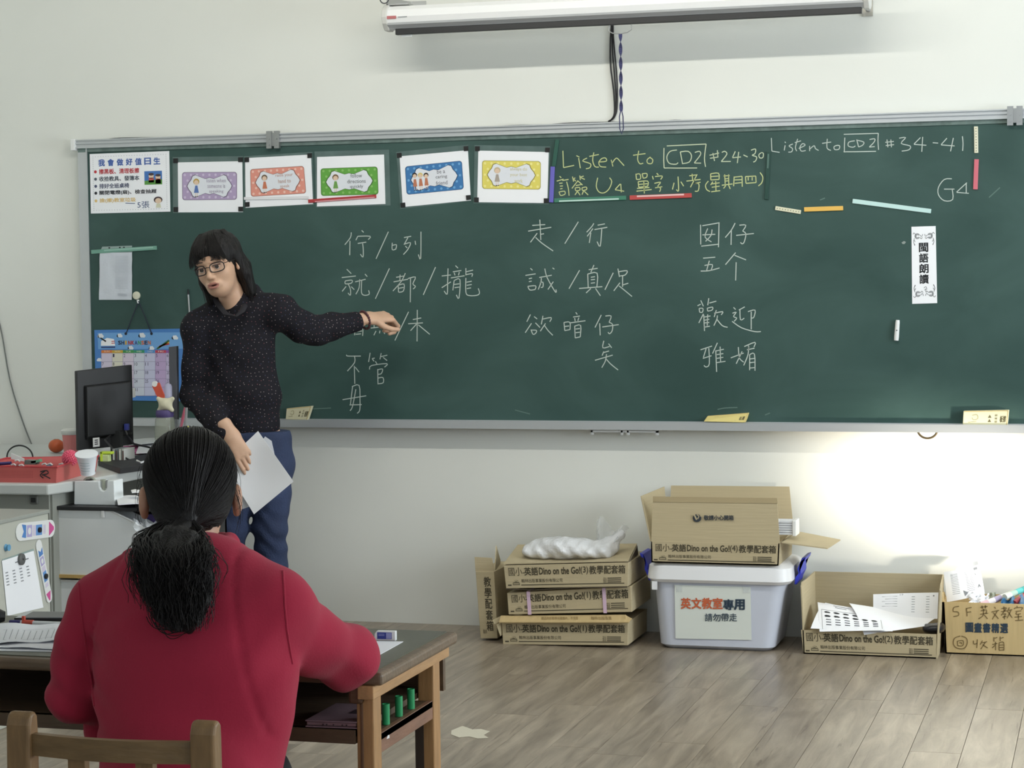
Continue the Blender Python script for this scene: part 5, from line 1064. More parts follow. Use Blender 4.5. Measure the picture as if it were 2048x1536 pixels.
# papers on the shelf unit top
for k, (q, lab, c_) in enumerate((([(232, 992), (310, 985), (320, 1004), (236, 1008)], 'loose white sheets on the shelf unit top', (228, 230, 234)), ([(262, 980), (285, 979), (287, 983), (264, 984)], 'white tag lying above the loose sheets', (236, 236, 236)))):
    z = zT+.02+.03*k; p = [atz(x, y, z) for x, y in q]; t = thing('loose_sheet', p[3], lab, 'paper')
    f_ = bil(p); MB().grid(lambda u, v: f_(u, v)+np.array([0, 0, .006*math.sin(5*u)*math.sin(3*v)]), 6, 4, (0, 0, -.004)).build('sheet', mat('p_%d_%d_%d' % c_, c_, .7), t)
t = thing('dark_pouch', at(275, 1005, YT+.1), 'dark fabric pouch under the loose sheets on the shelf unit', 'pouch')
V, F = surf([('rc', ((0, 0, 0), (.16, .0, 0), .012, .016, (1, 2.4, .7)), .02)], (-.06, -.06, -.03), (.24, .06, .04), .006, lambda P, d: d+.002*np.sin(P[..., 0]*90)*np.sin(P[..., 1]*60))
surf_obj('pouch_body', V+np.array([at(240, 1000, YT+.2)[0], YT+.2, zT+.013]), F, mat('pouch_fabric', (48, 50, 54), .8), t)

# red basket on the desk
cbk = crop(0, 860, 3.84); zK = ZD
F0, F1_, F2 = atz(-40, 964, zK), atz(112, 966, zK), atz(158, 954, zK); back = np.array([-.06, .30, 0])
bot = [F0+np.array([0, .0, 0]), F1_, F2+back*.7, F0+back]
h = .056
def rim(p, c0, s_): return np.array([c0[0]+(p[0]-c0[0])*s_, c0[1]+(p[1]-c0[1])*s_, zK+h])
c0 = np.mean(bot, 0); tp = [rim(p, c0, 1.05) for p in bot]
RED = mat('basket_red', (216, 108, 104), .35, alpha=.86, var=.05)
t = thing('red_basket', c0, 'translucent red plastic basket full of clips on the computer desk', 'basket')
mb = MB()
mb.add([*bot], [(0, 1, 2, 3)]); mb.build('base', RED, t, smooth=False)
for i in range(4):
    j = (i+1) % 4; slabq(MB(), [tp[i], tp[j], bot[j], bot[i]], .002).build('side', RED, t, smooth=False)
MB().tube(tp, .0045, 6, closed=True).build('rim', mat('basket_rim', (196, 70, 76), .35), t)
m = quad([tp[0]+np.array([0, -.003, 0]), tp[1]+np.array([0, -.003, 0]), bot[1]+np.array([0, -.003, 0]), bot[0]+np.array([0, -.003, 0])]); mb = MB()
for i in range(26):
    for j in range(5): mb.face([m(.22+i*.019, .26+j*.10), m(.228+i*.019, .26+j*.10), m(.228+i*.019, .29+j*.10), m(.22+i*.019, .29+j*.10)])
mb.build('perforation', mat('basket_dark', (140, 56, 62), .6), t, smooth=False)
mb = MB(); strokes(mb, ".86,.25 .80,.5 .84,.7;.80,.30 .88,.22 .90,.40 .82,.5;.84,.5 .93,.72", m, .004); tag(mb.build('handwriting', INK, t, smooth=False), 'black scribble on the basket front')
GC = 'odds and ends in the red basket'
def inb(x, y, dz=0, dy=.12): return at(x, y, c0[1]+dy-.12)
def small(name, label, mbfn, m_, cat, group=None): t = thing(name, (0, 0, 0), label, cat, group); o = mbfn.build('body', m_, None); return o
def one(name, label, cat, m_, mb, group=None, part='body'):
    v = np.array(mb.v); p = (v.min(0)+v.max(0))/2; p[2] = v[:, 2].min(); t = thing(name, p, label, cat, group); mb.build(part, m_, t); return t
a, b = inb(-5, 928), inb(22, 926); one('marker_pen', 'dark blue marker lying at the left end of the red basket', 'pen', mat('pen_navy', (50, 46, 110), .4), MB().tube([a, b], .006, 10), GC)
a, b = inb(22, 918), inb(48, 923); one('card_scrap', 'white card scrap leaning in the red basket', 'card', WHITE, MB().hexa([a, b, b+np.array([0, .0, .01]), a+np.array([0, 0, .022]), *[q+np.array([0, .004, 0]) for q in (a, b, b+np.array([0, .0, .01]), a+np.array([0, 0, .022]))]]), GC)
a = inb(48, 929); one('clear_eraser', 'grey and green sleeve eraser in the red basket', 'eraser', mat('eraser_grey', (110, 116, 112), .4), MB().hexa([a, a+np.array([.045, 0, .0]), a+np.array([.048, 0, .014]), a+np.array([.004, 0, .016]), *[q+np.array([0, .03, 0]) for q in (a, a+np.array([.045, 0, .0]), a+np.array([.048, 0, .014]), a+np.array([.004, 0, .016]))]]), GC)
a = inb(62, 927); one('green_sachet', 'small green and clear sachet in the red basket', 'sachet', mat('sachet_green', (120, 180, 150), .3), MB().hexa([a, a+np.array([.035, 0, .006]), a+np.array([.032, 0, .016]), a+np.array([.0, 0, .008]), *[q+np.array([0, .02, 0]) for q in (a, a+np.array([.035, 0, .006]), a+np.array([.032, 0, .016]), a+np.array([.0, 0, .008]))]]), GC)
for k, (x, y) in enumerate(((22, 930), (38, 931), (84, 929), (95, 929), (118, 929), (30, 922))):
    a = inb(x, y); one('paper_clip', ['small white clip in front of the grey sleeve eraser', 'small white clip right of the navy marker', 'small white clip left of the pink ball, first of two', 'small white clip left of the pink ball, nearer of two', 'small white clip at the right end of the red basket under the ball', 'small white clip on the card scrap in the red basket'][k], 'clip', WHITE, MB().tube([a, a+np.array([.012, 0, .004]), a+np.array([.02, 0, -.002])], .003, 6), GC)
for k in range(3):
    x = 14+k*32; a = np.array([inb(x, 940)[0], c0[1]-.02, zK+.012]); c_ = [(150, 60, 70), (210, 200, 190), (70, 90, 120)][k % 3]
    one('craft_bit', ['dark red craft stick low in the red basket', 'cream craft stick low in the red basket', 'blue craft stick low in the red basket'][k], 'craft stick', mat('bit_%d_%d_%d' % c_, c_, .5), MB().tube([a, a+np.array([.03, .05*(-1)**k, .03])], .007, 6), GC)

# ball, fruit, cups
p = at(140, 916, c0[1]-.02); t = thing('spiky_ball', p-np.array([0, 0, .03]), 'bright pink spiky rubber ball on the red basket', 'ball')
PK = mat('rubber_pink', (236, 108, 136), .4); r_ = .0245; MB().ball(p, r_, 12).build('core', PK, t)
mb = MB(); n = 150
for i in range(n):
    z = 1-2*(i+.5)/n; a = i*2.39996; s_ = math.sqrt(1-z*z); d = np.array([s_*math.cos(a), s_*math.sin(a), z]); mb.lathe([(.0036, 0), (.0012, .0065)], p+d*(r_-.001), d, 5)
tag(mb.build('spike', PK, t, smooth=False), kind='stuff')
p = atz(113, 922, ZD); p = at(113, 905, p[1]+.35); p[2] = ZD+.029; t = thing('persimmon', p-np.array([0, 0, .026]), 'orange persimmon beside the pink ball', 'fruit')
s_ = 17*p[1]/4200*1.02; MB().ball(p, s_, 14, sc=(1, 1, .88)).build('flesh', mat('persimmon', (196, 92, 48), .35, var=.08, vscale=30), t)
mb = MB()
for k in range(4): a = k*PI/2; mb.face([p+np.array([0, 0, s_*.88]), p+np.array([.008*math.cos(a-.5), .008*math.sin(a-.5), s_*.87]), p+np.array([.017*math.cos(a), .017*math.sin(a), s_*.80]), p+np.array([.008*math.cos(a+.5), .008*math.sin(a+.5), s_*.87])])
mb.build('calyx', mat('calyx', (110, 104, 60), .7), t, smooth=False)
def cupat(px, py, Y): p = at(px, py, Y); p[2] = ZD+.0005; return p
p = cupat(142, 915, 7.62); t = thing('lidded_cup', p, 'pink tumbler with a frosted white lid behind the fruit', 'cup'); k = 7.7/4200
MB().lathe([(15*k, 0), (18*k, 44*k)], p, (0, 0, 1), 24).build('cup_body', mat('cup_pink', (214, 130, 128), .3, alpha=.9), t)
MB().lathe([(19*k, 44*k), (21*k, 48*k), (21*k, 53*k), (17*k, 56*k), (14*k, 57*k)], p, (0, 0, 1), 24).build('cup_lid', mat('frosted_lid', (208, 210, 206), .35), t)
# yoghurt cup lying tilted on the dispenser
p = at(176, 949, YD+.03); ax = np.array([.10, -.30, .95]); ax /= np.linalg.norm(ax); k = 6.9/4200
t = thing('paper_cup', p, 'tilted white patterned paper cup on top of the tape dispenser', 'cup')
MB().lathe([(16*k, 0), (15*k, 2*k), (22*k, 42*k), (24.5*k, 43*k), (24.5*k, 45.5*k), (22*k, 46*k)], p+np.array([0, .0, .004]), ax, 28).build('cup_wall', mat('cup_white', (226, 230, 236), .4), t)
mb = MB()
for zz, w_ in ((12, .02), (18, .026), (25, .024), (31, .018)):
    u = np.cross(ax, [0, 1, 0]); u /= np.linalg.norm(u); f_ = np.cross(u, ax); rr = (16+6*zz/42)*k+.0006; c_ = p+ax*zz*k+np.array([0, 0, .004])
    sgn = -1 if f_[1] > 0 else 1
    mb.add([c_+(u*math.sin(a)+f_*sgn*math.cos(a))*rr+ax*s for s in (0, .0018) for a in np.linspace(-.55-w_*9, .35, 8)], [(i, i+1, i+9, i+8) for i in range(7)])
mb.build('cup_print', mat('cup_print', (170, 190, 196), .6), t, smooth=False)
# yellow bottle, tape boxes
p = cupat(212, 955, 7.15); t = thing('glue_bottle', p, 'small white glue bottle with a lime green cap behind the dispenser', 'bottle'); k = 7.2/4200
MB().box((p[0]-9*k, p[1]-.012, ZD), (p[0]+11*k, p[1]+.012, ZD+27*k)).build('bottle_body', mat('bottle_pale', (206, 220, 160), .3), t, bevel=.004)
MB().box((p[0]-10*k, p[1]-.013, ZD+27*k), (p[0]+18*k, p[1]+.013, ZD+33*k)).build('cap', mat('lime_cap', (200, 226, 70), .35), t, bevel=.003)
MB().box((p[0]-10*k, p[1]-.013, ZD+6*k), (p[0]-3*k, p[1]+.0, ZD+33*k)).build('cap_spout', mat('lime_cap', (200, 226, 70)), t, bevel=.003)
for k_i, c_ in enumerate(((150, 152, 150), (110, 120, 124), (176, 178, 172), (196, 198, 194))):
    p = cupat(228+k_i*6.3, 950, 7.2); kk = 7.25/4200; a = thing('cassette_case', p, ['light grey cassette case next to the glue bottle', 'dark grey cassette case second from the glue bottle', 'silver cassette case third from the glue bottle', 'pale cassette case at the right end of the upright row'][k_i], 'cassette case', 'cassette cases on the computer desk')
    MB().box((p[0]-2.8*kk, p[1], ZD), (p[0]+2.8*kk, p[1]+.09, ZD+36*kk)).build('case', mat('case_%d' % k_i, c_, .25), a, bevel=.001)
    MB().box((p[0]-1.4*kk, p[1]-.0008, ZD+4*kk), (p[0]+1.4*kk, p[1], ZD+32*kk)).build('spine_label', mat('case_label_%d' % (k_i % 2), ((210, 210, 204), (90, 60, 60))[k_i % 2], .6), a, smooth=False)
# desk clutter between monitor and jar
def flat(name, label, q, z, th, c_, cat, group=None):
    p = [atz(x, y, z) for x, y in q]; t = thing(name, p[3]-np.array([0, 0, th]), label, cat, group); MB().prism(p, (0, 0, -th)).build('sheet', mat('c_%d_%d_%d' % c_, c_, .6), t, smooth=False); return t
flat('keyboard', 'black keyboard slab on the computer desk', [(196, 921), (300, 908), (306, 928), (240, 937)], ZD+.02, .019, (32, 33, 36), 'keyboard')
flat('magenta_booklet', 'magenta booklet under the white sheets behind the keyboard', [(238, 893), (280, 889), (282, 903), (240, 908)], ZD+.012, .01, (170, 84, 130), 'booklet')
flat('document_sheet', 'white sheet behind the keyboard, right of the magenta booklet', [(278, 890), (312, 884), (316, 904), (272, 906)], ZD+.018, .003, (222, 224, 228), 'paper')
flat('document_sheet', 'white sheet under the monitor stand', [(172, 912), (222, 890), (228, 905), (190, 915)], ZD+.008, .003, (216, 218, 220), 'paper')
flat('document_sheet', 'long white sheet at the wall side of the computer desk', [(255, 880), (330, 872), (332, 882), (258, 890)], ZD+.03, .003, (204, 208, 206), 'paper')
flat('mouse_pad', 'dark mouse pad at the left of the computer desk', [(96, 926), (170, 918), (175, 927), (100, 934)], ZD+.004, .003, (34, 34, 36), 'mouse pad')
a = [atz(x, y, ZD+.03) for x, y in ((274, 921), (282, 925), (296, 921), (312, 918))]; one('charging_lead', 'short white cord lying on the black keyboard', 'cord', WHITE, MB().tube(a, .0035, 8))
# monitor seen from behind
Ym = 7.35
q = [(150, 742), (263, 729.5), (269, 889), (161, 901)]; Yn, Yf_ = Ym-.05, Ym+.17
P = [at(*q[0], Yn), at(*q[1], Yf_), at(*q[2], Yf_), at(*q[3], Yn)]
xs = (P[0]+P[3])/2; P[0][0] = P[3][0] = xs[0]; xs = (P[1]+P[2])/2; P[1][0] = P[2][0] = xs[0]
t = thing('monitor', (np.mean(P, 0))*np.array([1, 1, 0])+np.array([0, 0, ZD]), 'black computer monitor seen from behind on the teacher desk', 'monitor')
n = np.cross(P[1]-P[0], P[3]-P[0]); n /= np.linalg.norm(n); n = n if n[1] > 0 else -n
MB().hexa([*P, *[p+n*.018 for p in P]]).build('back_cover', BLACK, t, smooth=False, bevel=.003)
m = quad(P); B0 = lambda u, v, o: m(u, v)-n*o
Q = [B0(.12, .19, 0), B0(.97, .19, 0), B0(.97, .88, 0), B0(.12, .88, 0)]; Q2 = [B0(.13, .21, .018), B0(.93, .21, .018), B0(.93, .84, .018), B0(.13, .84, .018)]
MB().hexa([*Q, *Q2]).build('rear_bulge', BLACK, t, smooth=False, bevel=.003)
nk = MB(); a = B0(.70, .80, .005); bz = np.array([a[0], a[1], ZD+.01]); nk.hexa([a+np.array([-.022, 0, 0]), a+np.array([.022, 0, 0]), bz+np.array([.022, 0, 0]), bz+np.array([-.022, 0, 0]), *[q_+np.array([0, -.025, 0]) for q_ in (a+np.array([-.022, 0, 0]), a+np.array([.022, 0, 0]), bz+np.array([.022, 0, 0]), bz+np.array([-.022, 0, 0]))]])
nk.build('stand_neck', BLACK, t, smooth=False, bevel=.002)
MB().lathe([(.08, 0), (.08, .006), (.03, .012)], (bz[0], bz[1]-.01, ZD), (0, 0, 1), 28, sy=.75).build('stand_base', BLACK, t)
mb = MB(); mb.face([B0(.2, .855, .022), B0(.32, .855, .022), B0(.32, .97, .022), B0(.2, .97, .022)]); mb.build('sticker', WHITE, t, smooth=False)
mb = MB()
for k in range(3): mb.face([B0(.23, .88+.025*k, .0226), B0(.29, .88+.025*k, .0226), B0(.29, .892+.025*k, .0226), B0(.23, .892+.025*k, .0226)])
mb.build('sticker_print', INK, t, smooth=False)
p = B0(.84, .76, .022); MB().box(p-np.array([.008, .02, .014]), p+np.array([.008, 0, .012])).build('video_plug', mat('plug_blue', (50, 60, 140), .4), t, bevel=.003)
p1 = p+np.array([0, -.02, -.014]); q1 = at(300, 895, Ym+.05); q2 = at(330, 930, Ym-.15)
MB().tube([p1, p1+np.array([.012, -.01, -.02]), at(268, 888, Ym), q1, at(315, 907, Ym-.05), q2], .004, 8).build('video_cable', CBL, t)
MB().tube([B0(.55, .85, .01), at(210, 880, Ym-.08), at(232, 905, Ym-.12), at(268, 925, Ym-.15), at(290, 928, Ym-.15)], .0035, 8).build('power_cable', CBL, t)
p = B0(.985, .36, .0); t2_ = MB(); pp = [at(x, y, Yf_+.02) for x, y in ((258, 777), (270, 776), (271, 794), (259, 797))]; slabq(t2_, pp, .001).build('side_note', WHITE, t, smooth=False)
# headset arc and cable
c = at(40, 925, 7.3); k = 7.35/4200; t = thing('headset', c, 'thin black headset with its arc standing behind the red basket', 'headset')
MB().tube([c+np.array([32*k*math.cos(a), 0, (12+26*math.sin(a))*k]) for a in np.linspace(-.3, PI+.3, 20)], .0032, 8).build('headband', BLACK, t)
MB().ball(c+np.array([40*k, 0, 2*k]), 9*k, 8, sc=(1, .7, .8)).build('ear_pad', BLACK, t)
MB().ball(c+np.array([-32*k, 0, 2*k]), 7*k, 8, sc=(1, .7, .8)).build('ear_pad', BLACK, t)

# jar with a soft star shaped stopper, pen cup, dark panel
Yj = 7.30; k = 7.6/4200; p = cupat(331, 905, Yj); zj = lambda y: float(at(331, y, Yj)[2])
t = thing('glass_jar', p, 'glass jar with a purple collar, cream soft stopper and clear tube', 'jar')
MB().lathe([(17*k, 0), (21*k, .01), (22*k, zj(860)-ZD), (20*k, zj(838)-ZD), (16*k, zj(832)-ZD)], p, (0, 0, 1), 24).build('glass_body', mat('jar_glass', (170, 176, 160), .08, alpha=.45), t)
for i, (dx, dz, c_) in enumerate(((-6, 12, (208, 196, 160)), (7, 20, (120, 110, 84)), (-4, 34, (214, 200, 140)), (8, 42, (130, 120, 96)), (-8, 24, (150, 140, 110)), (3, 6, (140, 128, 100)))):
    MB().ball(p+np.array([dx*k, 0, dz*k+.006]), 10*k, 6, sc=(1, 1, 1)).build('pebble', mat('peb_%d_%d_%d' % c_, c_, .7), t)
MB().lathe([(17*k, zj(836)-ZD), (19*k, zj(830)-ZD), (18*k, zj(822)-ZD), (16*k, zj(820)-ZD)], p, (0, 0, 1), 24).build('collar', mat('collar_purple', (72, 60, 110), .6), t)
c = at(331, 808, Yj-.01); CR = mat('soft_cream', (206, 202, 176), .6)
ops = [('el', ((0, 0, 0), (.026, .018, .022)), .012)]
for a in (.62, PI-.62, -.75, PI+.75): ops.append(('rc', ((0, 0, 0), (.036*math.cos(a), 0, .034*math.sin(a)), .013, .0085), .012))
V, F = surf(ops, (-.06, -.03, -.05), (.06, .03, .05), .0035); surf_obj('stopper', V+c, F, CR, t)
MB().lathe([(8*k, 0), (8*k, 24*k), (6*k, 29*k), (2*k, 31*k)], at(337, 796, Yj), (0, 0, 1), 16).build('clear_tube', mat('tube_clear', (190, 190, 215), .05, alpha=.5), t)
t = thing('red_tag', at(316, 790, Yj+.06), 'red tag with a round white top behind the jar', 'tag')
MB().prism([at(x, y, Yj+.06) for x, y in ((304, 772), (318, 765), (332, 800), (320, 806))], (0, .006, 0)).build('card', mat('tag_red', (206, 84, 60), .5), t, smooth=False)
MB().lathe([(6*k, 0), (6*k, .008)], at(309, 768, Yj+.058), (0, 1, 0), 16).build('disc', WHITE, t)
t = thing('pen_holder', cupat(362, 905, Yj-.05), 'clear plastic pen holder right of the jar', 'pen holder'); p = cupat(362, 905, Yj-.05)
MB().lathe([(12*k, 0), (13*k, 95*k)], p, (0, 0, 1), 4).build('holder_wall', mat('holder_clear', (150, 156, 160), .08, alpha=.4), t, smooth=False)
a, b = at(342, 860, Yj-.08), at(371, 815, Yj-.05); a[2] = ZD+.006; one('pink_pen', 'pink pen leaning in the clear holder', 'pen', mat('pen_pink', (170, 80, 100), .4), MB().tube([a, b], .006, 8))
a, b = at(366, 870, Yj-.10), at(373, 815, Yj-.08); a[2] = ZD+.006; one('grey_pen', 'grey pen upright at the right of the holder', 'pen', mat('pen_grey', (130, 130, 132), .4), MB().tube([a, b], .0055, 8))
a, b = at(373, 868, Yj-.10), at(376, 852, Yj-.08); a[2] = ZD+.006; one('yellow_pen', 'short yellow pen end at the right of the holder', 'pen', mat('pen_yellow', (200, 196, 90), .4), MB().tube([a, b], .0065, 8))
t = thing('tablet_stand', at(345, 800, Yj+.15)*np.array([1, 1, 0])+np.array([0, 0, ZD]), 'dark grey upright panel between the calendar and the teacher', 'panel')
P = [at(337, 694, Yj+.16), at(353, 692, Yj+.17), at(355, 905, Yj+.17), at(341, 905, Yj+.16)]
for i in (2, 3): P[i][2] = ZD
MB().hexa([*P, *[a+np.array([0, .02, 0]) for a in P]]).build('panel_body', mat('panel_grey', (70, 72, 78), .5), t, smooth=False, bevel=.002)
MB().box((P[3][0]-.02, P[3][1]-.06, ZD), (P[2][0]+.02, P[2][1]+.06, ZD+.008)).build('foot', DGREY, t, smooth=False)

# ------------------------------------------------------------------ student desk
WD = lambda n, c, **k: mat(n, c, .5, bump=.15, bscale=6, var=.16, vscale=5, stretch=k.get('st', (2, 14, 14)))
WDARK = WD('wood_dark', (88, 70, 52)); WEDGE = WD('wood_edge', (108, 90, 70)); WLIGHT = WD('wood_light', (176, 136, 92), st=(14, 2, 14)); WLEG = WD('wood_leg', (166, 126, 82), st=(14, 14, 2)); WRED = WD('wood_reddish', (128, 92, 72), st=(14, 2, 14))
ZT = .70; yN, yFr, xR, xLf = 3.645, 4.115, -1.305, -2.46
t = thing('student_desk', ((xR+xLf)/2, (yN+yFr)/2, 0), 'worn wooden two-seat student desk with a green inlaid top and open shelf', 'desk')
MB().box((xLf, yN, ZT-.026), (xR, yFr, ZT-.002)).build('desk_top', WEDGE, t, smooth=False, bevel=.007, seg=3)
MB().box((xLf+.02, yN+.022, ZT-.004), (xR-.02, yFr-.012, ZT)).build('top_inlay', mat('inlay_green', (88, 88, 74), .42, bump=.04, bscale=40, var=.08, vscale=12), t, smooth=False)
mb = MB(); ins = .022
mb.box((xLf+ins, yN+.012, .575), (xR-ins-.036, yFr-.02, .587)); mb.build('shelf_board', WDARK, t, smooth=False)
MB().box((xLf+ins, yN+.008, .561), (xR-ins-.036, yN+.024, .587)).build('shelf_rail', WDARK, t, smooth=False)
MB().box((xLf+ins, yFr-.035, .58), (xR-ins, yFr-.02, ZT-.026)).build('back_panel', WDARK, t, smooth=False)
zR = [float(atx(a, b, xR-ins-.002)[2]) for a, b in ((759.5, 1466), (863, 1404.5), (759.5, 1504), (863, 1443))]; print('rail z', zR)
zS0 = float(atx(772, 1449, xR-ins-.02)[2]); print('tube z', zS0, [float(atx(a, b, xR-ins-.02)[2]) for a, b in ((798, 1434), (822, 1417))])
for x in (xR-ins, xLf+ins+.03):
    for y, nm in ((yN+.012, 'leg'), (yFr-.100, 'leg')):
        MB().box((x-.034, y, 0), (x, y+.044, ZT-.05)).build(nm, WLEG, t, smooth=False, bevel=.003)
    MB().box((x-.026, yN-.004, ZT-.052), (x+.006, yFr-.01, ZT-.026)).build('side_apron', WLIGHT, t, smooth=False, bevel=.002)
    MB().box((x-.014, yN+.056, (zR[2]+zR[3])/2), (x-.002, yFr-.100, max((zR[0]+zR[1])/2, zS0-.003))).build('side_rail', WRED, t, smooth=False, bevel=.001)
    MB().box((x-.020, yN+.056, .10), (x-.006, yFr-.100, .14)).build('side_rail', WRED, t, smooth=False, bevel=.001)
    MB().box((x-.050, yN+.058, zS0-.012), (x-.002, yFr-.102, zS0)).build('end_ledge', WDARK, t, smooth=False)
MB().box((xR-ins-.046, yN-.001, ZT-.062), (xR-ins-.018, yN+.02, ZT-.027)).build('corner_block', WD('wood_block', (92, 66, 46)), t, smooth=False, bevel=.006)
MB().box((xR-ins-.026, yN+.0095, .02), (xR-ins-.020, yN+.0125, ZT-.062)).build('leg_seam', WD('wood_post', (104, 76, 54), st=(14, 14, 2)), t, smooth=False, bevel=.002)
MB().box((xR-ins-.040, yFr-.102, .42), (xR-ins-.022, yFr-.098, .53)).build('leg_block', mat('block_dark', (62, 50, 42), .6), t, smooth=False)
p = [atx(x, y, xR-ins-.0016) for x, y in ((773, 1478), (776, 1470), (779, 1470), (779, 1476))]; MB().face(p).build('paint_fleck', WHITE, t, smooth=False)
G_ = mat('tube_green', (36, 150, 92), .45, var=.04)
zS = zS0+.0005
for k, (x, y) in enumerate(((772, 1449), (798, 1434), (822, 1417))):
    xg = xR-ins-.02; p = atx(x, y, xg); p[2] = zS+.0005 if False else zS
    a = thing('green_tube', p, ['nearest of three green plastic tubes in the desk end', 'middle one of the three green plastic tubes in the desk end', 'farthest of three green plastic tubes in the desk end'][k], 'tube', 'green tubes in the desk end')
    h_ = .040; MB().lathe([(.0076, 0), (.0076, h_), (.0062, h_), (.0062, h_-.006), (.001, h_-.006)], p, (0, 0, 1), 18).build('tube_wall', G_, a)
# things on the student desk
def onT(x, y, dz=0): return atz(x, y, ZT+dz)
P = [onT(x, y, .001) for x, y in ((690, 1280), (806.5, 1283), (740, 1320), (640, 1320))]; one('writing_sheet', 'white sheet under the right elbow of the woman in red', 'paper', PAPER, MB().prism(P, (0, 0, -.0008)), part='sheet')
t = thing('eraser_block', onT(770, 1282), 'white eraser with a blue sleeve standing on the student desk', 'eraser')
a, b = onT(748, 1281), onT(790.5, 1282); k = a[1]/4200*1.02; h_ = 20*k
d = (b-a); dn = np.array([-d[1], d[0], 0]); dn = dn/np.linalg.norm(dn)*.014
prof = [(0, 0), (1, 0), (1, 1), (.12, 1), (.03, .7)]
MB().prism([a+d*u+np.array([0, 0, h_*v]) for u, v in prof], dn).build('rubber', WHITE, t, smooth=False, bevel=.001)
f_ = lambda u, v, o=.0006: a+d*u+np.array([0, 0, h_*v])-dn/np.linalg.norm(dn)*o
MB().face([f_(.16, .18), f_(.84, .18), f_(.84, .88), f_(.16, .88)]).build('blue_label', mat('eraser_blue', (46, 62, 150), .5), t, smooth=False)
MB().face([f_(.58, .22, .001), f_(.82, .22, .001), f_(.82, .84, .001), f_(.58, .84, .001)]).build('label_print', mat('label_lilac', (150, 156, 206), .6), t, smooth=False)
stroke_ = MB(); strokes(stroke_, ".22,.7 .5,.7;.22,.55 .5,.55", lambda x, y: f_(x, y, .001), .0012, cat=False); stroke_.build('lettering', mat('label_lilac', (150, 156, 206)), t, smooth=False)
# phone wallet on the shelf
zw = .588; q = [(672, 1406), (725, 1408), (714, 1444), (610, 1440)]
P = [atz(x, y, zw+.014) for x, y in q]; t = thing('phone_wallet', P[3]-np.array([0, 0, .014]), 'dusky mauve phone wallet lying on the desk shelf', 'phone case'); MV = mat('wallet_mauve', (138, 116, 124), .35, var=.06)
MB().prism([a+np.array([0, 0, -.0025]) for a in P], (0, 0, .0025)).build('cover', MV, t, smooth=False, bevel=.001)
MB().prism([a+np.array([0, 0, -.0135]) for a in P], (0, 0, .0025)).build('cover', MV, t, smooth=False, bevel=.001)
c_ = np.mean(P, 0); MB().prism([c_+(a-c_)*.96+np.array([0, 0, -.0105]) for a in P], (0, 0, .0075)).build('phone', mat('phone_rose', (150, 128, 132), .25, .3), t, smooth=False, bevel=.002)
MB().prism([c_+(a-c_)*.22+np.array([.03, .01, 0]) for a in P], (0, 0, .001)).build('strap_tab', mat('wallet_dark', (60, 50, 56), .4), t, smooth=False)
mb = MB(); a, b = P[3], P[2]
for u in (.35, .42, .55, .72, .80): r0 = a+(b-a)*u+np.array([0, -.0005, -.0068]); mb.lathe([(.0016, 0), (.0016, .001)], r0, (0, -1, 0), 8)
mb.build('port', mat('port_dark', (40, 36, 40), .3), t)
# left side of the desk: papers, tablet, pen, black case
gp = 'worksheets at the left of the student desk'
for k, (q, lab) in enumerate((([(-60, 1270), (118, 1262), (120, 1303), (-60, 1300)], 'lowest sheet of the pile at the left of the student desk'), ([(-60, 1262), (122, 1256), (118, 1298), (-60, 1292)], 'middle sheet of the pile at the left of the student desk'), ([(-60, 1248), (125, 1250), (124, 1282), (-60, 1290)], 'top sheet with a printed table at the left of the student desk'))):
    P = [onT(x, y, .0015+.0035*k) for x, y in q]; f2 = bil(P); G = lambda u, v, f2=f2, k=k: f2(u, v)+np.array([0, 0, .002*k*math.sin(6*u+k)**2])
    t = thing('worksheet', P[3], lab, 'paper', gp); MB().grid(G, 12, 5, (0, 0, -.001)).build('sheet', PAPER, t)
    if k == 2:
        mb = MB(); g = lambda x, y: G(x, y)+np.array([0, 0, .0006])
        for v in (.38, .9): stroke(mb, [(.36, v), (.6, v), (.92, v-.05)], g, .0012, nrm=(0, 0, 1))
        for i in range(9): stroke(mb, [(.4+.065*i, .38), (.36+.065*i, .9)], g, .0009, nrm=(0, 0, 1), cat=False)
        mb.build('print', GREYINK, t, smooth=False)
q = [(52, 1223), (180, 1224), (180, 1236), (28, 1236)]; P = [onT(x, y, .007) for x, y in q]
t = thing('tablet', P[3]-np.array([0, 0, .007]), 'dark tablet with a pale edge lying at the far left of the student desk', 'tablet'); MB().prism(P, (0, 0, -.0065)).build('tablet_body', BLACK, t, smooth=False, bevel=.001)
c_ = np.mean(P, 0); MB().prism([c_+(a-c_)*.97 for a in P], (0, 0, .0006)).build('rim', mat('tablet_rim', (196, 200, 204), .3), t, smooth=False); MB().prism([c_+(a-c_)*.9+np.array([.01, 0, 0]) for a in P], (0, 0, .0012)).build('screen', mat('tablet_screen', (52, 54, 58), .3), t, smooth=False)
t = thing('ballpoint_pen', onT(70, 1245, 0), 'white pen with a blue cap and red clip on the student desk', 'pen'); z = .006
a, b = onT(20, 1244, z), onT(150, 1249, z)
MB().tube([a+(b-a)*.15, b], .0048, 12).build('barrel', WHITE, t); MB().tube([a, a+(b-a)*.17], [.0045, .0058], 12).build('cap', mat('pen_navy', (50, 46, 110)), t)
MB().tube([a+(b-a)*.2, a+(b-a)*.36], .0062, 12).build('red_grip', mat('pen_red', (206, 84, 66), .4), t); p = a+(b-a)*.21; MB().box(p+np.array([-.003, -.003, .004]), p+np.array([.004, .003, .014])).build('red_clip', mat('pen_red', (206, 84, 66)), t, bevel=.001)
t = thing('glasses_case', onT(-5, 1236), 'black case cut off at the left edge of the student desk', 'case')
MB().tube([onT(-60, 1230, .018), onT(-5, 1232, .018), onT(10, 1233, .016)], [.018, .017, .011], 12).build('case_body', BLACK, t)

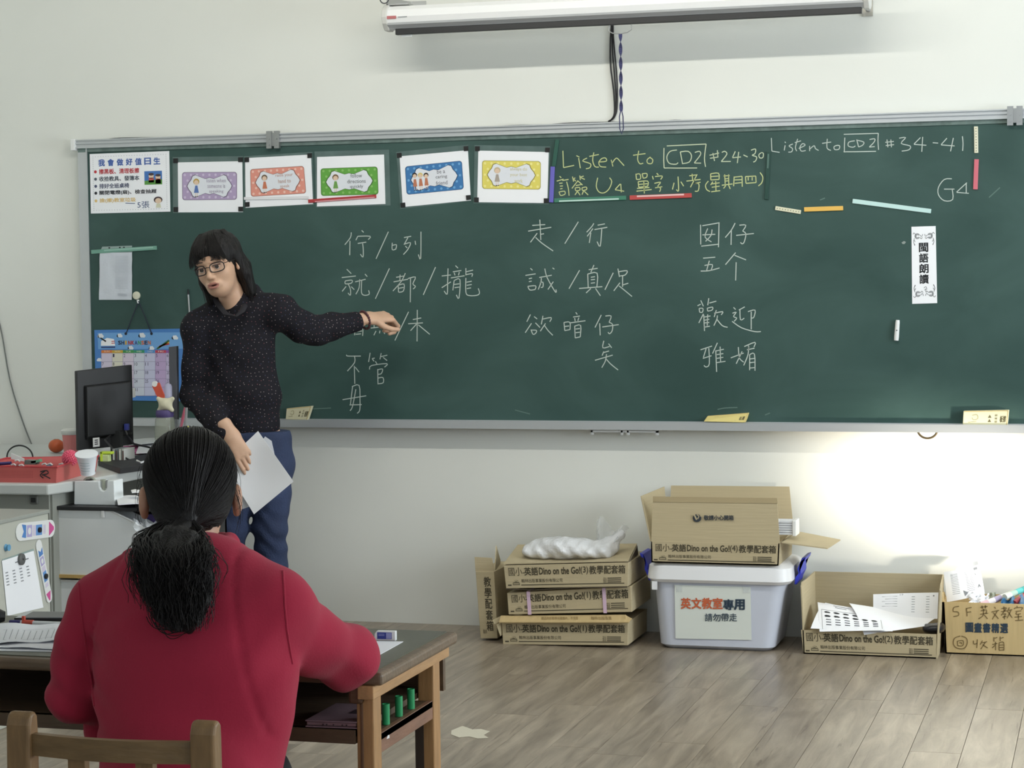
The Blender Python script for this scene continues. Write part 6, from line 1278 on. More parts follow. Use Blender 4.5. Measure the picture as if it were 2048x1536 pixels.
# ------------------------------------------------------------------ chair
CW = WD('chair_wood', (126, 98, 64), st=(14, 14, 3)); CW2 = WD('chair_rail_wood', (116, 92, 60), st=(3, 14, 14))
Yc = 3.02; la, lb = at(14, 1450, Yc), at(62, 1450, Yc); ra, rb = at(380, 1470, Yc), at(432, 1470, Yc); zt_ = float(at(38, 1425, Yc)[2])
xl, xr_ = (la[0]+lb[0])/2, (ra[0]+rb[0])/2; hw = (lb[0]-la[0])/2
t = thing('wooden_chair', ((xl+xr_)/2, Yc+.17, 0), 'small wooden school chair in the bottom left corner', 'chair')
for x in (xl, xr_):
    mb = MB(); pr = [(-.02, 0), (-.012, .39), (-.006, zt_-.02), (0, zt_-.004), (.008, zt_), (.018, zt_), (.024, zt_-.008), (.026, zt_-.03), (.03, .40), (.02, 0)]
    mb.prism([(x-hw, Yc+a, b) for a, b in pr], (2*hw, 0, 0)); mb.build('back_leg', CW, t, smooth=False, bevel=.006, seg=3)
    MB().box((x-hw, Yc+.32, 0), (x+hw, Yc+.35, .38)).build('front_leg', CW, t, smooth=False, bevel=.003)
    MB().box((x-hw*.6, Yc+.03, .33), (x+hw*.6, Yc+.32, .375)).build('side_rail', CW2, t, smooth=False)
zr1 = float(at(60, 1468, Yc)[2]); zr0 = float(at(60, 1516, Yc)[2])
def rail(z0, z1, nm):
    mb = MB().grid(lambda u, v: np.array([xl+hw*.9+(xr_-xl-2*hw*.9)*u, Yc+.002-.018*math.sin(PI*u), z0+(z1-z0)*v]), 14, 1, (0, .014, 0)); mb.build(nm, CW2, t, smooth=False)
rail(zr0+.004, zr1, 'top_rail'); rail(zr0-.09, zr0-.05, 'lower_rail')
xs_ = float(at(155, 1530, Yc)[0]); MB().box((xs_-.015, Yc-.004, .40), (xs_+.015, Yc+.012, zr0+.006)).build('back_slat', CW, t, smooth=False)
xs_ = float(at(290, 1530, Yc)[0]); MB().box((xs_-.015, Yc-.004, .40), (xs_+.015, Yc+.012, zr0+.006)).build('back_slat', CW, t, smooth=False)
MB().box((xl-hw*.5, Yc+.02, .375), (xr_+hw*.5, Yc+.37, .395)).build('seat', CW2, t, smooth=False, bevel=.006)
# ------------------------------------------------------------------ people
def skin_mat(n, c):
    m = mat(n, c, .5, bump=.05, bscale=90, var=.04, vscale=25); b = m.node_tree.nodes['Principled BSDF']
    b.inputs['Subsurface Weight'].default_value = .12; b.inputs['Subsurface Radius'].default_value = (.012, .005, .003); b.inputs['Subsurface Scale'].default_value = .6
    return m
HAIR = mat('hair_black', (20, 18, 19), .5, bump=.4, bscale=30, stretch=(9, 9, .8)); HAIR2 = mat('hair_brown_black', (24, 21, 21), .5)
for m_ in (HAIR, HAIR2): m_.node_tree.nodes['Principled BSDF'].inputs['Specular IOR Level'].default_value = .3
def frame(fwd, up):      # head frame: columns right(x) forward(y) up(z)
    f = np.array(fwd, float); f /= np.linalg.norm(f); u = np.array(up, float); u -= f*(u@f); u /= np.linalg.norm(u); r_ = np.cross(f, u); return np.stack([r_, f, u], 1)
def strands(name, paths, r0, r1, m, parent, sides=3, kind='stuff'):
    """many tapering hairs joined into one mesh"""
    V = []; F = []; n0 = 0
    for P in paths:
        P = np.asarray(P, float); k = len(P); T = np.gradient(P, axis=0); T /= np.maximum(np.linalg.norm(T, axis=1)[:, None], 1e-9)
        A = np.cross(T, [.3, .2, 1.]); A /= np.maximum(np.linalg.norm(A, axis=1)[:, None], 1e-9); B = np.cross(T, A)
        rr = np.linspace(r0, r1, k)
        for j in range(sides): a = 2*PI*j/sides; V.append(P+(A*math.cos(a)+B*math.sin(a))*rr[:, None])
        i = np.arange(k-1)
        for j in range(sides): q = (j+1) % sides; F.append(np.stack([n0+j*k+i, n0+q*k+i, n0+q*k+i+1, n0+j*k+i+1], 1))
        n0 += sides*k
    o = surf_obj(name, np.concatenate(V), np.concatenate(F), m, parent); return tag(o, kind=kind) if kind else o
def bez(a, b, c, d, n): t = np.linspace(0, 1, n)[:, None]; a, b, c, d = map(np.array, (a, b, c, d)); return a*(1-t)**3+3*b*t*(1-t)**2+3*c*t*t*(1-t)+d*t**3
def chain(pts, rs, k=.015, sc=None): return [('rc', (pts[i], pts[i+1], rs[i], rs[i+1])+((sc,) if sc else ()), k) for i in range(len(pts)-1)]
def face_ops(mouth_open=0, ex=0):
    o = [('el', ((0, -.014, .036), (.074, .091, .079)), .01), ('el', ((0, .026, -.03), (.060, .060, .080)), .03),
         ('el', ((0, .048, -.078), (.036, .034, .028)), .025), ('el', ((.032, .052, -.022), (.028, .024, .026)), .02), ('el', ((-.032, .052, -.022), (.028, .024, .026)), .02),
         ('el', ((0, .070, .026), (.052, .016, .012)), .015)]
    for s_ in (1, -1): o.append(('el', ((s_*.031, .090, .004), (.017, .015, .011)), .012, 'sub'))
    o += [('rc', ((0, .078, .008), (0, .098, -.026), .0065, .0105), .010), ('el', ((.0095, .091, -.031), (.0075, .0085, .007)), .005), ('el', ((-.0095, .091, -.031), (.0075, .0085, .007)), .005)]
    for s_ in (1, -1): o.append(('el', ((s_*.031, .073, .004), (.0145, .012, .0105)), .004)); o.append(('rc', ((s_*.017, .081, .009), (s_*.046, .071, .0095), .0035, .003), .004))
    o += [('el', ((0, .080, -.058), (.030, .013, .016)), .012), ('el', ((0, .0895, -.0535), (.0225, .007, .0045)), .004), ('el', ((0, .087, -.0685), (.019, .0075, .0055)), .004)]
    if mouth_open: o.append(('el', ((0, .094, -.0605), (.0165, .012, .0030)), .002, 'sub'))
    for s_ in (1, -1):
        o += [('el', ((s_*(.0755+ex), -.008, -ex), (.007+ex*.3, .017, .030)), .006), ('el', ((s_*(.081+ex*1.3), .0, .004-ex), (.004, .010, .019)), .004, 'sub'), ('el', ((s_*(.074+ex), -.002, -.024-ex), (.007, .009, .010)), .005)]
    return o
def face_mi(P):          # lips get their own material
    x, y, z = P[:, 0], P[:, 1], P[:, 2]
    lip = ((np.abs(x) < .0235*(1-((z+.061)/.0135)**2*.75)) & (np.abs(z+.061) < .0125) & (y > .078))
    return lip
def hand_ops(fing, thumb, palm=(.020, .011), L=.085):
    """fing: four lists of bend angles; hand along +y, palm faces -z, thumb on +x"""
    o = []; xs = (.027, .0095, -.0085, -.026); ln = ((.040, .026, .021), (.044, .029, .023), (.040, .027, .022), (.032, .021, .019)); y0 = (.080, .085, .081, .073)
    o.append(('rc', ((.012, .0, 0), (.022, .072, 0), .018, .0125, (1, 1, .72)), .01)); o.append(('rc', ((-.008, .0, 0), (-.020, .068, 0), .018, .0125, (1, 1, .72)), .012)); o.append(('rc', ((0, -.01, 0), (0, .07, .001), .022, .017, (1, 1, .6)), .012))
    o.append(('rc', ((0, -.06, 0), (0, -.005, 0), .024, .0235, (1.1, 1, .8)), .014))
    for i in range(4):
        p = np.array([xs[i], y0[i], 0.]); a = 0.; sp = (xs[i])*1.4
        for j in range(3):
            a += fing[i][j]; d = np.array([sp*.5*math.cos(a), math.cos(a), -math.sin(a)]); q = p+d*ln[i][j]; r_ = (.0088, .0080, .0072, .0062)
            o.append(('rc', (p, q, r_[j]*(1 if i < 3 else .88), r_[j+1]*(1 if i < 3 else .88)), .0035)); p = q
    p = np.array([.020, .012, -.004]); r_ = (.0135, .0105, .009, .0075)
    for j, d in enumerate(thumb):
        d = np.array(d, float); q = p+d; o.append(('rc', (p, q, r_[j], r_[j+1]), .006 if j == 0 else .003)); p = q
    return o
def place(V, M, c): return V@np.array(M).T+np.array(c)

# ============================ standing teacher
YTc = 7.55
def T(x, y, dy=0): return at(x, y, YTc+dy)
tp_ = thing('person', (float(T(515, 900)[0]), YTc, 0), 'standing person in black dotted shirt and jeans pointing at the board', 'person')
SK = skin_mat('skin_teacher', (206, 168, 142)); LIP = mat('lip', (172, 118, 106), .5)
hc = T(437, 531, -.10)+np.array([0, 0, 0])
view = CAM-hc; view /= np.linalg.norm(view); rgt = np.cross(view, [0, 0, 1]); rgt /= np.linalg.norm(rgt)      # rgt points to image left
fwd = view*math.cos(R(24))+rgt*math.sin(R(24))+np.array([0, 0, -.16]); upv = np.array([0, 0, 1.])+rgt*.27+view*.05
HM = frame(fwd, upv); HS = 1.05
V, F = surf(face_ops(1)+[('rc', ((0, -.022, -.05), (0, -.045, -.15), .048, .052), .02)], (-.1, -.125, -.19), (.1, .125, .125), .0030)
fc = V[F].mean(1); mi_h = face_mi(fc).astype(int)
head = (place(V*HS, HM, hc), F)
# torso, limbs (skin body under the clothes)
sh_r, el_r, wr_r = T(398, 655, -.04), T(392, 790, -.02), T(456, 868, -.22)
sh_l, el_l, wr_l = T(560, 622, .0), T(628, 662, .17), T(722, 643, .33)
nk = T(470, 600, .0); ch = T(480, 680, .0); wa = T(490, 800, .0); pv = T(512, 905, .02)
hpR, hpL = T(478, 930, .02), T(540, 930, .03); knR, knL = T(462, 1065, -.06), T(540, 1060, .0); anR, anL = T(455, 1236, .02), T(545, 1236, .06)
for a in (anR, anL): a[2] = .09
ops = chain([nk, ch, wa, pv], [.05, .105, .10, .12], .04, (1, .66, 1))+chain([nk, sh_r], [.05, .05], .03)+chain([nk, sh_l], [.05, .05], .03)
ops += chain([sh_r, el_r, wr_r], [.045, .036, .026], .02)+chain([sh_l, el_l, wr_l], [.045, .036, .025], .02)
ops += chain([hpR, knR, anR], [.06, .036, .028], .03)+chain([hpL, knL, anL], [.06, .036, .028], .03)
ops += [('rc', (anR+np.array([0, .03, -.05]), anR+np.array([-.03, -.15, -.06]), .03, .022, (1, 1, .8)), .02), ('rc', (anL+np.array([0, .03, -.05]), anL+np.array([.02, -.15, -.06]), .03, .022, (1, 1, .8)), .02)]
allp = np.array([sh_r, el_r, wr_r, sh_l, el_l, wr_l, anR, anL, nk]); lo, hi = allp.min(0)-.16, allp.max(0)+.14; lo[2] = 0
tor = surf(ops, lo, hi, .013)
# right hand hanging over the papers
hr = T(466, 876, -.238); HRM = frame(T(499, 935, -.25)-T(474, 893, -.26), np.array([.35, -1, .25]))
hv = surf(hand_ops([(.25, .35, .3), (.35, .4, .3), (.35, .4, .3), (.3, .35, .3)], [(.016, .022, -.012), (.004, .026, -.010), (-.002, .022, -.004)]), (-.06, -.08, -.09), (.08, .2, .05), .0024)
wd_ = HRM@np.array([0, 1, 0]); hand1 = (place(hv[0]*1.02, HRM, hr), hv[1])
# left hand closed, thumb stretched out
hl = T(742, 636, .37); HLM = frame(T(790, 634, .47)-T(722, 640, .33), np.array([.10, -.75, .9]))
hv2 = surf(hand_ops([(.75, 1.2, .9), (1.0, 1.35, 1.0), (1.05, 1.4, 1.0), (1.1, 1.4, 1.0)], [(.020, .020, -.010), (.014, .026, -.006), (.008, .026, -.0)]), (-.06, -.08, -.09), (.09, .18, .05), .0024)
hand2 = (place(hv2[0]*1.12, HLM, hl), hv2[1])
Vb, Fb = merge([tor, head, hand1, hand2]); mi = np.zeros(len(Fb), int); mi[len(tor[1]):len(tor[1])+len(head[1])] = mi_h
surf_obj('body', Vb, Fb, [SK, LIP], tp_, mi=mi)
def hp(x, y, z): return HM@(np.array([x, y, z])*HS)+hc
# eyes, brows, teeth, glasses
for s_ in (1, -1):
    mb = MB(); mb.ball(hp(s_*.031, .0745, .0035), .0112*HS, 10); e = mb.build('eye', mat('eye_white', (206, 200, 196), .25), tp_)
    gaze = HM@np.array([-.12, 1, -.05]); gaze /= np.linalg.norm(gaze); c = hp(s_*.031, .0745, .0035)+gaze*.0100*HS
    tag(MB().lathe([(.0078, -.001), (.0074, .0016), (.0001, .0024)], c, gaze, 14).build('iris', mat('iris_dark', (38, 26, 22), .2), tp_), 'dark brown iris')
    MB().tube([hp(s_*a, .0865-.35*abs(a-.03), .0085+.0012*math.sin((a-.014)*90)) for a in np.linspace(.015, .047, 7)], .0026, 5).build('eyelid', mat('lash', (96, 66, 56), .6), tp_)
    MB().tube([hp(s_*a, .0885-.3*abs(a-.028), .0275+.004*math.sin((a-.012)*80)) for a in np.linspace(.014, .050, 8)], [.0014, .0024, .0026, .0026, .0024, .002, .0014, .0008], 6).build('eyebrow', mat('brow', (64, 50, 44), .8), tp_)
MB().ball(hp(0, .080, -.0605), .013*HS, 8, sc=(1.1, .7, .35)).build('mouth_inside', mat('mouth_dark', (80, 40, 40), .6), tp_)
mb = MB()
for s_ in (1, -1):
    L_ = [hp(s_*(.034+.0245*math.copysign(abs(math.cos(a))**.6, math.cos(a))), .1005-.012*abs((.034+.0245*math.cos(a)))/.03, .001+.0165*math.copysign(abs(math.sin(a))**.6, math.sin(a))) for a in np.linspace(0, 2*PI, 26)[:-1]]
    mb.tube(L_, 0.0022, 6, closed=True)
gl = MB(); gl.v, gl.f, gl.m = mb.v, mb.f, mb.m; GM = mat('glasses_black', (22, 16, 18), .5)
gl.tube([hp(-.010, .097, .006), hp(0, .1005, .009), hp(.010, .097, .006)], .0018, 6)
for s_ in (1, -1): gl.tube([hp(s_*.058, .079, .008), hp(s_*.072, .060, .009), hp(s_*.082, .01, .008), hp(s_*.083, -.015, .0)], .0016, 6)
g_ = gl.build('glasses', GM, tp_)
for s_ in (1, -1):
    MB().face([hp(s_*(.034+.0225*math.copysign(abs(math.cos(a))**.6, math.cos(a))), .1003-.012*abs((.034+.0245*math.cos(a)))/.03, .001+.015*math.copysign(abs(math.sin(a))**.6, math.sin(a))) for a in np.linspace(0, 2*PI, 18)[:-1]]).build('lens', mat('lens_clear', (240, 245, 245), .03, alpha=.04), g_, smooth=False)
# hair: cap, side locks, fringe
ho = [('el', ((0, -.020, .044), (.087, .100, .086)), .01), ('el', ((0, -.055, -.02), (.078, .060, .075)), .03)]
for s_ in (1, -1): ho += [('rc', ((s_*.076, -.006, .030), (s_*.082, -.022, -.05), .018, .018), .02), ('rc', ((s_*.082, -.022, -.05), (s_*.082, -.028, -.125), .020, .016), .02), ('rc', ((s_*.060, -.060, -.03), (s_*.062, -.055, -.130), .036, .026), .02)]
ho += [('rc', ((.0, -.085, -.02), (0, -.075, -.125), .045, .03), .03)]
def cut(P, d):
    x, y, z = P[..., 0], P[..., 1], P[..., 2]
    f = np.sqrt((x/.058)**2+((y-.085)/.075)**2+((z+.030)/.078)**2)-1
    d = np.maximum(d, -f*.05); return d+.0016*np.sin(x*330+z*25)*np.cos(z*40)+.0012*np.sin(y*300+z*20)
hvv = surf(ho, (-.13, -.16, -.18), (.13, .12, .15), .0032, cut)
cap = surf_obj('hair', place(hvv[0]*HS, HM, hc), hvv[1], HAIR, tp_)
paths = []
rs = np.random.default_rng(3)
for i in range(260):      # fringe swept over the forehead
    u = rs.uniform(-1, 1); x0 = u*.05; x1 = u*.060+.012*(1 if u > -.2 else -1); zend = .037-.020*abs(u)**1.5+rs.normal(0, .004)
    if -.05 < u < .3: zend += .016
    P = [hp(*p) for p in ((x0*.6, .020, .128), (x0, .062+.01*rs.random(), .108), (x1*1.0, .098-.02*abs(u), .065), (x1+rs.normal(0, .004), .094-.35*abs(x1)*.6, zend))]
    paths.append(bez(*P, 8))
for i in range(420):      # length down both sides and the back
    s_ = rs.choice((1, -1)); a = rs.uniform(-1.1, .22); r_ = rs.uniform(.97, 1.06)
    x0, y0 = s_*.087*math.cos(a)*r_, -.02+.095*math.sin(a)*r_
    ln = rs.uniform(.13, .165)-(.05 if a > .3 else 0)
    P = [hp(x0*.55, y0*.6, .122), hp(x0*1.02, y0, .07), hp(x0*1.04, y0-.006, -.05), hp(x0*(.95+rs.normal(0, .08)), y0*.9-.01+rs.normal(0, .006), -ln)]
    paths.append(bez(*P, 9))
tag(strands('hair_strand', paths, .0013, .0006, HAIR2, cap, 3))
# shirt
def dots_mat():
    m = D.materials.new('dotted_shirt'); m.use_nodes = True; nt = m.node_tree; N = nt.nodes; L = nt.links; b = N['Principled BSDF']
    tc = N.new('ShaderNodeTexCoord'); mp = N.new('ShaderNodeMapping'); L.new(tc.outputs['Object'], mp.inputs[0]); mp.inputs['Rotation'].default_value = (.3, .78, .2)
    sx = N.new('ShaderNodeSeparateXYZ'); L.new(tc.outputs['Object'], sx.inputs[0]); ma = N.new('ShaderNodeMath'); ma.operation = 'MULTIPLY_ADD'; L.new(sx.outputs[1], ma.inputs[0]); ma.inputs[1].default_value = .6; L.new(sx.outputs[0], ma.inputs[2]); cb_ = N.new('ShaderNodeCombineXYZ'); L.new(ma.outputs[0], cb_.inputs[0]); L.new(sx.outputs[2], cb_.inputs[1])
    v = N.new('ShaderNodeTexVoronoi'); v.voronoi_dimensions = '2D'; v.inputs['Scale'].default_value = 56; v.inputs['Randomness'].default_value = .75; L.new(cb_.outputs[0], v.inputs['Vector'])
    lt = N.new('ShaderNodeMath'); lt.operation = 'LESS_THAN'; lt.inputs[1].default_value = .08; L.new(v.outputs['Distance'], lt.inputs[0])
    sp_ = N.new('ShaderNodeSeparateColor'); L.new(v.outputs['Color'], sp_.inputs[0]); r = N.new('ShaderNodeValToRGB'); r.color_ramp.interpolation = 'CONSTANT'; L.new(sp_.outputs[0], r.inputs[0])
    e = r.color_ramp.elements; e[0].color = srgb((170, 158, 156))+(1,); e[1].position = .45; e[1].color = srgb((140, 88, 92))+(1,); x = e.new(.75); x.color = srgb((84, 88, 124))+(1,)
    mx = N.new('ShaderNodeMix'); mx.data_type = 'RGBA'; L.new(lt.outputs[0], mx.inputs[0]); mx.inputs[6].default_value = srgb((27, 26, 33))+(1,); L.new(r.outputs[0], mx.inputs[7]); L.new(mx.outputs[2], b.inputs['Base Color'])
    b.inputs['Roughness'].default_value = .85; b.inputs['Specular IOR Level'].default_value = .25
    return m
so_ = chain([T(472, 622, .0), ch, T(488, 790, 0), T(488, 868, .01)], [.085, .128, .135, .142], .04, (1, .68, 1))
so_ += chain([T(440, 640, -.0), sh_r], [.085, .066], .04)+chain([T(500, 622, .0), sh_l], [.080, .062], .04)
so_ += chain([sh_r, el_r, T(450, 866, -.222)], [.064, .058, .043], .022)+chain([sh_l, T(600, 652, .10), el_l, T(668, 652, .24), T(712, 644, .31)], [.062, .062, .057, .050, .040], .025)
so_ += [('rc', (T(448, 596, -.01), T(500, 590, .02), .042, .046), .03)]
def wr(P, d):
    x, y, z = P[..., 0], P[..., 1], P[..., 2]
    d = d+.0035*np.sin(z*46+x*31+2*np.sin(x*17))*np.clip((1.5-z)*2, 0, 1)+.0022*np.sin(x*70-z*38)
    neck = np.sqrt(((P-T(452, 585, -.075))**2).sum(-1))-.058
    zc_ = float(T(480, 876)[2])-.16*(y < YTc-.105); d = np.maximum(d, zc_-z); return np.maximum(d, -neck)
lo = np.minimum.reduce([sh_r, el_r, wr_l, wa, T(712, 644, .31), T(450, 860, -.17)])-.17; hi = np.maximum.reduce([sh_r, sh_l, nk, T(712, 644, .31)])+.14; lo[2] = float(T(480, 885)[2])-.10
def wr2(P, d): d = wr(P, d); w_ = (P-T(724, 643, .335))@((wr_l-el_l)/np.linalg.norm(wr_l-el_l)); return np.maximum(d, w_+.012)
v_, f_ = surf(so_, lo, hi, .0065, wr2)
SHM = dots_mat(); sh = surf_obj('shirt', v_, f_, SHM, tp_)
# collar and placket
cn = T(455, 612, -.115); A1, A2 = T(414, 596, -.06), T(489, 578, .0)
mb = MB().tube([T(427, 590, -.03), T(436, 608, -.085), T(452, 628, -.135), T(471, 632, -.145)], [.011, .013, .012, .004], 8, flat=.5).tube([T(493, 588, .01), T(492, 605, -.05), T(484, 622, -.11), T(471, 633, -.145)], [.013, .014, .012, .004], 8, flat=.5)
mb.build('collar', mat('shirt_plain', (30, 29, 36), .85), sh)
# bracelet
bd = (hl-wr_l)/np.linalg.norm(hl-wr_l); bc = T(729, 640, .348); u = np.cross(bd, [0, 0, 1]); u /= np.linalg.norm(u); v2 = np.cross(bd, u)
BRM = mat('bead_maroon', (78, 40, 46), .3); brc = MB()
for i in range(22): a = 2*PI*i/22; brc.ball(bc+u*.034*math.cos(a)+v2*.036*math.sin(a), .0056, 5)
tag(brc.build('bracelet', BRM, tp_), 'maroon bead bracelet')
# jeans and shoes
JE = mat('denim', (47, 60, 92), .85, bump=.35, bscale=160, var=.22, vscale=9)
jo = chain([T(486, 872, .01), hpR], [.105, .098], .04)+chain([T(530, 872, .02), hpL], [.10, .096], .04)
jo += chain([hpR, T(470, 1000, -.03), knR, T(458, 1130, -.02), anR+np.array([0, 0, .02])], [.090, .074, .060, .058, .043], .02)+chain([hpL, T(541, 1000, .01), knL, T(543, 1130, .03), anL+np.array([0, 0, .02])], [.090, .076, .064, .062, .044], .02)
def jw(P, d):
    x, y, z = P[..., 0], P[..., 1], P[..., 2]; kz = np.exp(-((z-.45)/.09)**2)+.25
    d = d+.0026*kz*np.sin(z*85+x*42+1.8*np.sin(x*40))+.002*np.sin(z*60-x*55); return np.maximum(d, z-float(T(500, 862)[2]))
pts = np.array([hpR, hpL, anR, anL]); v_, f_ = surf(jo, pts.min(0)-.15, pts.max(0)+.16, .007, jw); jn = surf_obj('jeans', v_, f_, JE, tp_)
for a, dx in ((anR, -.03), (anL, .02)):
    v_, f_ = surf([('rc', (a+np.array([0, .035, -.045]), a+np.array([dx, -.16, -.055]), .040, .034, (1, 1, .9)), .02), ('rc', (a+np.array([0, .01, -.02]), a+np.array([0, .0, .0]), .045, .042), .02)], a-np.array([.12, .26, .12]), a+np.array([.12, .12, .08]), .007, lambda P, d: np.maximum(d, .002-P[..., 2]))
    surf_obj('shoe', v_, f_, mat('shoe_dark', (40, 40, 46), .5), tp_)
# papers in her hand
for k, (q, lab) in enumerate((([(516, 862), (587, 963), (510, 1028), (445, 930)], 'front white sheet held in the hand of the standing person'), ([(530, 873), (543, 882), (560, 960), (497, 1014), (474, 1022), (470, 960)], 'second white sheet showing behind the front held sheet'))):
    Yp = -.225+.02*k
    P = [T(x, y, Yp) for x, y in q]; t = thing('held_sheet', P[-2], lab, 'paper', 'sheets held by the standing person')
    if k == 0:
        f2 = bil(P); MB().grid(lambda u, v: f2(u, v)+np.array([0, .012*math.sin(PI*u)*math.sin(PI*v*.8)-.01*v*v, 0]), 10, 8, (0, .0008, 0)).build('sheet', PAPER, t)
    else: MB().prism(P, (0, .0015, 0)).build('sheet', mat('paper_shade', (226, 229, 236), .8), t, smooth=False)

# ============================ seated woman in red, seen from behind
YW = 3.42
def Wp(x, y, dy=0): return at(x, y, YW+dy)
wp = thing('person', (float(Wp(390, 1400)[0]), YW-.1, 0), 'seated person in a red sweater with a black ponytail, seen from behind', 'person')
SK2 = skin_mat('skin_seated', (190, 144, 118)); RS = mat('red_fleece', (158, 30, 58), .95, bump=.10, bscale=260, var=.07, vscale=7, sheen=.06)
hc2 = at(381, 989, 3.58); view = CAM-hc2; view /= np.linalg.norm(view)
fw = -view*np.array([1, 1, 0]); fw /= np.linalg.norm(fw); fw = fw+np.array([0, 0, -.30]); HM2 = frame(fw, (0, 0, 1)); HS2 = .97
V, F = surf(face_ops(0, .013)+[('rc', ((0, -.03, -.06), (0, -.035, -.17), .052, .056), .02)], (-.115, -.13, -.2), (.115, .125, .13), .0045)
head = (place(V*HS2, HM2, hc2), F)
shl, shr = Wp(200, 1210, .03), Wp(555, 1213, .03); ell, elr = Wp(146, 1398, -.02), Wp(690, 1314, .22)
wrl, wrr = Wp(215, 1330, .42), Wp(560, 1290, .42)
nk2, ch2, ws2, pv2 = Wp(372, 1110, .06), Wp(385, 1230, .02), Wp(385, 1400, -.04), Wp(385, 1600, -.10)
wrr[2] = ZT+.045; wrl[2] = ZT+.045
kl, kr = np.array([pv2[0]-.30, YW+.38, .44]), np.array([pv2[0]-.10, YW+.40, .44]); fl_, fr_ = kl+np.array([0, .05, -.34]), kr+np.array([0, .05, -.34])
pvb = np.array([pv2[0], YW-.13, .49])
ops = chain([nk2, ch2, ws2, pvb], [.055, .11, .12, .125], .04, (1, .62, 1))+chain([Wp(372, 1160, .06), shl], [.03, .035], .02)+chain([Wp(372, 1160, .06), shr], [.03, .035], .02)+chain([shl, ell, wrl], [.046, .036, .025], .02)+chain([shr, elr, wrr], [.046, .036, .025], .02)
ops += chain([pvb+np.array([-.08, 0, 0]), kl, fl_], [.08, .055, .035], .03)+chain([pvb+np.array([.08, 0, 0]), kr, fr_], [.08, .055, .035], .03)+chain([fl_+np.array([0, .0, -.05]), fl_+np.array([0, .16, -.06])], [.03, .024], .02)+chain([fr_+np.array([0, 0, -.05]), fr_+np.array([0, .16, -.06])], [.03, .024], .02)
allp = np.array([shl, shr, ell, elr, wrl, wrr, kl, kr, fl_, fr_, nk2, pvb]); lo, hi = allp.min(0)-.17, allp.max(0)+.2; lo[2] = .0
tor = surf(ops, lo, hi, .014)
hs = []
for c, to, tz in ((wrl, (.10, .9, -.05), (.0, -.2, 1)), (wrr, (-.75, .6, -.05), (0, -.1, 1))):
    M_ = frame(to, tz); hv = surf(hand_ops([(.3, .5, .4), (.35, .6, .4), (.4, .6, .4), (.4, .6, .4)], [(.02, .02, -.01), (.008, .026, -.008), (0, .022, -.004)]), (-.06, -.08, -.09), (.08, .2, .05), .003)
    sg = np.array([1., 1, 1]) if c is wrl else np.array([-1., 1, 1]); f__ = hv[1] if c is wrl else hv[1][:, ::-1]
    hs.append((place(hv[0]*sg, M_, c+M_@np.array([0, .05, .0])), f__))
Vb, Fb = merge([tor, head]+hs); surf_obj('body', Vb, Fb, [SK2], wp)
def h2(x, y, z): return HM2@(np.array([x, y, z])*HS2)+hc2
# sweater
so_ = chain([Wp(378, 1205, .03), Wp(388, 1285, .01), Wp(390, 1400, -.03), Wp(375, 1560, -.06), pvb+np.array([0, -.0, .02])], [.11, .160, .166, .140, .150], .05, (1, .62, 1))
so_ += chain([Wp(325, 1172, .05), shl], [.058, .054], .08)+chain([Wp(438, 1166, .05), shr], [.056, .052], .08)
so_ += chain([shl, Wp(165, 1300, .0), ell, wrl+np.array([0, -.05, .01])], [.056, .053, .047, .038], .007)+chain([shr, Wp(622, 1282, .12), elr, (elr+wrr)/2, wrr+np.array([.04, -.02, .005])], [.054, .055, .054, .050, .040], .04)
so_ += [('rc', (Wp(195, 1400, .02), Wp(205, 1480, .05), .03, .03), .03)]
cup_ = frame((0, 0, 1), (0, -1, 0))
def sw(P, d):
    x, y, z = P[..., 0], P[..., 1], P[..., 2]; q = P-elr
    d = d+.0008*np.sin(z*38+3*np.sin(x*9))*np.cos(x*21+z*13)
    r_ = np.sqrt((q**2).sum(-1)); d = d+.0032*np.exp(-(r_/.12)**2)*np.sin((q[..., 0]*1.2-q[..., 2]*.5)*75+4*np.sin(q[..., 2]*20))
    q = P-ell; r_ = np.sqrt((q**2).sum(-1)); d = d+.004*np.exp(-(r_/.12)**2)*np.sin((q[..., 2]*1.3+q[..., 0]*.8)*80)
    q = P-Wp(585, 1330, .0); r_ = np.sqrt((q**2).sum(-1)); d = d+.003*np.exp(-(r_/.1)**2)*np.sin((q[..., 2]*.6-q[..., 0])*90)
    for S, xx in ((shr, 1), (shl, -1)):   # armhole seams
        pl = (P-(S+np.array([-.035*xx, 0, 0])))@np.array([.96*xx, 0, .28]); d = d+.0030*np.exp(-(pl/.004)**2)*(np.abs(P[..., 2]-S[2]+.05) < .16)
    e_ = np.sqrt(((np.abs(x)-.084)/.030)**2)*0 if False else 0
    return np.maximum(d, .43-z)
lo = np.minimum.reduce([ell, wrl, pvb, shl])-.2; hi = np.maximum.reduce([shr, elr, wrr, nk2])+.15; lo[2] = .40
v_, f_ = surf(so_, lo, hi, .0075, sw); sw_o = surf_obj('sweater', v_, f_, RS, wp)
from mathutils.bvhtree import BVHTree
bt = BVHTree.FromPolygons([tuple(v) for v in v_], [tuple(f) for f in f_])
for path in (((566, 1142), (568, 1175), (570, 1215), (574, 1260), (580, 1300), (587, 1338)), ((158, 1168), (160, 1200), (166, 1250), (174, 1310), (184, 1370), (191, 1425))):
    pts_ = []
    for i in range(len(path)-1):
        for s_ in np.linspace(0, 1, 5)[:-1]:
            x_ = path[i][0]*(1-s_)+path[i+1][0]*s_; y_ = path[i][1]*(1-s_)+path[i+1][1]*s_; h_ = bt.ray_cast(Vector(CAM), Vector(ray(x_, y_)).normalized())
            if h_[0] and (not pts_ or (h_[0]-pts_[-1]).length < .06): pts_.append(h_[0])
    if len(pts_) > 4: MB().tube(pts_, .0022, 6).build('seam', RS, sw_o)
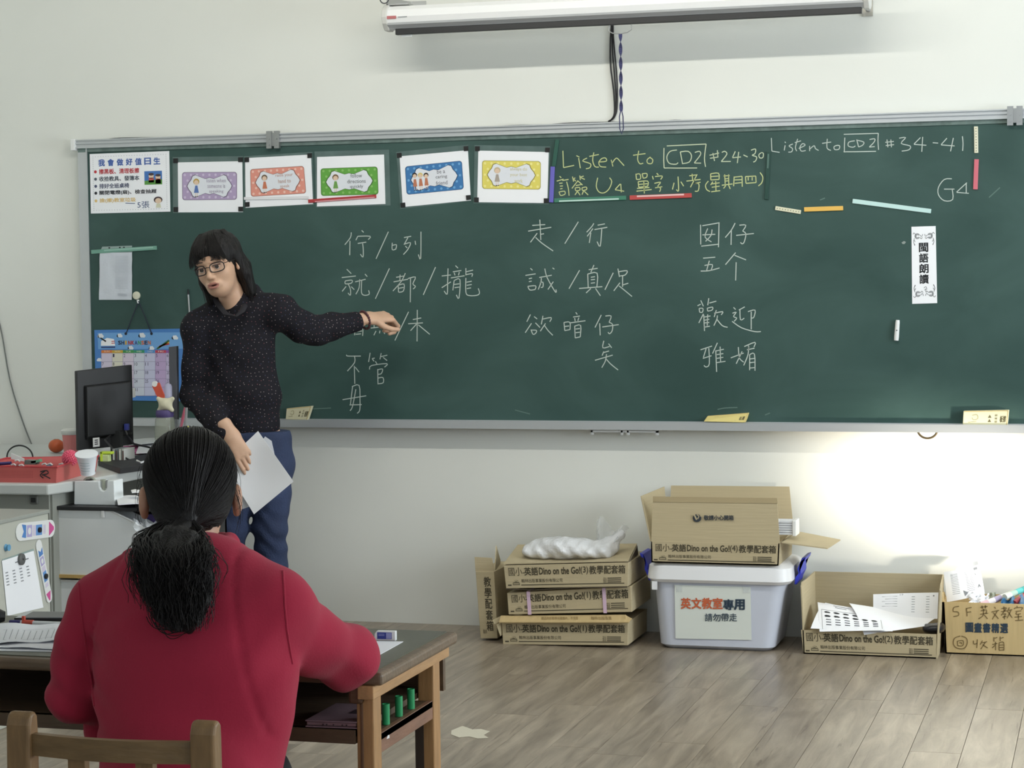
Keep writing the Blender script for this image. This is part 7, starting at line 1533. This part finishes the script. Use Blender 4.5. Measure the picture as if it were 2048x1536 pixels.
# folded collar
co = []
A = np.linspace(0, 2*PI, 15); cc0 = Wp(356, 1124, .07); ring = [cc0+np.array([.096*math.cos(a), .072*math.sin(a), .002+.012*math.cos(a)+.012*math.sin(a)]) for a in A]
v_, f_ = surf([('rc', (ring[i], ring[i+1], .021, .021, (1, 1, 1.35)), .012) for i in range(14)], cc0-.16, cc0+.16, .0055, lambda P, d: d+.0025*np.sin(P[..., 0]*60)*np.sin(P[..., 2]*50))
surf_obj('collar', v_, f_, RS, wp)
# trousers and shoes
v_, f_ = surf(chain([pvb+np.array([-.08, 0, -.01]), kl, fl_], [.10, .072, .05], .03)+chain([pvb+np.array([.08, 0, -.01]), kr, fr_], [.10, .072, .05], .03)+[('rc', (pvb+np.array([-.06, 0, 0]), pvb+np.array([.06, 0, 0]), .115, .115, (1, 1, .9)), .04)], np.array([pvb[0]-.3, pvb[1]-.2, .06]), np.array([pvb[0]+.3, kl[1]+.25, .66]), .010)
surf_obj('trousers', v_, f_, mat('trousers_dark', (44, 46, 56), .85), wp)
for a in (fl_, fr_):
    v_, f_ = surf([('rc', (a+np.array([0, -.03, -.06]), a+np.array([0, .17, -.07]), .042, .034, (1, 1, .9)), .02)], a-np.array([.1, .12, .12]), a+np.array([.1, .28, .06]), .008, lambda P, d: np.maximum(d, .002-P[..., 2]))
    surf_obj('shoe', v_, f_, mat('shoe_dark', (40, 40, 46)), wp)
# hair: smooth crown gathered into a low ponytail
ho = [('el', ((0, -.018, .036), (.085, .100, .088)), .01), ('el', ((0, -.052, -.022), (.070, .056, .058)), .03), ('rc', ((0, -.070, -.045), (-.004, -.106, -.068), .043, .020, (1.15, 1, 1)), .03)]
def cut2(P, d):
    x, y, z = P[..., 0], P[..., 1], P[..., 2]; d = np.maximum(d, -((np.sqrt((x/.07)**2+((y-.10)/.085)**2+((z+.03)/.10)**2)-1)*.06))
    e_ = np.sqrt(((np.abs(x)-.082)/.030)**2+((y-.004)/.030)**2+((z+.012)/.045)**2)-1; d = np.maximum(d, -e_*.03)
    return d
hv = surf(ho, (-.13, -.15, -.14), (.13, .12, .15), .004, cut2); cap2 = surf_obj('hair', place(hv[0]*HS2, HM2, hc2), hv[1], HAIR, wp)
rs = np.random.default_rng(11); tie = np.array([-.006, -.108, -.066]); paths = []
Cc = np.array([0, -.018, .036]); Rr = np.array([.0855, .1015, .0895])
for i in range(3400):
    a = rs.uniform(-PI/2-.25, PI/2+.25); b = rs.uniform(-.1, 1.)      # start on the hairline / parting, flow over the back to the tie
    th = rs.uniform(0, 2*PI)
    d0 = np.array([math.sin(a)*1.0, .35+.6*rs.random()*math.cos(a), math.cos(a)*.95]) if rs.random() < .75 else np.array([math.copysign(1, rs.normal()), rs.uniform(-.2, .5), rs.uniform(-.55, .2)])
    d0 /= np.linalg.norm(d0); d1 = (tie-Cc)/Rr; d1 /= np.linalg.norm(d1); n = 14; t_ = np.linspace(0, 1, n)[:, None]
    w_ = math.acos(max(-1, min(1, float(d0@d1)))); S_ = (np.sin((1-t_)*w_)*d0+np.sin(t_*w_)*d1)/max(math.sin(w_), 1e-3)
    lift = 1.0+.018*rs.random()+.012*math.sin(3*th)*np.sin(t_*PI)
    P = Cc+S_*Rr*lift; k = np.clip((t_-.72)/.28, 0, 1)**1.5; P = P*(1-k)+(tie+np.array([rs.normal(0, .008), .006, rs.normal(0, .006)]))*k
    jit = .0012+.0035*rs.random()
    for _ in range(3):
        sd = sdf_field(P, ho); dv = P-np.array([0, -.03, .01]); dv /= np.maximum(np.linalg.norm(dv, axis=1)[:, None], 1e-6); P = P+dv*np.clip(jit-sd, -.02, .03)[:, None]*(1-.5*k)
    paths.append(place(P*HS2, HM2, hc2))
strands('hair_strand', paths, .0009, .0008, HAIR2, cap2, 3)
# nape fill
v_, f_ = surf([('rc', ((-.02, -.070, -.055), (.02, -.070, -.055), .030, .030), .02), ('rc', ((0, -.085, -.07), (0, -.10, -.085), .026, .020), .02)], (-.12, -.15, -.15), (.12, 0, .02), .004, lambda P, d: d+.0012*np.sin(P[..., 0]*300))
surf_obj('nape_hair', place(v_*HS2, HM2, hc2), f_, HAIR, cap2)
# ponytail
tw = place(tie[None]*HS2, HM2, hc2)[0]; tw = np.array(at(365, 1052, tw[1]-.005))
dn = np.array([0, 0, -1.]); tail_end = at(372, 1262, YW-.13); mid = at(352, 1150, YW-.12)
tl_ops = [('rc', (tw, at(360, 1112, YW-.06), .020, .042, (1, .7, 1)), .02), ('rc', (at(350, 1118, YW-.08), at(352, 1168, YW-.12), .052, .056, (1, .6, 1)), .03), ('rc', (at(356, 1165, YW-.12), at(372, 1235, YW-.13), .054, .026, (1, .6, 1)), .03)]
def tl(P, d): x, z = P[..., 0], P[..., 2]; return d+.0012*np.sin(z*50+6*np.sin(x*40))*np.sin(x*120)+.0015*np.sin(x*260+z*60)
lo = np.minimum(tw, tail_end)-.12; hi = np.maximum(tw, tail_end)+.12; v_, f_ = surf(tl_ops, lo, hi, .005, tl)
pt_ = surf_obj('ponytail', v_, f_, HAIR, wp); paths = []
for i in range(1500):
    u = rs.uniform(-1, 1); v0 = rs.uniform(-1, 1); top_ = rs.random() < .6
    st = tw+np.array([u*.030, v0*.014-.016, rs.uniform(-.016, .012)]); ed_px = (350+u*60+rs.normal(0, 14), 1150+rs.uniform(-15, 105)*(1-.35*abs(u)))
    if i % 5 == 0: ed_px = (365+u*45+rs.normal(0, 8), 1235+rs.uniform(-20, 28))
    dep = YW-.145-.020*(1-u*u)+rs.normal(0, .008); ed = at(*ed_px, dep)
    c1_ = st+np.array([u*.055, -.045-.01*rs.random(), -.02]); c2_ = ed+np.array([u*.020+rs.normal(0, .01), -.004, .06+rs.normal(0, .012)])
    P = bez(st, c1_, c2_, ed, 12); ph = rs.uniform(0, 6.28, 2); s_ = np.linspace(0, 1, 12); am = .0055*s_*rs.uniform(.4, 1.6)
    P[:, 0] += am*np.sin(s_*rs.uniform(9, 17)+ph[0]); P[:, 1] += am*np.cos(s_*rs.uniform(9, 15)+ph[1]); paths.append(P)
for i in range(60):      # wispy end curling to the right
    e_ = at(372+rs.normal(0, 12), 1268+rs.normal(0, 4), YW-.15); s0 = at(330+rs.normal(0, 16), 1225+rs.normal(0, 12), YW-.15); P = bez(s0, s0+np.array([.01, 0, -.035]), e_+np.array([-.01, 0, 0]), at(405+rs.normal(0, 6), 1215+rs.normal(0, 14), YW-.15), 12); paths.append(P)
strands('hair_strand', paths, .0010, .0005, HAIR2, pt_, 3)
MB().tube([tw+np.array([.026*math.cos(a), -.008+.016*math.sin(a), .004*math.sin(2*a)]) for a in np.linspace(0, 2*PI, 17)[:-1]], .0085, 8, closed=True).build('hair_tie', mat('scrunchie', (20, 20, 22), .8), wp)
# loop of the ribbon showing at the left of the ponytail
lc = at(291, 1082, YW-.02); MB().tube([lc+np.array([.010*math.cos(a), .004*math.sin(a), .013*math.sin(a)]) for a in np.linspace(0, 2*PI, 15)[:-1]], .0045, 8, closed=True).build('hair_ribbon', mat('scrunchie', (20, 20, 22)), wp)
# stray hairs
paths = []
for i in range(26):
    x_ = rs.choice((285, 470)); s0 = at(x_+rs.normal(0, 4), rs.uniform(930, 1010), 3.56); d_ = -1 if x_ < 380 else 1
    paths.append(bez(s0, s0+np.array([d_*.008, 0, -.015]), s0+np.array([d_*.010, 0, -.03]), s0+np.array([d_*rs.uniform(-.004, .012), 0, -rs.uniform(.03, .07)]), 7))
strands('stray_hair', paths, .0005, .0003, HAIR2, cap2, 3)
